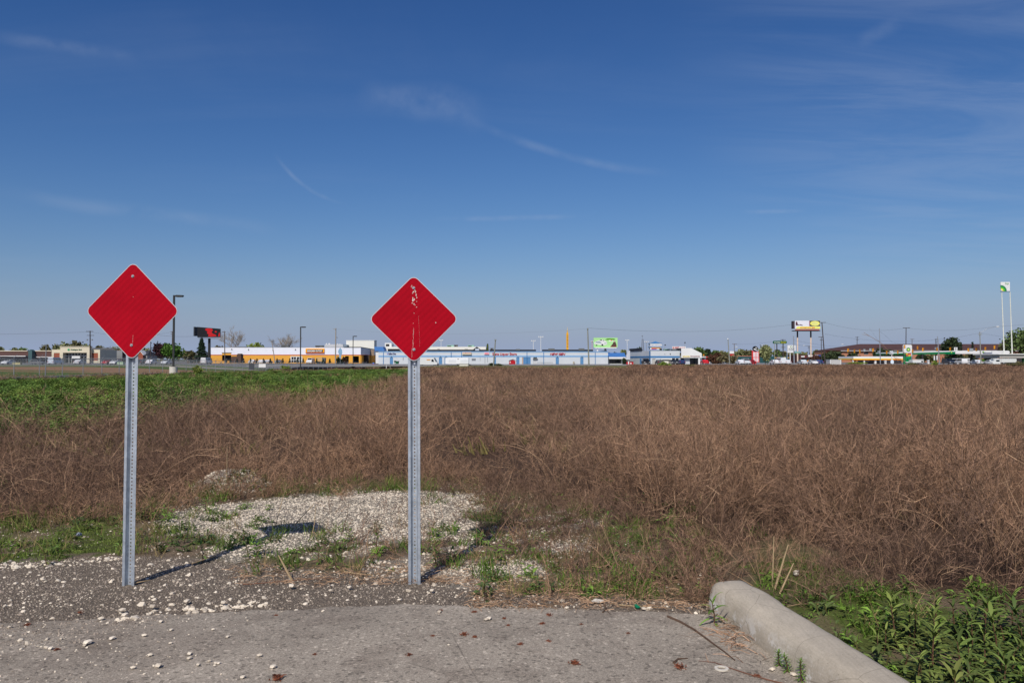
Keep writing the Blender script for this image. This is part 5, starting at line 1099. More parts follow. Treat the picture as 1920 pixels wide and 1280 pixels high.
# yellow and white store
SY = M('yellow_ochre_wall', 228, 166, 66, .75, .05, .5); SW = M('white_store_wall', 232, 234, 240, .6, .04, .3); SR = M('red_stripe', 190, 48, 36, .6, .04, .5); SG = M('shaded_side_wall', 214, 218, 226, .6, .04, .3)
t = thing('discount_store', 'long store with a white upper wall, red line and yellow lower wall', 'store', (X(535, 300), 300, 0)); d = 300
zr0, zr1, zt_ = Zp(665.6, d), Zp(664.7, d), Zp(651.3, d); x0, x1 = X(395.5, d), X(676.5, d)
hollow_front('lower_wall', t, SY, 395.5, 676.5, 665.6, 300, 40, [(416.5, 433.5, 661, 676), (546, 566, 668.3, 679.5), (647, 654, 667.5, 680), (662, 673, 667.5, 680)])
mb = MB(); mb.box(x0, X(416.5, d), d, d + .3, zr1, zt_); mb.box(X(433.5, d), x1, d, d + .3, zr1, zt_); mb.box(X(416.5, d), X(433.5, d), d, d + .3, Zp(661, d), zt_); mb.box(x0, x0 + .3, d + .3, d + 40, zr1, zt_); mb.box(x0 + .3, x1 - .3, d + 39.7, d + 40, zr1, zt_); mb.build('upper_wall', SW, t)
mb = MB(); mb.box(x0 - .05, X(416.5, d), d - .08, d + .3, zr0, zr1); mb.box(X(433.5, d), x1 + .05, d - .08, d + .3, zr0, zr1); mb.build('red_band', SR, t)
# side facing right: runs back and to the right
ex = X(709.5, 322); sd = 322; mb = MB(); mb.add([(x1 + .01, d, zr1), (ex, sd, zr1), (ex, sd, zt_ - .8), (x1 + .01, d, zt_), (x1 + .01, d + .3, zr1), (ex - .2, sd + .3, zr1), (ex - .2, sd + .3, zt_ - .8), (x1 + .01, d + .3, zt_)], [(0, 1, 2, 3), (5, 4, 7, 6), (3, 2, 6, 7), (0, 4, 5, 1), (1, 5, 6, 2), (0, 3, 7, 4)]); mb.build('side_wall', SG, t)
mb = MB(); mb.add([(x1 + .05, d - .05, zr0), (ex + .05, sd - .05, zr0), (ex + .05, sd - .05, zr1), (x1 + .05, d - .05, zr1), (x1, d + .25, zr0), (ex, sd + .25, zr0), (ex, sd + .25, zr1), (x1, d + .25, zr1)], [(0, 1, 2, 3), (5, 4, 7, 6), (0, 4, 5, 1), (1, 5, 6, 2)]); mb.build('red_band', SR, t)
for f_ in (.02, .33, .55, .97):
    xx, yy = x1 + (ex - x1) * f_, d + 22 * f_; bx('column', t, SY if f_ < .6 else brickd, xx - .25, xx + .25, yy + .05, yy + .6, -.3, zr0)
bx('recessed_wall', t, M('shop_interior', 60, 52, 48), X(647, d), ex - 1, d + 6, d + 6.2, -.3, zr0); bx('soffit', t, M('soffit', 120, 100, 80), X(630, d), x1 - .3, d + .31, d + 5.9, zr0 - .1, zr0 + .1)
mb = MB(); mb.box(x0 + .3, x1 - .3, d + .3, d + 39.7, zt_ - .7, zt_ - .5); mb.add([(x1 - .3, d + .3, zt_ - .6), (ex - .2, sd + .3, zt_ - 1.3), (x1 - .3, sd + 17, zt_ - .6)], [(0, 1, 2)]); mb.build('roof', roof_m, t)
mb = MB(); mb.box(X(645, d), x1 + .1, d - .12, d + .35, zt_, zt_ + .22); mb.add([(x1 + .1, d - .12, zt_), (ex + .1, sd, zt_ - .8), (ex + .1, sd, zt_ - .58), (x1 + .1, d - .12, zt_ + .22), (x1 - .2, d + .3, zt_), (ex - .3, sd + .3, zt_ - .8), (ex - .3, sd + .3, zt_ - .58), (x1 - .2, d + .3, zt_ + .22)], [(0, 1, 2, 3), (3, 2, 6, 7), (5, 4, 7, 6)]); mb.build('dark_coping', dark_steel, t)
mb = MB(); mb.box(x0, X(645, d), d - .06, d + .35, zt_, zt_ + .14); mb.build('coping', steel, t)
pxbox('garage_opening', t, black, 416.5, 433.5, 661.5, 676, d + 1.5); pxbox('lintel', t, M('grey_lintel', 130, 132, 130), 416, 434, 660.5, 661.7, d, .1, .15)
wn_ = pxbox('window', t, glassd, 546, 566, 668.3, 679.5, d + .2); mb = MB()
for a, b, u, v in ((545, 546.6, 667.8, 680), (555.2, 556.8, 667.8, 680), (565.4, 567, 667.8, 680), (550.5, 551.2, 668, 680), (561, 561.7, 668, 680)): mb.box(X(a, d), X(b, d), d - .06, d + .15, Zp(v, d), Zp(u, d))
mb.box(X(546.6, d), X(565.4, d), d - .05, d + .12, Zp(669, d), Zp(667.8, d)); mb.box(X(546.6, d), X(565.4, d), d - .04, d + .12, Zp(674.6, d), Zp(673.8, d)); mb.build('frame', white_p, wn_)
for px_, py_ in ((434.5, 654.5), (466, 655), (512, 656.5), (554, 655)): pxbox('wall_light', t, dark_steel, px_ - .7, px_ + .7, py_ - .7, py_ + .7, d, .02, .35)
# sign boxes on the store
sg = M('sign_yellow', 250, 170, 20, .5, .03, 1); mb = MB(); mb.box(X(573.5, d), X(608.5, d), d - .4, d - .02, Zp(661.6, d), Zp(653.3, d)); fs = mb.build('fascia_sign', sg, t)
mb = MB(); mb.box(X(573.5, d), X(608.5, d), d - .46, d - .41, Zp(661.6, d), Zp(660.6, d)); mb.build('sign_edge', SR, fs)
mb = MB(); mb.box(X(576, d), X(606, d), d - .44, d - .41, Zp(659.8, d), Zp(655.3, d)); mb.build('sign_backing', black, fs)
text('BARGAIN OUTLET', X(591, d), d - .50, Zp(657.6, d), X(605, d) - X(577, d), .72, white_p, fs, bold=.04)
xs_, ys_ = x1 + (ex - x1) * .62, d + 22 * .62; mb = MB(); mb.box(X(694.5, ys_) , X(703, ys_), ys_ - 2.4, ys_ - 2.1, Zp(666.5, ys_), Zp(655.5, ys_)); mb.build('side_sign', M('tan_sign', 150, 130, 112), t)
for a, b, tp, bt, lb in ((527, 541, 647.3, 652, 'dark rooftop unit left of the second lamp on the store roof'), (591, 605, 647.5, 652, 'dark rooftop unit above the yellow store sign'), (443, 460, 649.8, 652, 'low dark rooftop unit at the left end of the store roof')): rooftop_unit(a, b, tp, bt, 318, lb)
ii = 0
for px_ in (396, 424, 432, 444.5, 457, 470, 482, 494, 507, 519.5, 530.5, 543.5, 557.5, 568.5, 581, 594, 606, 618.5):
    tree(px_ - 2.3, px_ + 2.3, 671.8, 282, 'dark', 'small pointed dark evergreen in the row along the yellow wall', name='small_evergreen', form='conifer', n=160, group='row of small evergreens in front of the yellow wall', base=680.5, leaf=.22)
tree(630, 643, 668.5, 270, 'dark', 'round dark green bush at the foot of the pale utility pole', form='bush', cat='shrub', n=500); tree(641, 652, 670, 272, 'brown', 'small dark shrub by the store corner, right of the round bush', form='bush', cat='shrub', n=300)
# heap and trailers before the store
t = thing('open_dumpster', 'rusty brown open top dumpster in front of the dark garage opening', 'dumpster', (X(442, 290), 290, 0)); rust = M('rusty_brown', 92, 72, 60, .9, .25, 1.5); mb = MB(); d = 290
mb.prism([(X(431, d), .15), (X(434, d), Zp(668, d)), (X(444, d), Zp(668, d)), (X(444, d), .15)][::-1], d, d + 2.4); mb.build('body', rust, t); mb = MB(); mb.box(X(444.2, d), X(452, d), d - .1, d + 2.5, .1, Zp(664, d)); mb.box(X(445.5, d), X(450.5, d), d, d + 2.4, Zp(664, d), Zp(662.8, d)); mb.build('hopper', rust, t)
def box_vehicle(a, b, top, d, m, label, cab=None, wheels=(.2, .8), name='box_trailer', cat='trailer', depth=2.4, extras=(), z=0, floor=.75):
    x0, x1, z1 = X(a, d), X(b, d), Zp(top, d); t = thing(name, label, cat, ((x0 + x1) / 2, d, z)); mb = MB(); r_ = .12; zf = z + floor
    mb.prism([(x0, zf), (x0, z1 - r_), (x0 + r_, z1), (x1 - r_, z1), (x1, z1 - r_), (x1, zf)][::-1], d, d + depth); mb.build('body', m, t)
    for f_ in wheels:
        for yy in (d + .15, d + depth - .15):
            w_ = bpy.data.objects.new('wheel', TY); COL.objects.link(w_); w_.parent = t; w_.scale = (1.2, 1, 1.2); w_.location = (x0 + (x1 - x0) * f_ - (x0 + x1) / 2, yy - d, .4); r2 = bpy.data.objects.new('rim', RM); COL.objects.link(r2); r2.parent = w_
    mb = MB(); mb.box(x0 + .3, x1 - .3, d + .4, d + depth - .4, z + .5, zf - .003); mb.build('chassis', dark_steel, t); return t
car(575.5, 590, 283, 'van', (226, 226, 224), 'white van parked by the yellow wall between two small evergreens')
box_vehicle(593, 604, 669.5, 284, M('tan_panel', 206, 168, 110), 'tan box trailer against the yellow wall right of the white van'); box_vehicle(604.5, 608.5, 670.5, 283.5, M('grey_panel2', 120, 126, 128), 'narrow grey utility cabinet on wheels beside the tan trailer', wheels=(.5,), name='utility_trailer')
car(486, 497, 283, 'sedan', (224, 224, 222), 'white car parked below the left part of the yellow wall'); car(468, 480, 284, 'sedan', (232, 232, 230), 'white car behind the fence, left of the white notice panel'); car(498, 508, 285, 'sedan', (200, 202, 204), 'silver car parked left of the leaning pole'); car(517, 528, 285, 'sedan', (180, 184, 186), 'grey car parked right of the leaning pole')
# feather flag
t = thing('feather_flag', 'pale blue feather flag beside the pale utility pole', 'flag', (X(638, 262), 262, 0)); d = 262; mb = MB(); mb.tube([(X(638.2, d), d, -.1), (X(638, d), d, Zp(652, d))], .05, 5); mb.build('pole', steel, t)
mb = MB(); mb.prism([(X(638, d), Zp(651.5, d)), (X(641.3, d), Zp(656, d)), (X(641.6, d), Zp(662, d)), (X(639.5, d), Zp(667, d)), (X(639.8, d), Zp(672.5, d)), (X(636.5, d), Zp(671, d)), (X(636, d), Zp(665, d)), (X(634, d), Zp(660, d)), (X(634.6, d), Zp(656, d))], d - .04, d + .04); mb.build('flag_cloth', M('pale_blue_cloth', 132, 170, 196, .8, .12, .5), t)
# white blocks behind the store
t = thing('warehouse', 'plain white windowless block rising behind the store corner', 'building', (X(675, 380), 380, 0)); wm2 = M('offwhite_block', 232, 230, 218, .8, .04, .2); pxbox('wall', t, wm2, 649, 701.5, 638.2, 690, 380, 7); pxbox('coping', t, white_p, 648.5, 702, 637.6, 638.3, 379.9, 7.3)
t = thing('warehouse', 'pale grey flat block with vents on top, behind the store roof', 'building', (X(628, 375), 375, 0)); pxbox('wall', t, M('grey_block', 196, 198, 200, .8, .05, .3), 609, 643, 645.2, 690, 375, 14); pxbox('stair_tower', t, M('bluegrey_block', 130, 146, 158), 643, 650, 646, 690, 375.2, 12)
for px_ in (612, 616.5, 618, 633, 637): pxbox('vent', t, white_p, px_ - .8, px_ + .8, 643.4 if px_ < 625 else 644.4, 645.3, 376, .6)
# cars far left
for a, b, d_, k, c_, lb in ((7, 25, 242, 'sedan', (222, 224, 226), 'white sedan parked at the far left below the brown strip mall'), (59, 82, 240, 'suv', (112, 112, 114), 'dark grey suv parked below the strip mall'), (100, 109, 241, 'van', (206, 214, 224), 'small pale van seen at the left corner of the bank'), (193, 211, 243, 'sedan', (170, 30, 38), 'red sedan parked right of the bank'), (213, 222, 243, 'sedan', (226, 226, 226), 'white car parked right of the red sedan'), (280, 288, 250, 'sedan', (224, 224, 226), 'white car parked left of the maroon tree trunk'), (305, 320, 252, 'sedan', (214, 218, 222), 'white car parked below the maroon tree'), (146, 154, 255, 'sedan', (206, 208, 210), 'silver car by the bank entrance'), (262, 271, 250, 'sedan', (60, 62, 66), 'dark car parked beyond the left sign post'), (382, 392, 262, 'van', (222, 222, 220), 'white van left of the billboard post')):
    car(a, b, d_, k, c_, lb)
# transformer boxes and bins near the bank
for a, b, tp, m_, lb in ((220, 231, 678, M('pale_green_box', 168, 190, 158), 'pale green utility box beyond the dirt strip'), (24, 38, 679.5, M('tan_fence', 190, 180, 130), 'low tan rail fence at the far left')):
    t = thing('utility_box', lb, 'utility box', (X((a + b) / 2, 235), 235, 0)); pxbox('cabinet', t, m_, a, b, tp, 684.5, 235, 1); pxbox('lid', t, m_, a - .3, b + .3, tp - .4, tp, 234.9, 1.2)
wire((-140, 626, 290), (169, 622, 268), .4, 'thin wire running to the pole by the bank from the left', .025); wire((282, 626, 285), (421, 622.5, 270), 1.2, 'thin wire passing in front of the black billboard', .025); wire((169, 622, 268), (323, 622, 300), 1.4, 'thin wire behind the left sign', .02); wire((630, 616, 262), (1103, 616, 184), 1.5, 'long faint wire crossing the sky from the pale pole behind the scratched sign', .012, steel)
#@@END_P4
# ================================================================== the blue and white strip mall in the middle
MW = M('pale_block_wall', 200, 205, 207, .8, .05, .25); MBL = M('pale_blue_stripe', 128, 168, 204, .8, .08, .25); MD = M('blue_door_paint', 88, 136, 178, .6, .05, 1); MBK = M('black_mansard', 44, 46, 54, .85, .15, .5); MB2 = M('strong_blue', 66, 122, 172, .7, .05, .5); MRF = M('blue_metal_roof', 74, 126, 190, .5, .05, .5)
d = 250; B0 = 0.0
tag(MB().box(-66, 42, 198, 249.9, -.2, .045).build('parking_lot', M('service_road', 136, 134, 132, .9, .1, .2)), kind='structure'); tag(MB().box(42.01, 150, 206, 330, -.2, .045).build('parking_lot', MATS['service_road']), kind='structure')
t = thing('strip_mall', 'long pale strip mall with blue stripe, blue doors and red lettering behind the field', 'building', (X(925, d), d, 0))
x0, x1 = X(709.8, d), X(1140, d); zt = Zp(658.6, d)
doors = [(731, 737), (823, 829), (833.5, 839), (925, 930), (968, 974), (1042, 1048), (1088, 1094)]; wide = [(979, 995)]
hollow_front('wall', t, MW, 709.8, 1140, 658.6, d, 40, [(a, b, 669.6, 690) for a, b in doors + wide + [(1000, 1007)]], z0=-.2)
mb = MB(); mb.box(x0 + .3, x1 - .3, d + .3, d + 39.7, zt - .9, zt - .7); mb.build('roof', roof_m, t)
for a, b in doors:
    dr = bx('door', t, MD, X(a, d), X(b, d), d + .08, d + .16, 0, Zp(669.6, d)); bx('handle', dr, dark_steel, X(b, d) - .25, X(b, d) - .17, d + .03, d + .08, .9, 1.05)
    pxbox('door_light', t, dark_steel, (a + b) / 2 - .5, (a + b) / 2 + .5, 667.6, 668.6, d, .02, .3)
for a, b in wide:
    dr = bx('roller_door', t, MD, X(a + 2, d), X(b, d), d + .1, d + .18, 0, Zp(669.6, d)); mb = MB()
    for k in range(5): mb.box(X(a + 2, d) + .4 + k * .5, X(a + 2, d) + .46 + k * .5, d + .06, d + .099, .1, Zp(670, d))
    mb.build('ribs', MB2, dr); bx('door_jamb', t, M('raw_wood', 196, 160, 130), X(a, d), X(a + 2, d), d + .1, d + .18, 0, Zp(669.6, d))
bx('door', t, M('grey_door', 196, 198, 198), X(1000, d), X(1007, d), d + .1, d + .18, 0, Zp(671.5, d)); pxbox('door_canopy', t, M('rust_grey', 110, 116, 112), 999, 1008, 671.8, 672.8, d, .02, .5)
mb = MB(); mb.box(x0 - .02, x1, d - .03, d - .002, Zp(669.3, d), Zp(666.3, d)); mb.build('blue_stripe', MBL, t)
mb = MB(); mb.box(x0 - .05, x1 + .05, d - .09, d + .35, zt - .28, zt + .02); mb.build('blue_coping', MBL, t)
for a in (719, 846, 865.3, 988, 1019.3, 1116): pxbox('downspout', t, MB2, a - .5, a + .5, 659.6, 682.5, d, -.02, .12)
segs_ = [(760, 913), (918, 1005), (1016.5, 1112), ]
for a, b in segs_: pxbox('mansard', t, MBK, a, b, 655.2, 658.5, d + 3, .5)
mb = MB(); mb.prism([(X(1120, d), zt), (X(1139, d), zt), (X(1138, d), Zp(656.6, d))][::-1], d + 1, d + 3); mb.build('mansard', MBK, t)
mb = MB(); mb.prism([(X(883, d), Zp(657.5, d)), (X(893.5, d), Zp(649.6, d)), (X(904, d), Zp(657.5, d))][::-1], d + 2, d + 2.9); gb = mb.build('gable', MBK, t); pxbox('gable_window', gb, M('pale_window', 190, 200, 210, .4, 0), 891, 898.5, 653.4, 657.2, d + 1.9, .09)
for a, b, tp in ((967.5, 975, 654.2), (1028, 1040, 653.2), (1085, 1096, 653), (871, 877, 654.2), (820, 824, 654)): pxbox('roof_vent', t, ac_m, a, b, tp, 656.8, d + 2.4, .5)
pxbox('white_stack', t, white_p, 1119, 1121.5, 655, 659, d + 2, 1)
text('Stefano Dolce', X(735.5, d), d - .06, Zp(662.9, d), X(742.5, d) - X(728.5, d), .62, M('navy_lettering', 44, 60, 120), t, depth=.12, bold=.012)
pxbox('sign_emblem', t, M('violet_emblem', 120, 140, 210), 725.5, 728, 661.8, 664.2, d, -.01, .08)
text('State Liquor Store', X(946, d), d - .1, Zp(664.1, d), X(968.5, d) - X(923, d), 1.06, red_l, t, depth=.2, bold=.008)
text('NEW GEN', X(1045.5, d), d - .1, Zp(663.6, d), X(1059.5, d) - X(1031, d), .72, red_l, t, depth=.2, shear=.35, bold=.01)
f1 = pxbox('fascia_sign', t, cream, 867, 884, 660.2, 664.6, d, -.02, .35); text('ALTERNATIVE', X(875.5, d), d - .38, Zp(661.3, d), X(883.5, d) - X(867.5, d), .26, M('orange_red_letters', 214, 92, 66), f1, bold=.012); mb = MB(); mb.box(X(867, d), X(884.5, d), d - .42, d - .02, Zp(665.1, d), Zp(664.6, d)); mb.build('sign_edge', dark_steel, f1)
f2 = pxbox('fascia_sign', t, M('pink_sign', 240, 196, 200), 908, 917, 660.4, 664.4, d, -.02, .3)
mb = MB(); mb.box(X(908.8, d), X(916.2, d), d - .33, d - .305, Zp(662.3, d), Zp(661.2, d)); mb.box(X(908.8, d), X(916.2, d), d - .33, d - .305, Zp(663.9, d), Zp(663.0, d)); mb.build('sign_lines', M('pink_red', 226, 120, 130), f2)
pxbox('meter_board', t, M('grey_meters', 120, 126, 132), 884.5, 892, 672, 676, d, -.01, .05); 
for a, b, tp, bt in ((755.5, 756.5, 669.5, 675), (909, 909.6, 669.5, 681), (914, 914.6, 669.5, 679), (900, 900.5, 669.5, 677)): pxbox('conduit', t, M('grey_meters', 1, 1, 1), a, b, tp, bt, d, -.01, .06)
pxbox('flat_rack', t, M('grey_meters', 1, 1, 1), 1007, 1037, 679.3, 680.1, d - 1.5, .6); pxbox('gas_meter', t, M('tan_meter', 170, 160, 140), 1074.5, 1077, 677.5, 682, d - .5, .4)
# long white roof band and annexes behind
t = thing('warehouse', 'long white flat roofed hall seen over the left half of the strip mall', 'building', (X(815, 320), 320, 0)); pxbox('wall', t, wm2, 723, 911, 650, 690, 320, 20); pxbox('window_band', t, black, 727, 757, 654, 658.2, 320, -.01, .05); pxbox('window_band', t, MBK, 780, 812, 656, 659, 320, -.01, .05)
mb = MB(); mb.prism([(X(703, 300), Zp(657.8, 300)), (X(701.5, 300), Zp(650, 300)), (X(718, 300), Zp(650, 300)), (X(721, 300), Zp(657.8, 300))][::-1], 300, 306); t2 = thing('canopy_roof', 'blue sloping canopy roof between the yellow store and the strip mall', 'roof', (X(711, 300), 300, 0)); mb.build('roof', MRF, t2); bx('support', t2, white_p, X(704, 300), X(719, 300), 300.5, 305, -.2, Zp(657.8, 300) - .003)
t = thing('warehouse', 'white stair tower with a dark opening on the roof behind the scratched sign', 'building', (X(730, 330), 330, 0)); pxbox('wall', t, white_p, 721.5, 734, 642.8, 690, 330, 4); pxbox('opening', t, black, 723.5, 730, 645, 649, 330, -.01, .05); pxbox('flue', t, dark_steel, 736.5, 737.5, 645, 690, 331, .4)
for a, b, tp, bt, lb in ((838, 851, 646.8, 650.5, 'pale green rooftop unit on the white hall, left one'), (877, 889, 647, 650.5, 'pale green rooftop unit above the black gable')): rooftop_unit(a, b, tp, bt, 322, lb, ac_green)
rooftop_unit(852, 858, 646.2, 650.5, 322, 'small brown rooftop unit right of the left green unit'); rooftop_unit(919.5, 925, 652.3, 656, 262, 'dark rooftop unit right of the pointed green tree')
tree(910.2, 918.2, 644.3, 300, 'lime', 'pointed green tree showing above the strip mall roof', form='conifer', n=500, leaf=.35)
def mast(px_, top, d_, w_, label, m=None, r=.12):
    x = X(px_, d_); t = thing('floodlight_mast', label, 'light mast', (x, d_, 0)); zt_ = Zp(top, d_); mb = MB(); mb.tube([(x, d_, 0), (x, d_, zt_)], [r * 1.2, r], 6); mb.build('pole', m or white_p, t)
    mb = MB(); mb.box(X(px_ - w_, d_), X(px_ + w_, d_), d_ - .1, d_ + .1, zt_ - .08, zt_ + .08); bar = mb.build('crossbar', m or white_p, t)
    for k in range(3):
        xx = X(px_ - w_ + w_ * k, d_); mb = MB(); mb.prism([(xx - .25, zt_ + .1), (xx - .2, zt_ + .5), (xx + .2, zt_ + .5), (xx + .25, zt_ + .1)][::-1], d_ - .25, d_ + .15); mb.build('floodlight', white_p, bar)
    return t
mast(827, 638.5, 400, 3, 'white floodlight mast above the white hall, just right of the scratched sign'); mast(1000, 639.6, 400, 3.2, 'shorter of the two white floodlight masts left of the yellow tower'); mast(1014, 632.2, 380, 3.8, 'taller white floodlight mast left of the yellow tower'); mast(1176, 638.5, 400, 2.8, 'white floodlight mast right of the green billboard'); mast(810.5, 641, 420, .6, 'thin white mast peeping past the right corner of the scratched sign', r=.08); mast(1110.2, 641, 330, 1.4, 'pinkish mast with a red head just left of the green billboard', M('pink_mast', 206, 160, 150)); mast(1212, 641.5, 400, 3, 'grey floodlight mast right of the lattice tower', M('mast_grey', 140, 146, 150))
# yellow tower sign
t = thing('sign_tower', 'tall narrow yellow tower with a thin finial, above the strip mall roof', 'tower', (X(1064, 300), 300, 0)); d = 300; YT = M('tower_yellow', 232, 172, 40, .5, .06, .5); mb = MB(); xa, xb, xm = X(1062, d), X(1066, d), X(1064, d)
mb.box(xa, xb, d, d + .8, 0, Zp(625.5, d)); mb.prism([(xa, Zp(625.5, d)), (xm - .08, Zp(621, d)), (xm + .08, Zp(621, d)), (xb, Zp(625.5, d))][::-1], d, d + .8); mb.build('shaft', YT, t); mb = MB(); mb.tube([(xm, d + .4, Zp(621.5, d)), (xm, d + .4, Zp(612.5, d))], [.14, .05], 6); mb.ell(xm, d + .4, Zp(619.5, d), .3, .3, .3); mb.build('finial', M('pale_finial', 214, 190, 140), t)
mb = MB(); 
for k in range(9): mb.box(xm - .05, xm + .3, d - .03, d - .002, Zp(628 + 2.7 * k, d) - .28, Zp(628 + 2.7 * k, d))
mb.build('dark_blocks', M('dark_orange_blocks', 150, 96, 40), t)
# vehicles in front of the mall
t = box_vehicle(835, 878.5, 670.3, 196, M('clean_white_panel', 236, 238, 240, .45, .03, .4), 'long plain white box trailer standing in front of the strip mall', wheels=(.56,), floor=.45)
pxbox('side_panel', t, M('panel_grey', 222, 226, 230), 841, 855, 673.5, 679, 196, -.002, .03); pxbox('side_panel', t, MATS['panel_grey'], 863, 877, 673.5, 679, 196, -.002, .03); pxbox('vent', t, rust, 858.2, 859.6, 672, 673.6, 196, -.002, .06); pxbox('hitch', t, dark_steel, 878.8, 882, 682.5, 684, 197, .4)
t = thing('white_crate', 'low dirty white crate standing in front of the white box trailer', 'crate', (X(870, 186), 186, 0)); pxbox('box', t, M('dirty_white', 214, 212, 200, .8, .12, 1.2), 861.5, 878, 682.2, 690.3, 186, 2); pxbox('lid', t, M('lid_grey', 200, 202, 198), 861.2, 878.3, 681.2, 682.2, 185.9, 2.2)
t = thing('step_van', 'white step van with an orange mark, parked beside the scratched sign post', 'van', (X(805, 205), 205, 0)); d = 205; VW = M('van_white', 214, 216, 212, .5, .05, .6); mb = MB(); P_ = lambda a, b: (X(a, d), Zp(b, d))
mb.prism([P_(783, 683.2), P_(783, 671), P_(784, 670.2), P_(812, 670.2), P_(814, 671), P_(816.5, 677), P_(820, 679), P_(820.8, 683.2)][::-1], d, d + 2.3); mb.build('body', VW, t)
mb = MB(); mb.prism([P_(809, 678), P_(809, 674), P_(812, 673), P_(814.3, 678)][::-1], d - .03, d - .003); mb.build('side_window', glassd, t); mb = MB(); mb.prism([P_(813.4, 670.6), P_(814.6, 670.8), P_(818.8, 678.6), P_(817, 678.2)][::-1], d - .02, d + 2.32); mb.build('windscreen', glassd, t)
pxbox('orange_mark', t, M('orange_mark', 214, 150, 70), 800, 807, 673.3, 675.3, d, -.003, .03); pxbox('bumper', t, dark_steel, 819, 821.6, 682, 684.4, d, 2.3, .05)
for xx in (790, 814.5):
    for yy in (d + .15, d + 2.1):
        w_ = bpy.data.objects.new('wheel', TY); COL.objects.link(w_); w_.parent = t; w_.scale = (1.25, 1.1, 1.25); w_.location = (X(xx, d) - t.location.x, yy - d, .42); r2 = bpy.data.objects.new('rim', RM); COL.objects.link(r2); r2.parent = w_
def dumpster(a, b, top, d_, m, label, roof=False):
    t = thing('dumpster', label, 'dumpster', (X((a + b) / 2, d_), d_, 0)); x0, x1, zt_ = X(a, d_), X(b, d_), Zp(top, d_)
    if roof:
        xm = x0 + (x1 - x0) * .6; mb = MB(); mb.prism([(x0, .1), (x0, zt_ * .68), (xm, zt_), (x1, zt_ * .7), (x1, .1)][::-1], d_, d_ + 2); mb.build('body', m, t); mb = MB(); mb.prism([(x0 - .1, zt_ * .68), (xm, zt_ + .03), (x1 + .5, zt_ * .62), (x1 + .5, zt_ * .7), (xm, zt_ + .16), (x0 - .1, zt_ * .78)][::-1], d_ - .15, d_ + 2.1); mb.build('lid', dark_steel, t)
        mb = MB(); mb.tube([(x0 + .35, d_ - .02, zt_ * .45), (x0 + .35, d_ - .05, zt_ * .45)], .18, 8); mb.build('white_patch', white_p, t)
    else:
        mb = MB(); mb.prism([(x0 + .15, .15), (x0, zt_ * .85), (x1, zt_ * .85), (x1 - .15, .15)][::-1], d_, d_ + 1.8); mb.build('body', m, t); mb = MB(); mb.box(x0 - .05, x1 + .05, d_ - .08, d_ + 1.9, zt_ * .85, zt_ * .93); mb.box(x0, x0 + (x1 - x0) * .35, d_ + .1, d_ + 1.6, zt_ * .93, zt_ * 1.05); mb.build('lid', dark_steel, t); mb = MB(); mb.box(x0 + .2, x0 + .45, d_ - .05, d_ + .1, zt_ * .3, zt_ * .5); mb.build('label_patch', white_p, t)
    return t
dumpster(739, 747, 676.3, 242, M('dumpster_green', 26, 92, 60), 'dark green dumpster near the left end of the strip mall'); dumpster(954.5, 966.5, 673.8, 238, M('dumpster_red', 176, 24, 36), 'red dumpster with a peaked dark lid in front of the strip mall', True)
tree(916, 930, 680.3, 184, 'dark', 'clipped dark bush left of the pole before the strip mall', form='bush', cat='shrub', n=500, leaf=.12); tree(928, 943.5, 680.8, 184, 'dark', 'clipped dark bush right of the pole before the strip mall', form='bush', cat='shrub', n=500, leaf=.12)
pole(925.2, 929, 636.5, 183.5, 'grey wooden pole leaning right between the two clipped bushes', M('greywood2', 138, 140, 130, .9, .1, 2), .15, [(927, 931, 637.5)]); pole(1104.3, 1101.9, 615.3, 184, 'tall grey wooden pole rising from the field edge left of the green billboard', M('greywood2', 1, 1, 1), .16, [(1100.4, 1103.4, 616.6)])
for px_, w__, h_, d_, lb in ((702, 9, 3, 236, 'low planted patch'),):
    t = thing('parked_motorcycle', 'small red and blue cart at the road edge left of the scratched sign', 'cart', (X(699.5, 240), 240, 0)); pxbox('tub', t, M('cart_red', 150, 30, 40), 697, 702.5, 682, 684.6, 240, .8); pxbox('top', t, M('cart_blue', 70, 130, 200), 698.5, 701.5, 679.8, 682, 240, .8)
    t.name = 'hand_cart'
# ------------------------------------------------------------------ green billboard
t = thing('billboard', 'pale green billboard showing a white car and a seated figure', 'billboard', (X(1135, 300), 300, 0)); d = 300
mb = MB(); mb.cyl(X(1136, d), d + 1.5, -.2, Zp(652, d), .45, .4, 10); mb.build('post', steel, t); pn = pxbox('panel', t, M('poster_green', 172, 226, 150, .6, .05, .3), 1113, 1158, 633, 651, d, .5)
x0, x1, zb, zz = X(1113, d), X(1158, d), Zp(651, d), Zp(633, d); U = lambda u, v: (x0 + (x1 - x0) * u, zb + (zz - zb) * v)
def art(nm, m, polys, dy=.02):
    mb = MB()
    for i, p_ in enumerate(polys): mb.prism([U(*q_) for q_ in p_][::-1] if 1 else p_, d - dy - .004 * (i % 3), d - .002)
    return mb.build(nm, m, pn)
art('car_picture', white_p, [[(.03, .34), (.03, .5), (.1, .64), (.25, .76), (.4, .8), (.5, .66), (.56, .5), (.56, .3), (.46, .24), (.34, .2), (.3, .26), (.14, .3)]])
art('car_details', M('print_dark', 40, 52, 58), [[(.1, .17), (.1, .28), (.15, .28), (.15, .17)], [(.33, .17), (.33, .34), (.4, .34), (.4, .17)], [(.24, .72), (.3, .8), (.36, .78), (.34, .7)], [(.38, .68), (.41, .77), (.46, .68)]], .035)
art('car_shade', M('print_grey', 150, 170, 176), [[(.06, .48), (.1, .6), (.24, .62), (.34, .5), (.3, .42)], [(.44, .4), (.44, .46), (.54, .46), (.54, .38)]], .03)
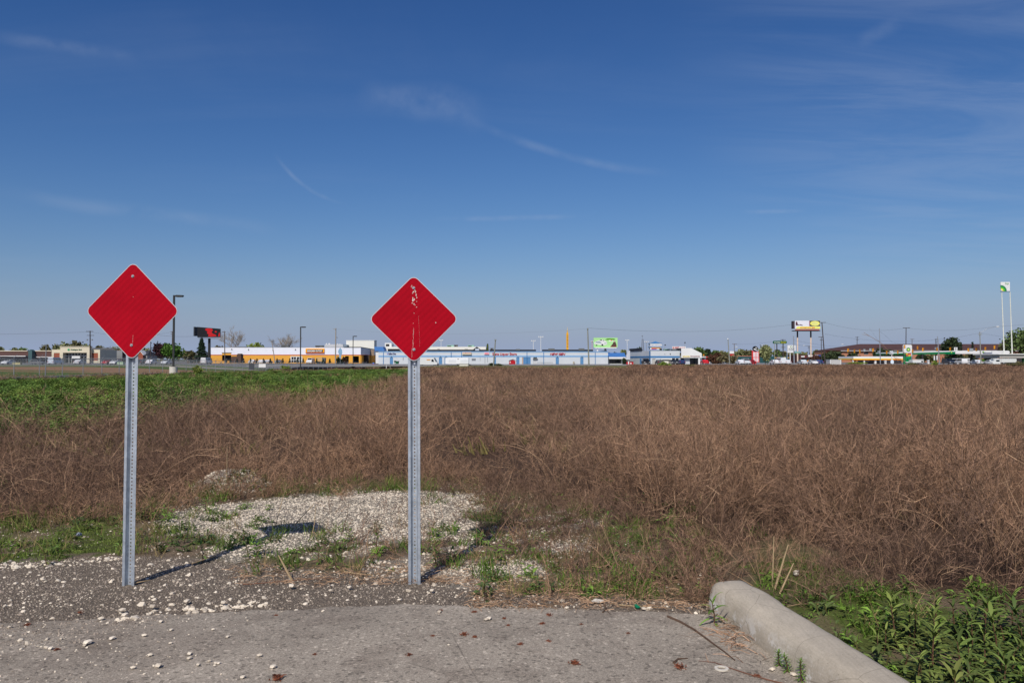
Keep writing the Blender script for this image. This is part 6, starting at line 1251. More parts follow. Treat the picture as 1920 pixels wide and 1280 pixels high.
art('leaf_picture', M('print_leaf', 84, 150, 40), [[(.48, .78), (.56, .92), (.7, .94), (.86, .9), (.93, .8), (.84, .76), (.7, .82), (.6, .76)], [(.08, .14), (.3, .1), (.5, .16), (.3, .13)]])
art('white_text_block', M('print_white', 236, 246, 230), [[(.64, .62), (.64, .7), (.8, .7), (.8, .62)]], .03); art('red_dot', M('print_red', 206, 62, 50), [[(.71, .68), (.71, .78), (.77, .78), (.77, .68)]], .04)
art('seated_figure', M('print_brown', 86, 66, 56), [[(.7, .05), (.74, .2), (.8, .4), (.84, .6), (.88, .7), (.92, .5), (.95, .3), (.96, .05)]]); art('figure_face', M('print_skin', 220, 180, 186), [[(.83, .56), (.83, .7), (.88, .7), (.88, .56)]], .035); art('figure_cloth', M('print_wine', 140, 30, 44), [[(.69, .04), (.73, .16), (.8, .1), (.9, .12), (.95, .2), (.95, .04)]], .035)
pxbox('catwalk', t, white_p, 1115, 1156, 651.4, 653, d - .6, 1.2); mb = MB()
for k in range(6): mb.tube([(X(1120 + 6.4 * k, d), d, Zp(653, d)), (X(1120 + 6.4 * k, d), d - 1.2, Zp(654, d))], .07, 4)
mb.build('floodlights', dark_steel, t)
# ------------------------------------------------------------------ blue roofed link building and second mall
t = thing('restaurant', 'small building with a bright blue roof, white fascia and dark windows', 'building', (X(1157, 252), 252, 0)); d = 252
hollow_front('wall', t, white_p, 1140.2, 1180, 669, d + .8, 14, [(1142, 1164.5, 674, 681.2), (1167, 1175, 673.5, 690)], z0=-.2); mb = MB(); mb.add([(X(1140.3, d), d - .6, Zp(669, d)), (X(1173.5, d), d - .6, Zp(669, d)), (X(1176, d), d + 6, Zp(661, d)), (X(1140.3, d), d + 6, Zp(661, d)), (X(1140.3, d), d + 6, Zp(669, d)), (X(1173.5, d), d + 6, Zp(669, d))], [(0, 1, 2, 3), (0, 4, 5, 1), (1, 5, 2), (0, 3, 4), (3, 2, 5, 4)]); mb.build('roof', MRF, t)
pxbox('fascia', t, white_p, 1140.3, 1173, 669.1, 672.6, d - .7, .5); pxbox('window', t, glassd, 1142, 1164.5, 674, 681.2, d + 1); pxbox('door', t, glassd, 1167, 1175, 673.5, 683, d + 1)
for px_ in (1149, 1156.5): pxbox('mullion', t, dark_steel, px_ - .3, px_ + .3, 674, 681.2, d + .9, .1)
mb = MB(); mb.prism([P2 for P2 in [(X(1172.5, d), Zp(674, d)), (X(1174, d), Zp(667, d)), (X(1175.5, d), Zp(661, d)), (X(1178.5, d), Zp(657.3, d)), (X(1180.5, d), Zp(657.3, d)), (X(1180.5, d), Zp(674, d))]][::-1], d - 1, d + .5); mb.build('curved_wing_wall', M('wing_wall', 196, 200, 206), t)
tree(1167, 1173.5, 672, 245, 'dark', 'small dark bush by the door of the blue roofed building', form='bush', cat='shrub', n=300); tree(1164, 1176, 656.5, 420, 'spring', 'pale treetop behind the blue roof')
t = thing('vending_kiosk', 'red and white kiosk standing before the gap between the two malls', 'kiosk', (X(1181, 240), 240, 0)); rk_ = M('kiosk_red', 200, 30, 40, .5); pxbox('cabinet', t, rk_, 1175, 1187.5, 678.2, 684, 240, 1.2); pxbox('white_panel', t, white_p, 1181.5, 1184, 680, 682.2, 240, -.003, .04); pxbox('dark_top', t, dark_steel, 1174.8, 1187.8, 677.5, 678.2, 239.9, 1.4); pxbox('white_post', t, white_p, 1177.5, 1179.5, 677, 684, 239.8, .1)
t = thing('strip_mall', 'white mall wing with a bold blue stripe and a gabled entrance at right', 'building', (X(1265, 236), 236, 0)); d = 236
x0, x1 = X(1220, d), X(1274.5, d); hollow_front('wall', t, MW, 1220, 1274.5, 657.3, d, 24, [(1223, 1229, 672, 690), (1259, 1274, 671.3, 690)], z0=-.2)
pxbox('door', t, M('grey_door2', 178, 176, 170), 1223, 1229, 672, 683, d + .15); pxbox('window', t, glassd, 1259, 1274, 671.3, 683, d + .2)
for px_ in (1266.4, 1259.4, 1273): pxbox('column', t, white_p, px_ - .5, px_ + .5, 671.3, 683, d - .1, .25)
pxbox('blue_stripe', t, MB2, 1220, 1274.4, 667.2, 670.6, d, -.002, .03); pxbox('coping', t, M('grey_coping', 120, 140, 150), 1219.8, 1274.5, 656.8, 657.4, d - .05, .4); mb = MB(); mb.box(x0 + .3, x1 - .3, d + .3, d + 23.7, Zp(658.5, d), Zp(658, d)); mb.build('roof', roof_m, t)
# left flank, runs back to the left at an angle
xa, ya = X(1180.5, 264), 264; mb = MB(); zt_ = Zp(657.3, d); mb.add([(xa, ya, -.2), (x0, d, -.2), (x0, d, zt_ - .02), (xa, ya, zt_ + .25), (xa + .2, ya + .3, -.2), (x0 + .01, d + .3, -.2), (x0 + .01, d + .3, zt_ - .02), (xa + .2, ya + .3, zt_ + .25)], [(0, 1, 2, 3), (5, 4, 7, 6), (3, 2, 6, 7), (1, 5, 6, 2), (0, 3, 7, 4)]); mb.build('flank_wall', MW, t)
def flank(nm, m, f0, f1, z0_, z1_, o_=.04):
    p0 = Vector((xa, ya)); p1 = Vector((x0, d)); a = p0.lerp(p1, f0); b = p0.lerp(p1, f1); n_ = Vector((-(p1.y - p0.y), p1.x - p0.x)).normalized(); n_ = n_ if n_.y < 0 else -n_; mb = MB(); a2, b2 = a + n_ * o_, b + n_ * o_
    mb.add([(a2.x, a2.y, z0_), (b2.x, b2.y, z0_), (b2.x, b2.y, z1_), (a2.x, a2.y, z1_), (a.x, a.y, z0_), (b.x, b.y, z0_), (b.x, b.y, z1_), (a.x, a.y, z1_)], [(0, 1, 2, 3), (0, 3, 7, 4), (1, 5, 6, 2), (3, 2, 6, 7), (0, 4, 5, 1)]); return mb.build(nm, m, t)
flank('blue_stripe', MB2, 0, 1, Zp(670.6, d), Zp(667.2, d)); flank('door', MD, .52, .6, 0, Zp(672, d), .08); flank('mansard', MBK, 0, .62, zt_ + .02, zt_ + .95, .12); flank('downspout', MB2, .95, .985, 0, zt_, .1)
# gabled entrance
mb = MB(); e0, e1 = X(1274.5, d), X(1312.5, d); zl = Zp(670.8, d); mb.prism([(e0, zl), (e0, Zp(652.6, d)), (X(1293, d), Zp(652.6, d)), (e1, Zp(662.3, d)), (e1, zl)][::-1], d - 2.2, d - 1.8); en = mb.build('entrance_facade', white_p, t)
mb = MB(); mb.add([(e0, d - 1.79, Zp(652.6, d)), (X(1293, d), d - 1.79, Zp(652.6, d)), (e1, d - 1.79, Zp(662.3, d)), (e0, d + 20, Zp(652.6, d)), (X(1293, d), d + 20, Zp(652.6, d)), (e1, d + 20, Zp(662.3, d))], [(0, 1, 4, 3), (1, 2, 5, 4)]); mb.build('entrance_roof', white_p, t)
for a, b in ((1274.5, 1275.5), (1309.3, 1312.5)): pxbox('column', t, white_p, a, b, 670.8, 683.3, d - 2.1, .4)
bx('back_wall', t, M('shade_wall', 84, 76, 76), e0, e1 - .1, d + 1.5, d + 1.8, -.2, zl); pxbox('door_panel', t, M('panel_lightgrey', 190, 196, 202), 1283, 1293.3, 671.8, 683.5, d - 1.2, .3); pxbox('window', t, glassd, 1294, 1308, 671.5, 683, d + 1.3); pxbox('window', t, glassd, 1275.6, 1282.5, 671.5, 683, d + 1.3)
text('GOLDEN', X(1283.5, d), d - 2.25, Zp(668.2, d), X(1290.5, d) - X(1276.8, d), .42, M('yellow_letters', 228, 200, 40), en, bold=.012); text('Chopsticks', X(1300, d), d - 2.25, Zp(668.0, d), X(1309, d) - X(1291.3, d), .46, M('brown_red_letters', 140, 50, 50), en, bold=.012)
for a, b in ((1256.5, 1.2), (1246.2, .5)): pxbox('wall_light', t, dark_steel, a - b / 2, a + b / 2, 662.2 if b > 1 else 662.8, 663.6, d, .02, .3)
pxbox('mansard', t, MBK, 1257.5, 1274, 655, 657, d + 3, .4)
rooftop_unit(1246, 1256, 654, 657, 256, 'pale green rooftop unit behind the white mall wing', ac_green)
# sign tower with blue hipped roof
t = thing('pylon_sign', 'tall white pylon sign with a blue hipped roof behind the second mall', 'sign', (X(1229.5, 290), 290, 0)); d = 290; x0, x1 = X(1218, d), X(1241.5, d)
pxbox('cabinet', t, white_p, 1219, 1240.5, 643.8, 649.6, d, 3); pxbox('blue_trim', t, MB2, 1217.8, 1241.7, 649.6, 650.8, d - .1, 3.2); pxbox('blue_trim', t, MB2, 1217.8, 1241.7, 642.9, 643.8, d - .1, 3.2)
mb = MB(); za, zb_ = Zp(642.9, d), Zp(639.4, d); mb.add([(X(1222, d), d - .1, za), (X(1238, d), d - .1, za), (X(1238, d), d + 3.1, za), (X(1222, d), d + 3.1, za), (X(1230, d), d + 1.5, zb_)], [(0, 1, 4), (1, 2, 4), (2, 3, 4), (3, 0, 4), (0, 3, 2, 1)]); mb.build('hip_roof', MB2, t)
text('DORR & REYNOLDS', X(1229.7, d), d - .06, Zp(646.9, d), X(1240, d) - X(1220, d), .5, M('faint_lettering', 176, 184, 200), t); pxbox('lower_panel', t, white_p, 1219, 1240.5, 650.8, 655.2, d + .1, 2.8); pxbox('orange_panel', t, M('panel_orange', 236, 160, 40), 1221.5, 1238, 651.2, 652.6, d, -.01, .06); pxbox('violet_panel', t, M('panel_violet', 150, 90, 160), 1221.5, 1231, 653.4, 655.4, d, -.01, .06); pxbox('red_panel', t, M('panel_red', 200, 70, 80), 1221.5, 1231, 652.7, 653.4, d, -.01, .06); pxbox('dark_panel', t, dark_steel, 1236.5, 1241, 652.7, 656.4, d, -.01, .06)
for px_ in (1219.5, 1240): pxbox('leg', t, white_p, px_ - .5, px_ + .5, 655.2, 690, d + .5, .5)
t = thing('roof_sign', 'white roof sign with red capital letters above the second mall', 'sign', (X(1273, 285), 285, 0)); d = 285; pn = pxbox('panel', t, white_p, 1260.5, 1285.8, 649.2, 655, d, .4); text('BUFFET', X(1267.5, d), d - .05, Zp(652, d), X(1273.8, d) - X(1261.5, d), .72, red_l, pn, bold=.012); text('CITY', X(1279.5, d), d - .05, Zp(652, d), X(1284.6, d) - X(1275, d), .5, M('faded_pink', 226, 140, 146), pn)
for px_ in (1263, 1283): pxbox('leg', t, steel, px_ - .4, px_ + .4, 655, 690, d + .1, .3)
t = thing('lattice_tower', 'distant grey lattice tower left of the blue hipped pylon sign', 'tower', (X(1205, 450), 450, 0)); d = 450; gm = M('lattice_grey', 124, 128, 136, .6, .1, .5); mb = MB(); zt_ = Zp(635.5, d)
for sx_ in (-1, 1):
    for sy_ in (-1, 1): mb.tube([(X(1205, d) + sx_ * 1.0, d + sy_ * .8, 0), (X(1205, d) + sx_ * .32, d + sy_ * .3, zt_)], .09, 4)
for k in range(12):
    z_ = zt_ * k / 12; z2 = zt_ * (k + 1) / 12; w_ = 1.0 - .68 * k / 12; w2_ = 1.0 - .68 * (k + 1) / 12
    for a, b in ((-1, 1), (1, -1)): mb.tube([(X(1205, d) + a * w_, d - w_ * .8, z_), (X(1205, d) + b * w2_, d - w2_ * .8, z2)], .06, 4)
mb.build('lattice', gm, t); mb = MB(); mb.tube([(X(1205, d), d, zt_), (X(1204.3, d), d, Zp(629.8, d))], .06, 4); mb.ell(X(1204.3, d), d, Zp(629.8, d), .35, .35, .35, 6, 4); mb.build('antenna', gm, t)
for px_, tp, lb in ((1246.8, 646.6, 'thin dark pole with a small black head, right of the blue hipped pylon'), (1284, 642.2, 'thin dark pole with a black head above the gabled entrance')):
    d = 280; t = thing('security_lamp', lb, 'lamp', (X(px_, d), d, 0)); pxbox('pole', t, steel, px_ - .2, px_ + .2, tp, 690, d, .1); mb = MB(); mb.ell(X(px_ + .4, d), d, Zp(tp, d), .28, .28, .22, 8, 6); mb.build('lamp_head', dark_steel, t)
tree(1194.5, 1204.5, 650, 330, 'dark', 'dark rounded treetop left of the lattice tower')
car(1232, 1258.5, 232, 'van', (226, 222, 206), 'cream white passenger van before the white mall wing', True); car(1205, 1216.5, 236, 'suv', (34, 30, 30), 'black suv in the angle of the second mall'); car(1270.5, 1282.5, 233, 'sedan', (34, 52, 92), 'dark blue car under the mall window'); car(1232, 1240, 228, 'sedan', (86, 84, 80), 'grey car left of the cream van', name='parked_car'); car(1257.5, 1266, 229, 'sedan', (64, 64, 66), 'dark grey car right of the cream van')
# ================================================================== right: street with stations
def canopy_station(): pass
trs = [(1296, 1323, 651.5, 430, 'green', 'dense green tree right of the gabled entrance roof'), (1320, 1334, 655, 435, 'conifer', 'pointed dark green tree, second right of the gabled entrance'), (1332, 1350, 657.5, 440, 'green', 'soft green tree above the yellow roof sign'), (1346, 1364, 658, 445, 'olive', 'olive green tree left of the leaning lamp pole'), (1362, 1380, 659, 440, 'green', 'green treetop behind the red and white street sign'), (1378, 1398, 654.5, 450, 'spring', 'pale tree right of the red and white street sign'), (1394, 1412, 656, 440, 'olive', 'olive tree left of the red pylon'), (1448, 1466, 656, 440, 'green', 'green tree behind the green lozenge sign, left post'), (1463, 1480, 659, 445, 'olive', 'olive tree below the green lozenge sign, right post'), (1478, 1500, 662, 450, 'olive', 'low tree behind the white board on posts'), (1500, 1520, 663, 450, 'green', 'low hazy tree between the billboard posts'), (1525, 1535, 656, 430, 'green', 'small green tree right of the second billboard post'), (1530, 1548, 661.5, 440, 'olive', 'low olive tree left of the leaning street pole')]
for a, b, tp, d_, k, lb in trs: tree(a, b, tp, d_, k, lb)
tree(1324.5, 1356, 662.5, 270, 'brown', 'dark maroon brown bush right of the gabled entrance', form='bush', cat='shrub', n=1400); tree(1346, 1380.5, 665, 262, 'olive', 'big green bush overlapping the maroon one', form='bush', cat='shrub', n=1400); tree(1420.5, 1449, 647.3, 262, 'spring', 'loose pale green tree right of the red pylon', n=1500)
tree(1545, 1580, 656.5, 280, 'dark', 'dark dome shaped bush in front of the brick hotel end', form='bush', cat='shrub', n=1800); tree(1538, 1552, 662, 282, 'dark', 'dark narrow shrub left of the dome shaped bush', form='bush', cat='shrub', n=700); tree(1517, 1543, 667, 300, 'brown', 'reddish brown tree in front of the low dark shops', n=900, form='bush')
# fast food hut with yellow sign
t = thing('kiosk_building', 'small white roofed hut with a red corner right of the gabled entrance', 'building', (X(1323, 290), 290, 0)); hollow_front('wall', t, white_p, 1314, 1331, 669.6, 290, 6, [(1316, 1321, 671.5, 682), (1323, 1330, 671.5, 682)]); pxbox('roof', t, white_p, 1312, 1331.5, 668, 669.4, 289, 8); pxbox('red_corner', t, M('kiosk_red', 1, 1, 1), 1323.5, 1327.5, 668.1, 670.8, 289, -.01, .1); pxbox('window', t, glassd, 1316, 1321, 671.5, 682, 290.15); pxbox('window', t, glassd, 1323, 1330, 671.5, 682, 290.15)
t = thing('pole_sign', 'small yellow box sign above the maroon bush', 'sign', (X(1336, 300), 300, 0)); pxbox('panel', t, M('sign_yellow', 1, 1, 1), 1332.3, 1339.5, 666.1, 669, 300, .5); pxbox('post', t, steel, 1335.5, 1336.5, 669, 690, 300.1, .3); pxbox('dark_rim', t, dark_steel, 1332.1, 1339.7, 669, 669.6, 299.9, .7)
t = thing('pole_sign', 'small narrow orange sign at the corner of the white hut', 'sign', (X(1319.5, 300), 300, 0)); pxbox('panel', t, M('sign_orange', 240, 150, 30), 1318.8, 1320.4, 664, 667, 300, .3); pxbox('post', t, steel, 1319.4, 1319.8, 667, 690, 300.05, .15)
# long dark green shops
t = thing('shop_row', 'long low dark green shop row with yellow signs behind the parked cars', 'building', (X(1440, 330), 330, 0)); tl = M('dark_teal_wall', 36, 78, 80, .7, .08, .5); hollow_front('wall', t, tl, 1376, 1496, 667.6, 330, 14, [(1382, 1398, 674, 681), (1402, 1409, 674, 681), (1452, 1466, 674, 681), (1468, 1492, 674, 681)])
for a, b in ((1382, 1398), (1402, 1409), (1452, 1466), (1468, 1492)): pxbox('window', t, glassd, a, b, 674, 681, 330.2)
pxbox('coping', t, M('salmon_trim', 206, 130, 110), 1376, 1410, 667, 667.8, 329.9, .5); roof_slab(t, roof_m, 1376, 1496, 667.6, 330, 14); pxbox('shop_sign', t, M('shop_yellow', 232, 208, 50), 1467, 1472.5, 669.4, 671.4, 330, -.01, .1); pxbox('shop_sign', t, M('shop_amber', 190, 140, 50), 1453, 1463, 669.3, 671.6, 330, -.01, .1); pxbox('shop_sign', t, M('shop_amber', 1, 1, 1), 1476.5, 1479.5, 669.4, 671.4, 330, -.01, .1)
t = thing('shop_row', 'low dark red shop row with white signs under the two post billboard', 'building', (X(1518, 320), 320, 0)); dr_ = M('dark_red_wall', 88, 54, 52, .8, .1, .5); hollow_front('wall', t, dr_, 1499, 1540, 665, 320, 14, [(1502, 1516, 671, 682), (1519, 1528, 671, 682), (1530, 1538, 671, 682)]); roof_slab(t, roof_m, 1499, 1540, 665, 320, 14)
for a, b in ((1502, 1516), (1519, 1528), (1530, 1538)): pxbox('window', t, glassd, a, b, 671, 682, 320.2)
for a, b, u, v, m_ in ((1502, 1508.5, 667, 669.3, white_p), (1508.5, 1509.6, 667, 669.3, red_l), (1515, 1523, 665.3, 668.8, white_p), (1528, 1534, 665.3, 668.6, M('pale_sign', 200, 206, 210)), (1534.2, 1538.5, 665, 668.4, M('blue_sign', 46, 76, 150))): pxbox('shop_sign', t, m_, a, b, u, v, 320, -.01, .12)
pxbox('wall', thing('shop_annex', 'pale narrow shop front left of the dark red shop row', 'building', (X(1496, 325), 325, 0)), M('annex_grey', 176, 172, 164), 1492.5, 1498.8, 666.5, 684, 325, 6)
# red pylon
t = thing('price_pylon', 'red pylon sign with white panels and a round black and white emblem on top', 'sign', (X(1416.5, 258), 258, 0)); d = 258; rp = M('pylon_red', 216, 50, 44, .5, .04, .5); mb = MB(); mb.prism([(X(1410.2, d), -.1), (X(1410.4, d), Zp(656.5, d)), (X(1413, d), Zp(658.5, d)), (X(1423, d), Zp(659.2, d)), (X(1423.8, d), -.1)][::-1], d, d + .8); mb.build('body', rp, t)
for a, b, u, v in ((1412, 1416.8, 660, 669.5), (1417.8, 1422, 660, 669.5), (1412.5, 1416.8, 670.5, 678), (1417.8, 1422, 670.5, 678)): pxbox('panel', t, M('pylon_panel', 226, 206, 206, .5), a, b, u, v, d, -.003, .05)
mb = MB(); mb.disc(X(1416, d), d - .15, Zp(653.6, d), .86, .86, 20, 0, 0, None, .4); em = mb.build('emblem', black, t); mb = MB(); mb.disc(X(1414.2, d), d - .2, Zp(654.4, d), .26, .2, 10, 0, 0, None, .04); mb.disc(X(1417.4, d), d - .2, Zp(652, d), .22, .18, 10, 0, 0, None, .04); mb.disc(X(1417, d), d - .2, Zp(655.6, d), .3, .18, 10, 0, 0, None, .04); mb.build('emblem_marks', white_p, em)
pxbox('box', thing('utility_box', 'grey cabinet at the foot of the red pylon', 'utility box', (X(1421, 256), 256, 0)), M('grey_panel2', 1, 1, 1), 1418.5, 1425, 679, 683.5, 255.5, .5)
# street sign and poles
t = thing('street_sign', 'white and red double sign on a post left of the red pylon', 'sign', (X(1372, 300), 300, 0)); pxbox('panel', t, white_p, 1368, 1376.3, 658, 662.7, 300, .2); pxbox('red_panel', t, red_l, 1368, 1376.3, 663.4, 666.8, 300, .2); pxbox('post', t, steel, 1375.3, 1376, 666.8, 690, 300.05, .15)
pole(1368.3, 1365, 635.6, 238, 'grey pole with a white ball top leaning left, behind the green bush', M('greywood2', 1, 1, 1), .15); mb = MB(); mb.ell(X(1364.9, 237.9), 237.9, Zp(635.4, 238), .22, .22, .2, 8, 6); tag(mb.build('globe_lamp', white_p), 'white ball lamp on top of the pole behind the green bush', 'lamp')
pole(1377, 1376.8, 644, 330, 'distant thin pole with a crossarm left of the red pylon', wood, .14, [(1372.5, 1381.5, 644.8)]); pole(1452.5, 1452.2, 643.5, 245, 'thin pale pole at the left end of the green lozenge sign', M('pale_pole_wood', 1, 1, 1), .09)
pole(1468.6, 1468, 636, 290, 'dark pole with a crossarm behind the green lozenge sign', MATS['dark_pole_wood'], .16, [(1463.5, 1473, 636.8)], transformer=[(1466, 650, 2), (1471, 650, 2)])
def steel_pole(px_, pt, top, d_, label, r=.13): return pole(px_, pt, top, d_, label, steel, r, name='signal_pole', cat='signal pole')
steel_pole(1489, 1488, 630, 240, 'steel signal pole at the right edge of the white board on posts', .17); steel_pole(1650.6, 1649.2, 615.5, 240, 'tall steel signal pole before the yellow banded station', .13); steel_pole(1761.5, 1758, 630.5, 240, 'steel signal pole leaning slightly before the green edged canopy', .14)
pole(1517.6, 1517, 648, 340, 'small dark pole with crossarms between the billboard posts', MATS['dark_pole_wood'], .14, [(1514, 1520, 649), (1514.5, 1519.5, 651.5)]); pole(1540, 1540, 631, 270, 'brown pole standing just left of the leaning street pole', MATS['dark_pole_wood'], .13, [(1534.5, 1542, 631.8), (1537, 1543, 637.3)])
pole(1547, 1541.5, 604.3, 238, 'tall dark street pole leaning left beside the two post billboard', MATS['dark_pole_wood'], .17, [(1537.5, 1548, 604.6)]); pole(1606.4, 1607.5, 631, 420, 'pole with crossarms rising over the brown hotel roof, left', MATS['dark_pole_wood'], .18, [(1603.5, 1611, 632), (1605, 1610, 637)], transformer=[(1609, 648, 3.5)])
pole(1698, 1699.4, 614, 250, 'brown pole with a wide crossarm passing in front of the tall price sign', MATS['dark_pole_wood'], .14, [(1693, 1706, 614.6)]); pole(1710, 1710.3, 635.3, 330, 'short pole with a crossarm over the hotel roof right of the tall price sign', wood, .14, [(1706.5, 1714, 635.9)]); pole(1755.4, 1755, 635.2, 330, 'pole with transformers left of the steel pole at the green edged canopy', MATS['dark_pole_wood'], .15, [(1752.5, 1758, 636), (1753, 1758.5, 641)], transformer=[(1753.6, 651, 4), (1757.3, 650, 3)])
pole(1839, 1837.5, 622, 240, 'brown topped street lamp pole in front of the white canopy', M('greywood2', 1, 1, 1), .15, [(1834, 1841, 627)])
t = thing('street_light', 'street lamp head on a long curved arm over the white canopy', 'street lamp', (X(1838, 240), 240, Zp(624, 240))); mb = MB(); mb.tube([(X(1838, 240), 239.8, Zp(624, 240)), (X(1850, 240), 239.6, Zp(616, 240)), (X(1867, 240), 239.5, Zp(612.3, 240))], .05, 5); mb.build('arm', steel, t); mb = MB(); mb.ell(X(1869.5, 240), 239.5, Zp(612.5, 240), .55, .22, .18, 10, 6); mb.build('lamp_head', lampw, t)
def side_lamp(pa, pb, d_, lb):
    t = thing('street_light', lb, 'street lamp', (X(pa[0], d_), d_, Zp(pa[1], d_))); mb = MB(); mb.tube([(X(pa[0], d_), d_, Zp(pa[1], d_)), (X((pa[0] + pb[0]) / 2, d_), d_, Zp(pb[1] + (pa[1] - pb[1]) * .2, d_)), (X(pb[0], d_), d_, Zp(pb[1], d_))], .05, 5); mb.build('arm', steel, t); mb = MB(); mb.ell(X(pb[0], d_), d_, Zp(pb[1], d_), .5, .2, .15, 8, 5); mb.build('lamp_head', lampw, t)
side_lamp((1420, 652), (1431.5, 646.8), 270, 'pale street lamp head over the loose pale green tree'); side_lamp((1517, 649), (1507.5, 647.6), 338, 'street lamp head reaching left between the billboard posts'); side_lamp((1371, 655), (1381, 650.3), 300, 'street lamp head right of the distant thin pole'); side_lamp((1589, 647), (1580, 645.2), 330, 'small street lamp head over the left end of the hotel roof')
# lozenge motel sign
t = thing('motel_sign', 'dark green lozenge sign with white and yellow lettering on two posts', 'sign', (X(1462.5, 280), 280, 0)); d = 280; dg_ = M('sign_dark_green', 24, 92, 58, .5, .04, .5); xa, xb, za, zb_ = X(1450, d), X(1475.5, d), Zp(644.2, d), Zp(638.8, d); c_ = (xb - xa) * .06
mb = MB(); mb.prism([(xa, za + c_), (xa, zb_ - c_), (xa + c_, zb_), (xb - c_, zb_), (xb, zb_ - c_), (xb, za + c_), (xb - c_, za), (xa + c_, za)][::-1], d, d + .6); pn = mb.build('panel', dg_, t); text('Holiday', X(1457.7, d), d - .04, Zp(641.8, d), X(1463.5, d) - X(1452, d), .5, white_p, pn, bold=.012); text('WELCOME', X(1469, d), d - .04, Zp(640.6, d), X(1474, d) - X(1464.3, d), .22, M('shop_yellow', 1, 1, 1), pn, bold=.012); text('VACANCY', X(1469, d), d - .04, Zp(642.6, d), X(1474, d) - X(1464.3, d), .22, M('shop_yellow', 1, 1, 1), pn, bold=.012)
for px_ in (1457, 1468.7): pxbox('post', t, MATS['dark_pole_wood'], px_ - .6, px_ + .6, 644.2, 690, d + .1, .4)
# white board on posts
t = thing('pylon_sign', 'white board with a small green round emblem on two pale posts', 'sign', (X(1484, 262), 262, 0)); d = 262; pn = pxbox('panel', t, white_p, 1476.7, 1491.8, 647, 657.6, d, .4); pxbox('lower_panel', t, white_p, 1476.3, 1488, 658.2, 661, d, .4); mb = MB(); mb.disc(X(1483.7, d), d - .06, Zp(650, d), .44, .34, 14, 0, 0, None, .05); mb.disc(X(1483.7, d), d - .08, Zp(650, d), .28, .2, 14, 1, 0, None, .05); mb.build('emblem', [M('olive_emblem', 110, 146, 100), white_p], pn); text('PLAZA', X(1483.5, d), d - .04, Zp(654.3, d), X(1488, d) - X(1478.5, d), .5, M('grey_letters', 120, 128, 132), pn)
for px_, m_ in ((1476, M('bluegrey_block', 1, 1, 1)), (1481.6, white_p)): pxbox('post', t, m_, px_ - .6, px_ + .6, 661, 690, d + .1, .3)
mb = MB(); 
t = thing('street_name_sign', 'small teal green street name sign hanging right of the steel signal pole', 'sign', (X(1495, 240), 239.9, Zp(662, 240))); pn = pxbox('panel', t, M('teal_sign', 40, 146, 130), 1490, 1500.8, 659, 662, 239.9, .05); text('Reynolds', X(1495.4, 240), 239.87, Zp(660.6, 240), 1.4, .28, white_p, pn)
# two-post billboard
t = thing('billboard', 'billboard on two tall pale posts with a yellow starburst and ROOMS FOR LESS strip', 'billboard', (X(1513, 300), 300, 0)); d = 300
for px_ in (1498.3, 1523.5):
    mb = MB(); mb.cyl(X(px_, d), d + 1.6, -.2, Zp(632, d), .27, n=8); mb.build('post', M('pale_post', 222, 198, 176, .7, .06, 1), t); mb = MB(); mb.cyl(X(px_, d), d + 1.6, Zp(632, d), Zp(620, d), .3, n=8); mb.build('post_sleeve', M('dark_sleeve', 66, 56, 58), t)
pn = pxbox('panel', t, M('poster_white', 226, 226, 230, .5, .03, .5), 1491, 1538.3, 601, 616.3, d, .4); x0, x1, zb, zz = X(1491, d), X(1538.3, d), Zp(616.3, d), Zp(601, d)
art('dark_field', M('print_charcoal', 66, 64, 64), [[(.58, .31), (.58, .99), (.995, .99), (.995, .31)]], .02); art('magenta_line', M('print_magenta', 180, 60, 110), [[(.565, .31), (.565, .99), (.578, .99), (.578, .31)]], .02); art('yellow_strip', M('print_yellow', 240, 236, 110), [[(.04, .01), (.06, .2), (.1, .28), (.998, .28), (.998, .01)]], .02)
st = [(.79 + .2 * (1 if k % 2 else .88) * math.cos(6.2832 * k / 32), .66 + .33 * (1 if k % 2 else .86) * math.sin(6.2832 * k / 32)) for k in range(32)]; art('starburst', M('print_yellow', 1, 1, 1), [st], .035); art('starburst_core', M('print_pale_yellow', 226, 226, 140), [[(.79 + .14 * math.cos(6.2832 * k / 20), .66 + .2 * math.sin(6.2832 * k / 20)) for k in range(20)]], .045)
art('reclining_figure', M('print_figure', 84, 40, 50), [[(.03, .42), (.03, .75), (.07, .95), (.1, .7), (.11, .55), (.18, .5), (.22, .56), (.32, .42), (.31, .38), (.2, .45), (.08, .42)]], .03); text('ROOMS FOR LESS', X(1514.5, d), d - .06, Zp(614.2, d), X(1528, d) - X(1501, d), .42, M('orange_letters', 226, 96, 40), pn, bold=.012)
pxbox('side_frame', t, MATS['dark_sleeve'], 1487.6, 1490.2, 601.8, 616, d + .6, 2); pxbox('red_skirt', t, M('skirt_red', 170, 84, 66), 1491.5, 1536.8, 617, 619, d - .3, .3); pxbox('catwalk', t, dark_steel, 1489.5, 1538.5, 619.2, 620.6, d - 1, 2.8)
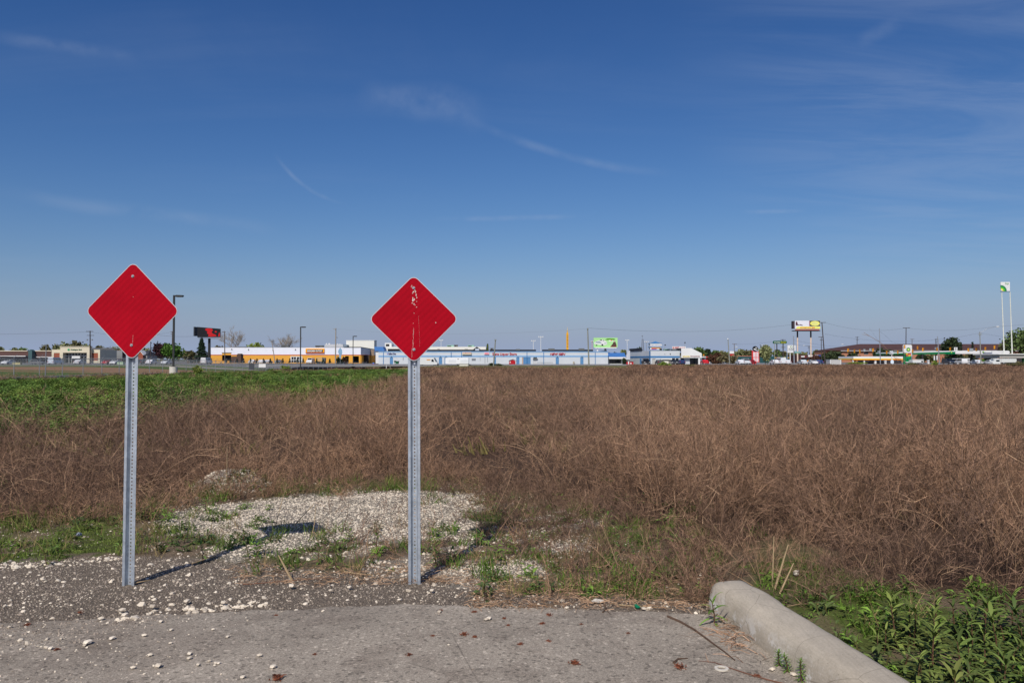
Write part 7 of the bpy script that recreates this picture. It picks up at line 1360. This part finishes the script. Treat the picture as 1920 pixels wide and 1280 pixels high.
# hotel
t = thing('hotel', 'long two storey brick hotel with a broad brown hipped roof', 'hotel', (X(1730, 400), 400, 0)); d = 400; hb_ = M('hotel_brick', 176, 122, 94, .85, .1, .8); hr = M('brown_shingle', 84, 60, 58, .9, .12, .4)
ww = [(1588, 1592, 665, 669), (1602, 1610, 660, 664)] + [(1620 + 22 * k, 1628 + 22 * k, 659.5, 664) for k in range(13)] + [(1620 + 22 * k, 1628 + 22 * k, 669, 674) for k in range(13)]
x0, x1 = X(1578, d), X(1925, d); zt_ = Zp(656.8, d); bx('wall', t, hb_, x0, x1, d, d + 18, -.5, zt_)
for a, b, u, v in ww[:2] + ww[2:15]: w_ = pxbox('window', t, glassd, a, b, u, v, d, -.002, .04); pxbox('sill', w_, white_p, a - .2, b + .2, v, v + .4, d, -.002, .12)
bx('wall', t, hb_, X(1549, 408), x0 - .01, 408, 424, -.5, zt_); w_ = pxbox('window', t, glassd, 1574, 1579.5, 656.8, 661, 399.5, .02, .04) if 0 else None
mb = MB(); zr = Zp(644.2, 404); zr2 = zt_; o_ = .9; xl = X(1548, 408) ; mb.add([(xl, 407, zr2), (x0 - o_, 399, zr2), (x1 + o_, 399, zr2), (x1 + o_, 426, zr2), (xl, 426, zr2), (X(1612, 412), 412, zr), (X(1925, 412), 412, zr)], [(0, 1, 5), (1, 2, 6, 5), (2, 3, 6), (3, 4, 5, 6), (4, 0, 5), (0, 4, 3, 2, 1)]); mb.build('roof', hr, t)
mb = MB(); mb.box(x0 - o_, x1 + o_, 398.9, 399.2, zr2 - .35, zr2 - .02); mb.build('gutter', M('pale_gutter', 180, 180, 176), t)
# grey container at the field edge
t = thing('storage_container', 'plain pale grey box with white corners at the field edge before the hotel', 'container', (X(1566, 225), 225, 0)); pxbox('body', t, M('container_grey', 186, 184, 180, .8, .06, .6), 1556.5, 1577, 674.4, 690, 225, 3); pxbox('rim', t, white_p, 1556.2, 1577.3, 673.9, 674.5, 224.9, 3.2)
for a in (1556.2, 1576): pxbox('corner_post', t, white_p, a, a + 1.1, 674.5, 690, 224.9, .2)
# yellow banded station
def station(a, b, top, band, bot, d, depth, cols, label, mats_, lowmat, name='gas_station'):
    t = thing(name, label, 'gas station', (X((a + b) / 2, d), d, 0)); cn = pxbox('canopy', t, mats_[0], a, b, top, band, d, depth); mb = MB(); mb.box(X(a, d) + .003, X(b, d) - .003, d + .003, d + depth - .003, Zp(bot, d), Zp(band, d) - .002); mb.build('canopy_band', mats_[1], t)
    for c, w_ in cols: pxbox('column', t, white_p, c - w_, c + w_, bot, 690, d + .3, .6); 
    return t
yb = M('band_yellow', 250, 206, 30, .5, .03, 1); ob = M('band_orange', 226, 110, 40, .5, .03, 1)
t = station(1600, 1695, 668, 672, 674, 262, 12, [(1600, .8), (1620.5, 1.2), (1641.5, 1.6)], 'gas station with a long white canopy edged in yellow and orange', (white_p, yb), None); d = 262
mb = MB(); mb.box(X(1600, d) + .003, X(1695, d) - .003, d + .003, d + 12, Zp(674.9, d), Zp(674, d) - .002); mb.build('canopy_band', ob, t); bx('shop_wall', t, M('station_dark', 58, 54, 56), X(1622, d + 14), X(1690, d + 14), d + 14, d + 20, -.2, Zp(673, d)); bx('shop_window', t, glassd, X(1630, d + 14), X(1660, d + 14), d + 13.9, d + 13.99, .8, 2.6); text('LOTTO', X(1682, d), d - .03, Zp(673, d), 2.4, .22, M('orange_letters', 1, 1, 1), t)
def pump(px_, top, d_, m, lb, gr='fuel pumps under the canopies'):
    t = thing('fuel_pump', lb, 'fuel pump', (X(px_, d_), d_, 0), 0, gr); pxbox('cabinet', t, m, px_ - 1.4, px_ + 1.4, top + 1.2, 690, d_, .6); pxbox('header', t, white_p, px_ - 1.7, px_ + 1.7, top, top + 1.2, d_ - .05, .7); pxbox('screen', t, glassd, px_ - .7, px_ + .7, top + 2.4, top + 3.6, d_, -.002, .03)
pump(1660.5, 675.5, 256, white_p, 'white fuel pump under the yellow edged canopy, left of the round topped one')
t = thing('round_sign', 'white rounded sign board in front of the yellow banded station', 'sign', (X(1672.5, 244), 244, 0)); mb = MB(); mb.disc(X(1672.5, 244), 243.9, Zp(678.5, 244), .5, .72, 14, 0, 0, None, .15); mb.build('panel', M('pale_blue_board', 216, 230, 240), t); pxbox('post', t, white_p, 1671.6, 1672.6, 660, 690, 244.1, .15); pxbox('top_board', t, M('board_grey', 190, 196, 200), 1668, 1675, 657.5, 664, 244, .08)
tree(1590, 1622, 678.7, 232, 'lime', 'low lime green hedge below the yellow banded canopy', form='bush', cat='shrub', n=700, leaf=.2)
for a, b, tp, lb in ((1590, 1612, 662, 'dark tree behind the left end of the yellow banded canopy'), (1638, 1662, 653, 'dark tree in front of the hotel, left one'), (1655, 1680, 656, 'dark tree in front of the hotel, middle one'), (1676, 1697, 658, 'dark tree in front of the hotel, right one'), (1718, 1738, 665, 'dark green tree under the green edged canopy, left one'), (1735, 1756, 664, 'olive brown tree under the green edged canopy'), (1772, 1806, 664, 'dark tree below the canopy joint'), (1806, 1836, 664, 'green tree below the white canopy'), (1840, 1872, 663, 'dark tree at the right end of the white canopy')): tree(a, b, tp, 352, 'dark' if 'dark' in lb else 'olive', lb, n=1000)
tree(1762, 1800, 633.3, 340, 'dark', 'large dark rounded tree rising over the hotel roof', n=2200); tree(1799, 1805, 642, 345, 'conifer', 'thin dark treetop right of the large rounded tree', form='conifer', n=200); tree(1820, 1827, 641.5, 345, 'conifer', 'thin ragged treetop over the roof right of the large tree', form='conifer', n=200)
tree(1888, 1945, 615.5, 320, 'green', 'big green tree cut by the right edge of the frame', n=2600); tree(1872, 1894, 640, 330, 'olive', 'smaller olive tree left of the big tree at the right edge'); tree(1835, 1848, 674.5, 250, 'bright', 'small round green shrub right of the street lamp pole', form='bush', cat='shrub', n=400)
# tall price sign
GR = M('station_green', 0, 122, 70, .5, .04, .5); hg = M('helios_green', 90, 186, 60, .5); hy = M('helios_yellow', 236, 226, 90, .5)
def helios(parent, cx_, y_, cz_, r_, quarter=False):
    mb = MB()
    for (rr, mi, dy) in ((1, 0, 0), (.72, 1, .02), (.42, 2, .04), (.2, 3, .06)):
        n = 36; a0, a1 = (0, 6.2832) if not quarter else (-.1, 1.67); pts_ = [(cx_ + r_ * rr * (1 if k % 2 else .86) * math.cos(a0 + (a1 - a0) * k / n), cz_ + r_ * rr * (1 if k % 2 else .86) * math.sin(a0 + (a1 - a0) * k / n)) for k in range(n + (1 if quarter else 0))]
        if quarter: pts_ = [(cx_, cz_)] + pts_
        mb.prism(pts_[::-1], y_ - .03 - dy, y_ - .002 - dy, mi)
    return mb.build('emblem', [GR, hg, hy, white_p], parent)
t = thing('price_sign', 'tall white and green station price sign with a round green and yellow emblem', 'sign', (X(1702.5, 246), 246, 0)); d = 246
mb = MB(); xa, xb = X(1694.6, d), X(1710, d); zt_ = Zp(646, d); mb.prism([(xa, Zp(661.3, d)), (xa, zt_ - .25), (xa + .3, zt_ - .02), (xb - .3, zt_), (xb, zt_ - .25), (xb, Zp(661.3, d))][::-1], d, d + .8); pn = mb.build('head_panel', white_p, t); helios(pn, X(1703.2, d), d, Zp(655.3, d), .66)
pxbox('left_post', t, GR, 1694.8, 1697.4, 655, 690, d + .1, .6); pxbox('right_post', t, M('post_silver', 196, 200, 200), 1708.4, 1710.2, 661.4, 690, d + .1, .6)
for a, b, u, v, m_ in ((1698.5, 1702, 661.8, 664.5, M('panel_yellow', 226, 196, 40)), (1702.6, 1708, 662, 665, M('panel_red', 200, 40, 40)), (1699, 1702.4, 665.2, 667.4, MATS['panel_red']), (1703, 1708, 665.2, 667.4, MATS['panel_yellow'])): pxbox('small_panel', t, m_, a, b, u, v, d + .2, .2)
pp = pxbox('price_panel', t, M('price_green', 0, 140, 84, .5), 1698.6, 1708.2, 668, 678, d + .2, .3); pxbox('digits', pp, M('digit_green', 0, 104, 62, .5), 1700, 1703, 671.5, 675.5, d + .2, -.002, .03); pxbox('digits', pp, MATS['digit_green'], 1704, 1706.5, 671.5, 675.5, d + .2, -.002, .03); pxbox('price_frame', t, white_p, 1697.6, 1708.3, 678.1, 679.2, d + .15, .4)
# high sign
t = thing('high_rise_sign', 'white and green station sign high on two tall white posts at the right edge', 'sign', (X(1890, 262), 262, 0)); d = 262
for pb_, pt_ in ((1884.2, 1880.8), (1899.3, 1896.2)): mb = MB(); mb.tube([(X(pb_, d), d + .3, -.2), (X(pt_, d), d + .3, Zp(546.5, d))], [.22, .14], 8); mb.build('post', M('weathered_white', 214, 216, 204, .6, .12, 1), t)
pn = pxbox('panel', t, white_p, 1878, 1895.3, 528.6, 545.6, d, .22); mb = MB(); xr, xe = X(1895.3, d), X(1897.8, d); mb.add([(xr + .002, d, Zp(545.6, d)), (xe, d + .9, Zp(545.2, d)), (xe, d + .9, Zp(527.6, d)), (xr + .002, d, Zp(528.6, d)), (xr + .002, d + .22, Zp(545.6, d)), (xr + .002, d + .22, Zp(528.6, d))], [(0, 1, 2, 3), (1, 4, 5, 2), (3, 2, 5), (0, 4, 1)]); mb.build('green_edge', GR, t); pxbox('lower_edge', t, M('edge_grey', 120, 140, 160), 1878, 1895.3, 545.7, 547.2, d + .05, .3)
helios(pn, X(1878.3, d), d, Zp(545.2, d), 2.0, True); text('bp', X(1889.8, d), d - .05, Zp(531.8, d), 1.15, .8, M('bp_green_letters', 120, 170, 130), pn, bold=0)
# green edged canopy and white canopies
t = thing('gas_station', 'gas station under a long canopy, its left part edged in green, its right part white', 'gas station', (X(1790, 290), 290, 0)); d = 285
xa, xb, xc = X(1683, 300), X(1791, d), X(1893.5, d); ya = 304; zt1, zb1, zg1 = Zp(660.6, 304), Zp(664.2, 304), Zp(662.4, 304); zt2, zb2, zg2 = Zp(657.2, d), Zp(663.2, d), Zp(659.2, d)
mb = MB(); mb.add([(xa, ya, zg1), (xb, d, zg2), (xb, d, zt2), (xa, ya, zt1), (xa, ya + 14, zg1), (xb, d + 16, zg2), (xb, d + 16, zt2), (xa, ya + 14, zt1)], [(0, 1, 2, 3), (3, 2, 6, 7), (0, 3, 7, 4), (4, 5, 1, 0)]); mb.build('canopy', white_p, t)
mb = MB(); mb.add([(xa, ya + .05, zb1), (xb, d + .05, zb1), (xb, d + .05, zg2 - .01), (xa, ya + .05, zg1 - .01), (xa, ya + 14, zb1), (xb, d + 16, zb1), (xb, d + 16, zg2 - .01), (xa, ya + 14, zg1 - .01)], [(0, 1, 2, 3), (0, 3, 7, 4), (4, 5, 1, 0)]); mb.build('canopy_band', GR, t)
mb = MB(); r_ = .5; mb.prism([(xb + .01, zb2), (xb + .01, zt2), (xc - r_, zt2), (xc, zt2 - r_), (xc, zb2 + r_), (xc - r_, zb2)][::-1], d - .1, d + 14); mb.build('canopy', white_p, t); helios(t, X(1784.5, d), d + .2, Zp(660.2, d), .45); helios(t, X(1843.2, d), d - .12, Zp(660, d), .38)
for px_ in (1730, 1756, 1790, 1823, 1857): pxbox('column', t, M('station_dark', 1, 1, 1), px_ - .9, px_ + .9, 663.4, 690, d + 6, .6)
for px_, tp in ((1752, 667), (1757, 666.5)): pxbox('hanging_panel', t, white_p, px_ - 1, px_ + 1, tp, tp + 8, d + 3, .3)
pump(1741, 674.6, 262, white_p, 'white fuel pump in front of the olive tree, under the green edged canopy'); pump(1729, 676, 280, M('pump_green', 30, 120, 80), 'green fuel pump nearest to the tall price sign')
t = thing('pump_shelter', 'small white framed shelter between the pumps under the white canopy', 'shelter', (X(1806, 255), 255, 0)); d = 255; pxbox('roof', t, white_p, 1794.5, 1818.5, 671.7, 673.3, d, 3)
for px_ in (1796, 1816.8): pxbox('post', t, white_p, px_ - .8, px_ + .8, 673.3, 690, d + .3, .4)
t = thing('gas_station', 'lower white canopy cut by the right edge of the frame', 'gas station', (X(1905, 250), 250, 0)); d = 250; mb = MB(); mb.prism([(X(1872, d), Zp(664.5, d)), (X(1872.5, d), Zp(663.2, d)), (X(1960, d), Zp(662.6, d)), (X(1960, d), Zp(664.5, d))][::-1], d, d + 14); mb.build('canopy', white_p, t); mb = MB(); mb.box(X(1876, d), X(1960, d), d + .5, d + 13.5, Zp(671, d), Zp(664.6, d)); mb.build('soffit', M('soffit_grey', 176, 172, 166), t)
for px_ in (1919, 1950): pxbox('column', t, GR, px_ - .8, px_ + .8, 671, 690, d + 2, .6)
bx('shop_wall', t, M('station_dark', 1, 1, 1), X(1905, d + 16), X(1960, d + 16), d + 16, d + 20, -.2, 2.4)
# vehicles on the right
t = box_vehicle(1876, 1905.8, 672.3, 243, VW, 'white box truck with its cab facing left under the lower white canopy', wheels=(.2, .8), name='box_truck', cat='truck', floor=.6); d = 243
mb = MB(); P_ = lambda a, b: (X(a, d), Zp(b, d)); mb.prism([P_(1860.5, 682.4), P_(1860.8, 678.6), P_(1863, 677.4), P_(1865.8, 673.4), P_(1875.8, 673.4), P_(1875.8, 682.4)][::-1], d + .05, d + 2.2); cb = mb.build('cab', VW, t); pxbox('window', cb, glassd, 1867.5, 1874, 674.6, 677.6, d + .05, -.002, .03); pxbox('light_bar', cb, white_p, 1862, 1872, 671.8, 673, d + .3, 1.2)
for px_ in (1866.5, 1873):
    w_ = bpy.data.objects.new('wheel', TY); COL.objects.link(w_); w_.parent = t; w_.scale = (1.3, 1, 1.3); w_.location = (X(px_, d) - t.location.x, .2, .42)
car(1850.5, 1862, 246, 'sedan', (224, 226, 224), 'white car nose to nose with the white box truck'); t = box_vehicle(1711, 1732, 675.2, 243, VW, 'white pickup with a raised white rack beside the price sign', wheels=(.2, .85), name='work_truck', cat='truck', floor=.5); pxbox('rack', t, white_p, 1711, 1732, 673.6, 674.6, 243.2, 1.8); pxbox('window', t, glassd, 1727, 1731, 676.5, 679, 243, -.002, .03)
cr = [(1382, 1392, 'sedan', (220, 222, 224), 'white car parked below the dark green shops, left one'), (1393, 1404, 'suv', (206, 210, 212), 'silver suv parked below the dark green shops'), (1404, 1411, 'sedan', (120, 30, 34), 'dark red car left of the red pylon'), (1448, 1456, 'sedan', (226, 226, 226), 'white car right of the loose pale green tree'), (1458, 1469, 'van', (220, 224, 226), 'white van below the green lozenge sign'), (1470, 1477, 'sedan', (214, 216, 218), 'silver white car at the left post of the white board'), (1500, 1508, 'sedan', (200, 206, 208), 'pale car below the dark red shop row, left one'), (1519.5, 1528, 'sedan', (228, 228, 226), 'white car right of the yellow sign below the billboard'), (1530, 1538, 'sedan', (60, 80, 120), 'blue grey car left of the leaning street pole'), (1316, 1325, 'sedan', (200, 40, 46), 'red car by the small white roofed hut'), (1796, 1806, 'suv', (222, 222, 220), 'white suv at the small white framed shelter'), (1824, 1834, 'sedan', (210, 214, 216), 'silver car left of the street lamp pole'), (1773, 1783, 'suv', (52, 58, 70), 'dark suv under the green edged canopy')]
for a, b, k, c_, lb in cr: car(a, b, 248, k, c_, lb)
t = thing('pole_sign', 'yellow sign with a dark figure below the two post billboard', 'sign', (X(1516, 250), 250, 0)); pn = pxbox('panel', t, M('sign_yellow', 1, 1, 1), 1513.8, 1518.8, 675.2, 681, 250, .2); pxbox('mark', pn, black, 1515.4, 1517.2, 676.6, 679.4, 250, -.002, .03); pxbox('post', t, steel, 1516, 1516.6, 681, 690, 250.05, .1)
# traffic signals hung from the span wires
ts_m = M('signal_yellow', 238, 164, 30, .5, .04, 1)
def signal_proto():
    t = thing('traffic_signal', 'x', 'traffic light', (0, 0, 0)); mb = MB(); mb.box(-.17, .17, -.12, .12, -1.05, 0); mb.build('housing', ts_m, t, world=False)
    for k, c_ in enumerate(((150, 30, 24), (150, 100, 20), (20, 90, 60))):
        z_ = -.18 - .35 * k; mb = MB(); mb.disc(0, -.14, z_, .11, .11, 10, 0, 0, None, .02); mb.build('lens', M('signal_lens_%d' % k, *c_, .3, 0), t, world=False)
        mb = MB(); mb.add([(-.15, -.13, z_ + .02), (-.13, -.13, z_ + .14), (.13, -.13, z_ + .14), (.15, -.13, z_ + .02), (-.15, -.36, z_ + .02), (-.13, -.36, z_ + .14), (.13, -.36, z_ + .14), (.15, -.36, z_ + .02)], [(0, 1, 5, 4), (1, 2, 6, 5), (2, 3, 7, 6)]); mb.build('visor', ts_m, t, world=False)
    mb = MB(); mb.tube([(0, 0, 0), (0, 0, .35)], .03, 5); mb.build('hanger', dark_steel, t, world=False); return t
sp_ = signal_proto(); SIG = [(1590, 653.2, 'traffic signal in front of the brick end of the hotel'), (1602, 655, 'traffic signal just right of the brick hotel end'), (1612, 655, 'traffic signal over the left part of the yellow banded canopy'), (1637, 653, 'traffic signal left of the tall steel pole at the yellow banded station'), (1662.5, 657.5, 'low traffic signal right of the tall steel pole at the yellow banded station'), (1683.3, 656.8, 'low traffic signal left of the tall price sign'), (1696, 646.8, 'traffic signal overlapping the left top of the price sign'), (1711, 655, 'traffic signal overlapping the right side of the price sign'), (1720.5, 648.8, 'high traffic signal right of the price sign'), (1730.3, 652, 'traffic signal above the left part of the green edge'), (1757.3, 651.6, 'traffic signal left of the steel pole at the green edged canopy'), (1781.5, 651.3, 'traffic signal in front of the dark rounded tree'), (1815.4, 652.8, 'traffic signal right of the white lane sign'), (1830.6, 651.8, 'traffic signal left of the street lamp pole'), (1847.5, 650.2, 'traffic signal right of the street lamp pole'), (1864.6, 647.8, 'rightmost traffic signal, over the end of the white canopy')]
for i, (px_, tp, lb) in enumerate(SIG):
    o = sp_ if i == 0 else copy_tree(sp_); o.location = (X(px_, 244), 244, Zp(tp, 244)); o['label'] = lb; o['group'] = 'yellow traffic signals on span wires'; o.rotation_euler.z = R(0 if i % 3 else 35)
sw_ = [((1489, 645.5, 243.8), (1650, 652, 243.8), 1.0), ((1590, 651, 244), (1761, 648.5, 244), .6), ((1650, 621.5, 240), (1673, 641.5, 243), -.2), ((1673, 641.5, 243), (1696, 645.5, 244), .1), ((1696, 645.5, 244), (1840, 649.5, 244), .5), ((1761, 649, 244), (1930, 650.5, 244), .5), ((1489, 637.5, 240), (1580, 650, 250), .5), ((1699, 614.6, 250), (1869, 611.6, 262), 1.5), ((1869, 611.6, 262), (1960, 602, 262), .5), ((1545, 604, 238), (1699, 614.6, 250), 2.2), ((1547, 626, 238), (1838, 624, 240), 3.4), ((1838, 624, 240), (1930, 634, 262), .6), ((1104, 615, 184), (1488, 608, 240), 2.0), ((1377, 645, 330), (1468, 637, 290), .8)]
WL = ['span wire from the steel pole by the white board to the next steel pole', 'span wire carrying the left row of traffic signals', 'slanting stay wire at the top of the tall steel pole', 'short wire from the stay to the price sign signal', 'span wire carrying the middle row of traffic signals', 'span wire carrying the rightmost traffic signals', 'cable dropping right from the steel pole under the billboard', 'upper power line over the white canopy', 'upper power line leaving the frame at right', 'power line from the leaning street pole to the wide crossarm', 'sagging power line across the hotel roof', 'power line from the street lamp pole to the right edge', 'long faint wire crossing the sky over the green billboard', 'thin wire above the red pylon']
for (a, b, s_), lb in zip(sw_, WL): wire(a, b, s_ * .7, lb, .018)
for a, b, u, v, m_, lb in ((1789, 1795.3, 651, 657, white_p, 'white lane arrow sign hanging over the canopy joint'), (1818, 1825, 653, 658.4, M('back_grey', 150, 158, 160), 'grey sign back hanging left of the street lamp pole'), (1645.5, 1651, 657.3, 663, MATS['back_grey'], 'grey sign back at the tall steel pole'), (1619, 1622.6, 654.3, 659, MATS['back_grey'], 'small grey sign back hanging over the yellow banded station'), (1630, 1634, 653, 657.5, MATS['back_grey'], 'second small grey sign back hanging left of the tall steel pole')):
    t = thing('hanging_sign', lb, 'sign', (X((a + b) / 2, 243.5), 243.5, Zp(v, 243.5))); pn = pxbox('panel', t, m_, a, b, u, v, 243.5, .06)
    pxbox('hanger', t, dark_steel, (a + b) / 2 - .15, (a + b) / 2 + .15, u - 2.2, u, 243.52, .04)
    if 'arrow' in lb: mb = MB(); xx, zz_ = X(1792.1, 243.5), Zp(654, 243.5); mb.prism([(xx - .06, zz_ - .3), (xx - .06, zz_ + .05), (xx - .22, zz_ + .05), (xx, zz_ + .34), (xx + .22, zz_ + .05), (xx + .06, zz_ + .05), (xx + .06, zz_ - .3)], 243.47, 243.499); mb.build('arrow', black, pn)
# green shrubs standing in the brush
for a, b, tp, bs, d_, k, lb in ((1232, 1262, 679, 689, 160, 'lime', 'yellow green shrub at the far edge of the brush before the second mall'), (1238, 1250, 676.5, 689, 158, 'lime', 'taller sprig in the yellow green shrub clump'), (1282, 1302, 683, 692, 150, 'olive', 'faint olive shrub in the brush before the cream van'), (1745, 1760, 676.5, 688, 165, 'lime', 'yellow green shrub left of the steel pole at the green edged canopy'), (1882, 1925, 677, 688, 150, 'olive', 'ragged olive brush clump before the box truck at the right edge'), (1700, 1722, 679.5, 688, 170, 'olive', 'low olive shrub at the foot of the price sign')):
    tree(a, b, tp, d_, k, lb, form='bush', cat='shrub', n=500, leaf=.16)
# distant tree line and birds
mb = MB(); rg = random.Random(77)
for k in range(9000):
    a = rg.uniform(-.95, .95); d_ = rg.uniform(560, 640); x_ = a * 640; hh = 4.2 + 3.4 * float(fbm(x_ * .02, 1.5, 44)) ; z_ = rg.random() ** .6 * hh; e1 = Vector((rg.gauss(0, 1), rg.gauss(0, 1), rg.gauss(0, 1))).normalized() * rg.uniform(.8, 1.8); e2 = e1.cross(Vector((rg.gauss(0, 1), rg.gauss(0, 1), rg.gauss(0, 1)))).normalized() * rg.uniform(.6, 1.4); p = Vector((x_, d_, z_)); mb.add([p - e1, p - e2, p + e1, p + e2], [(0, 1, 2, 3)])
tag(mb.build('distant_woods', LM['olive']), 'low hazy line of far trees along the horizon', 'woods', kind='stuff')
#@@END_P5
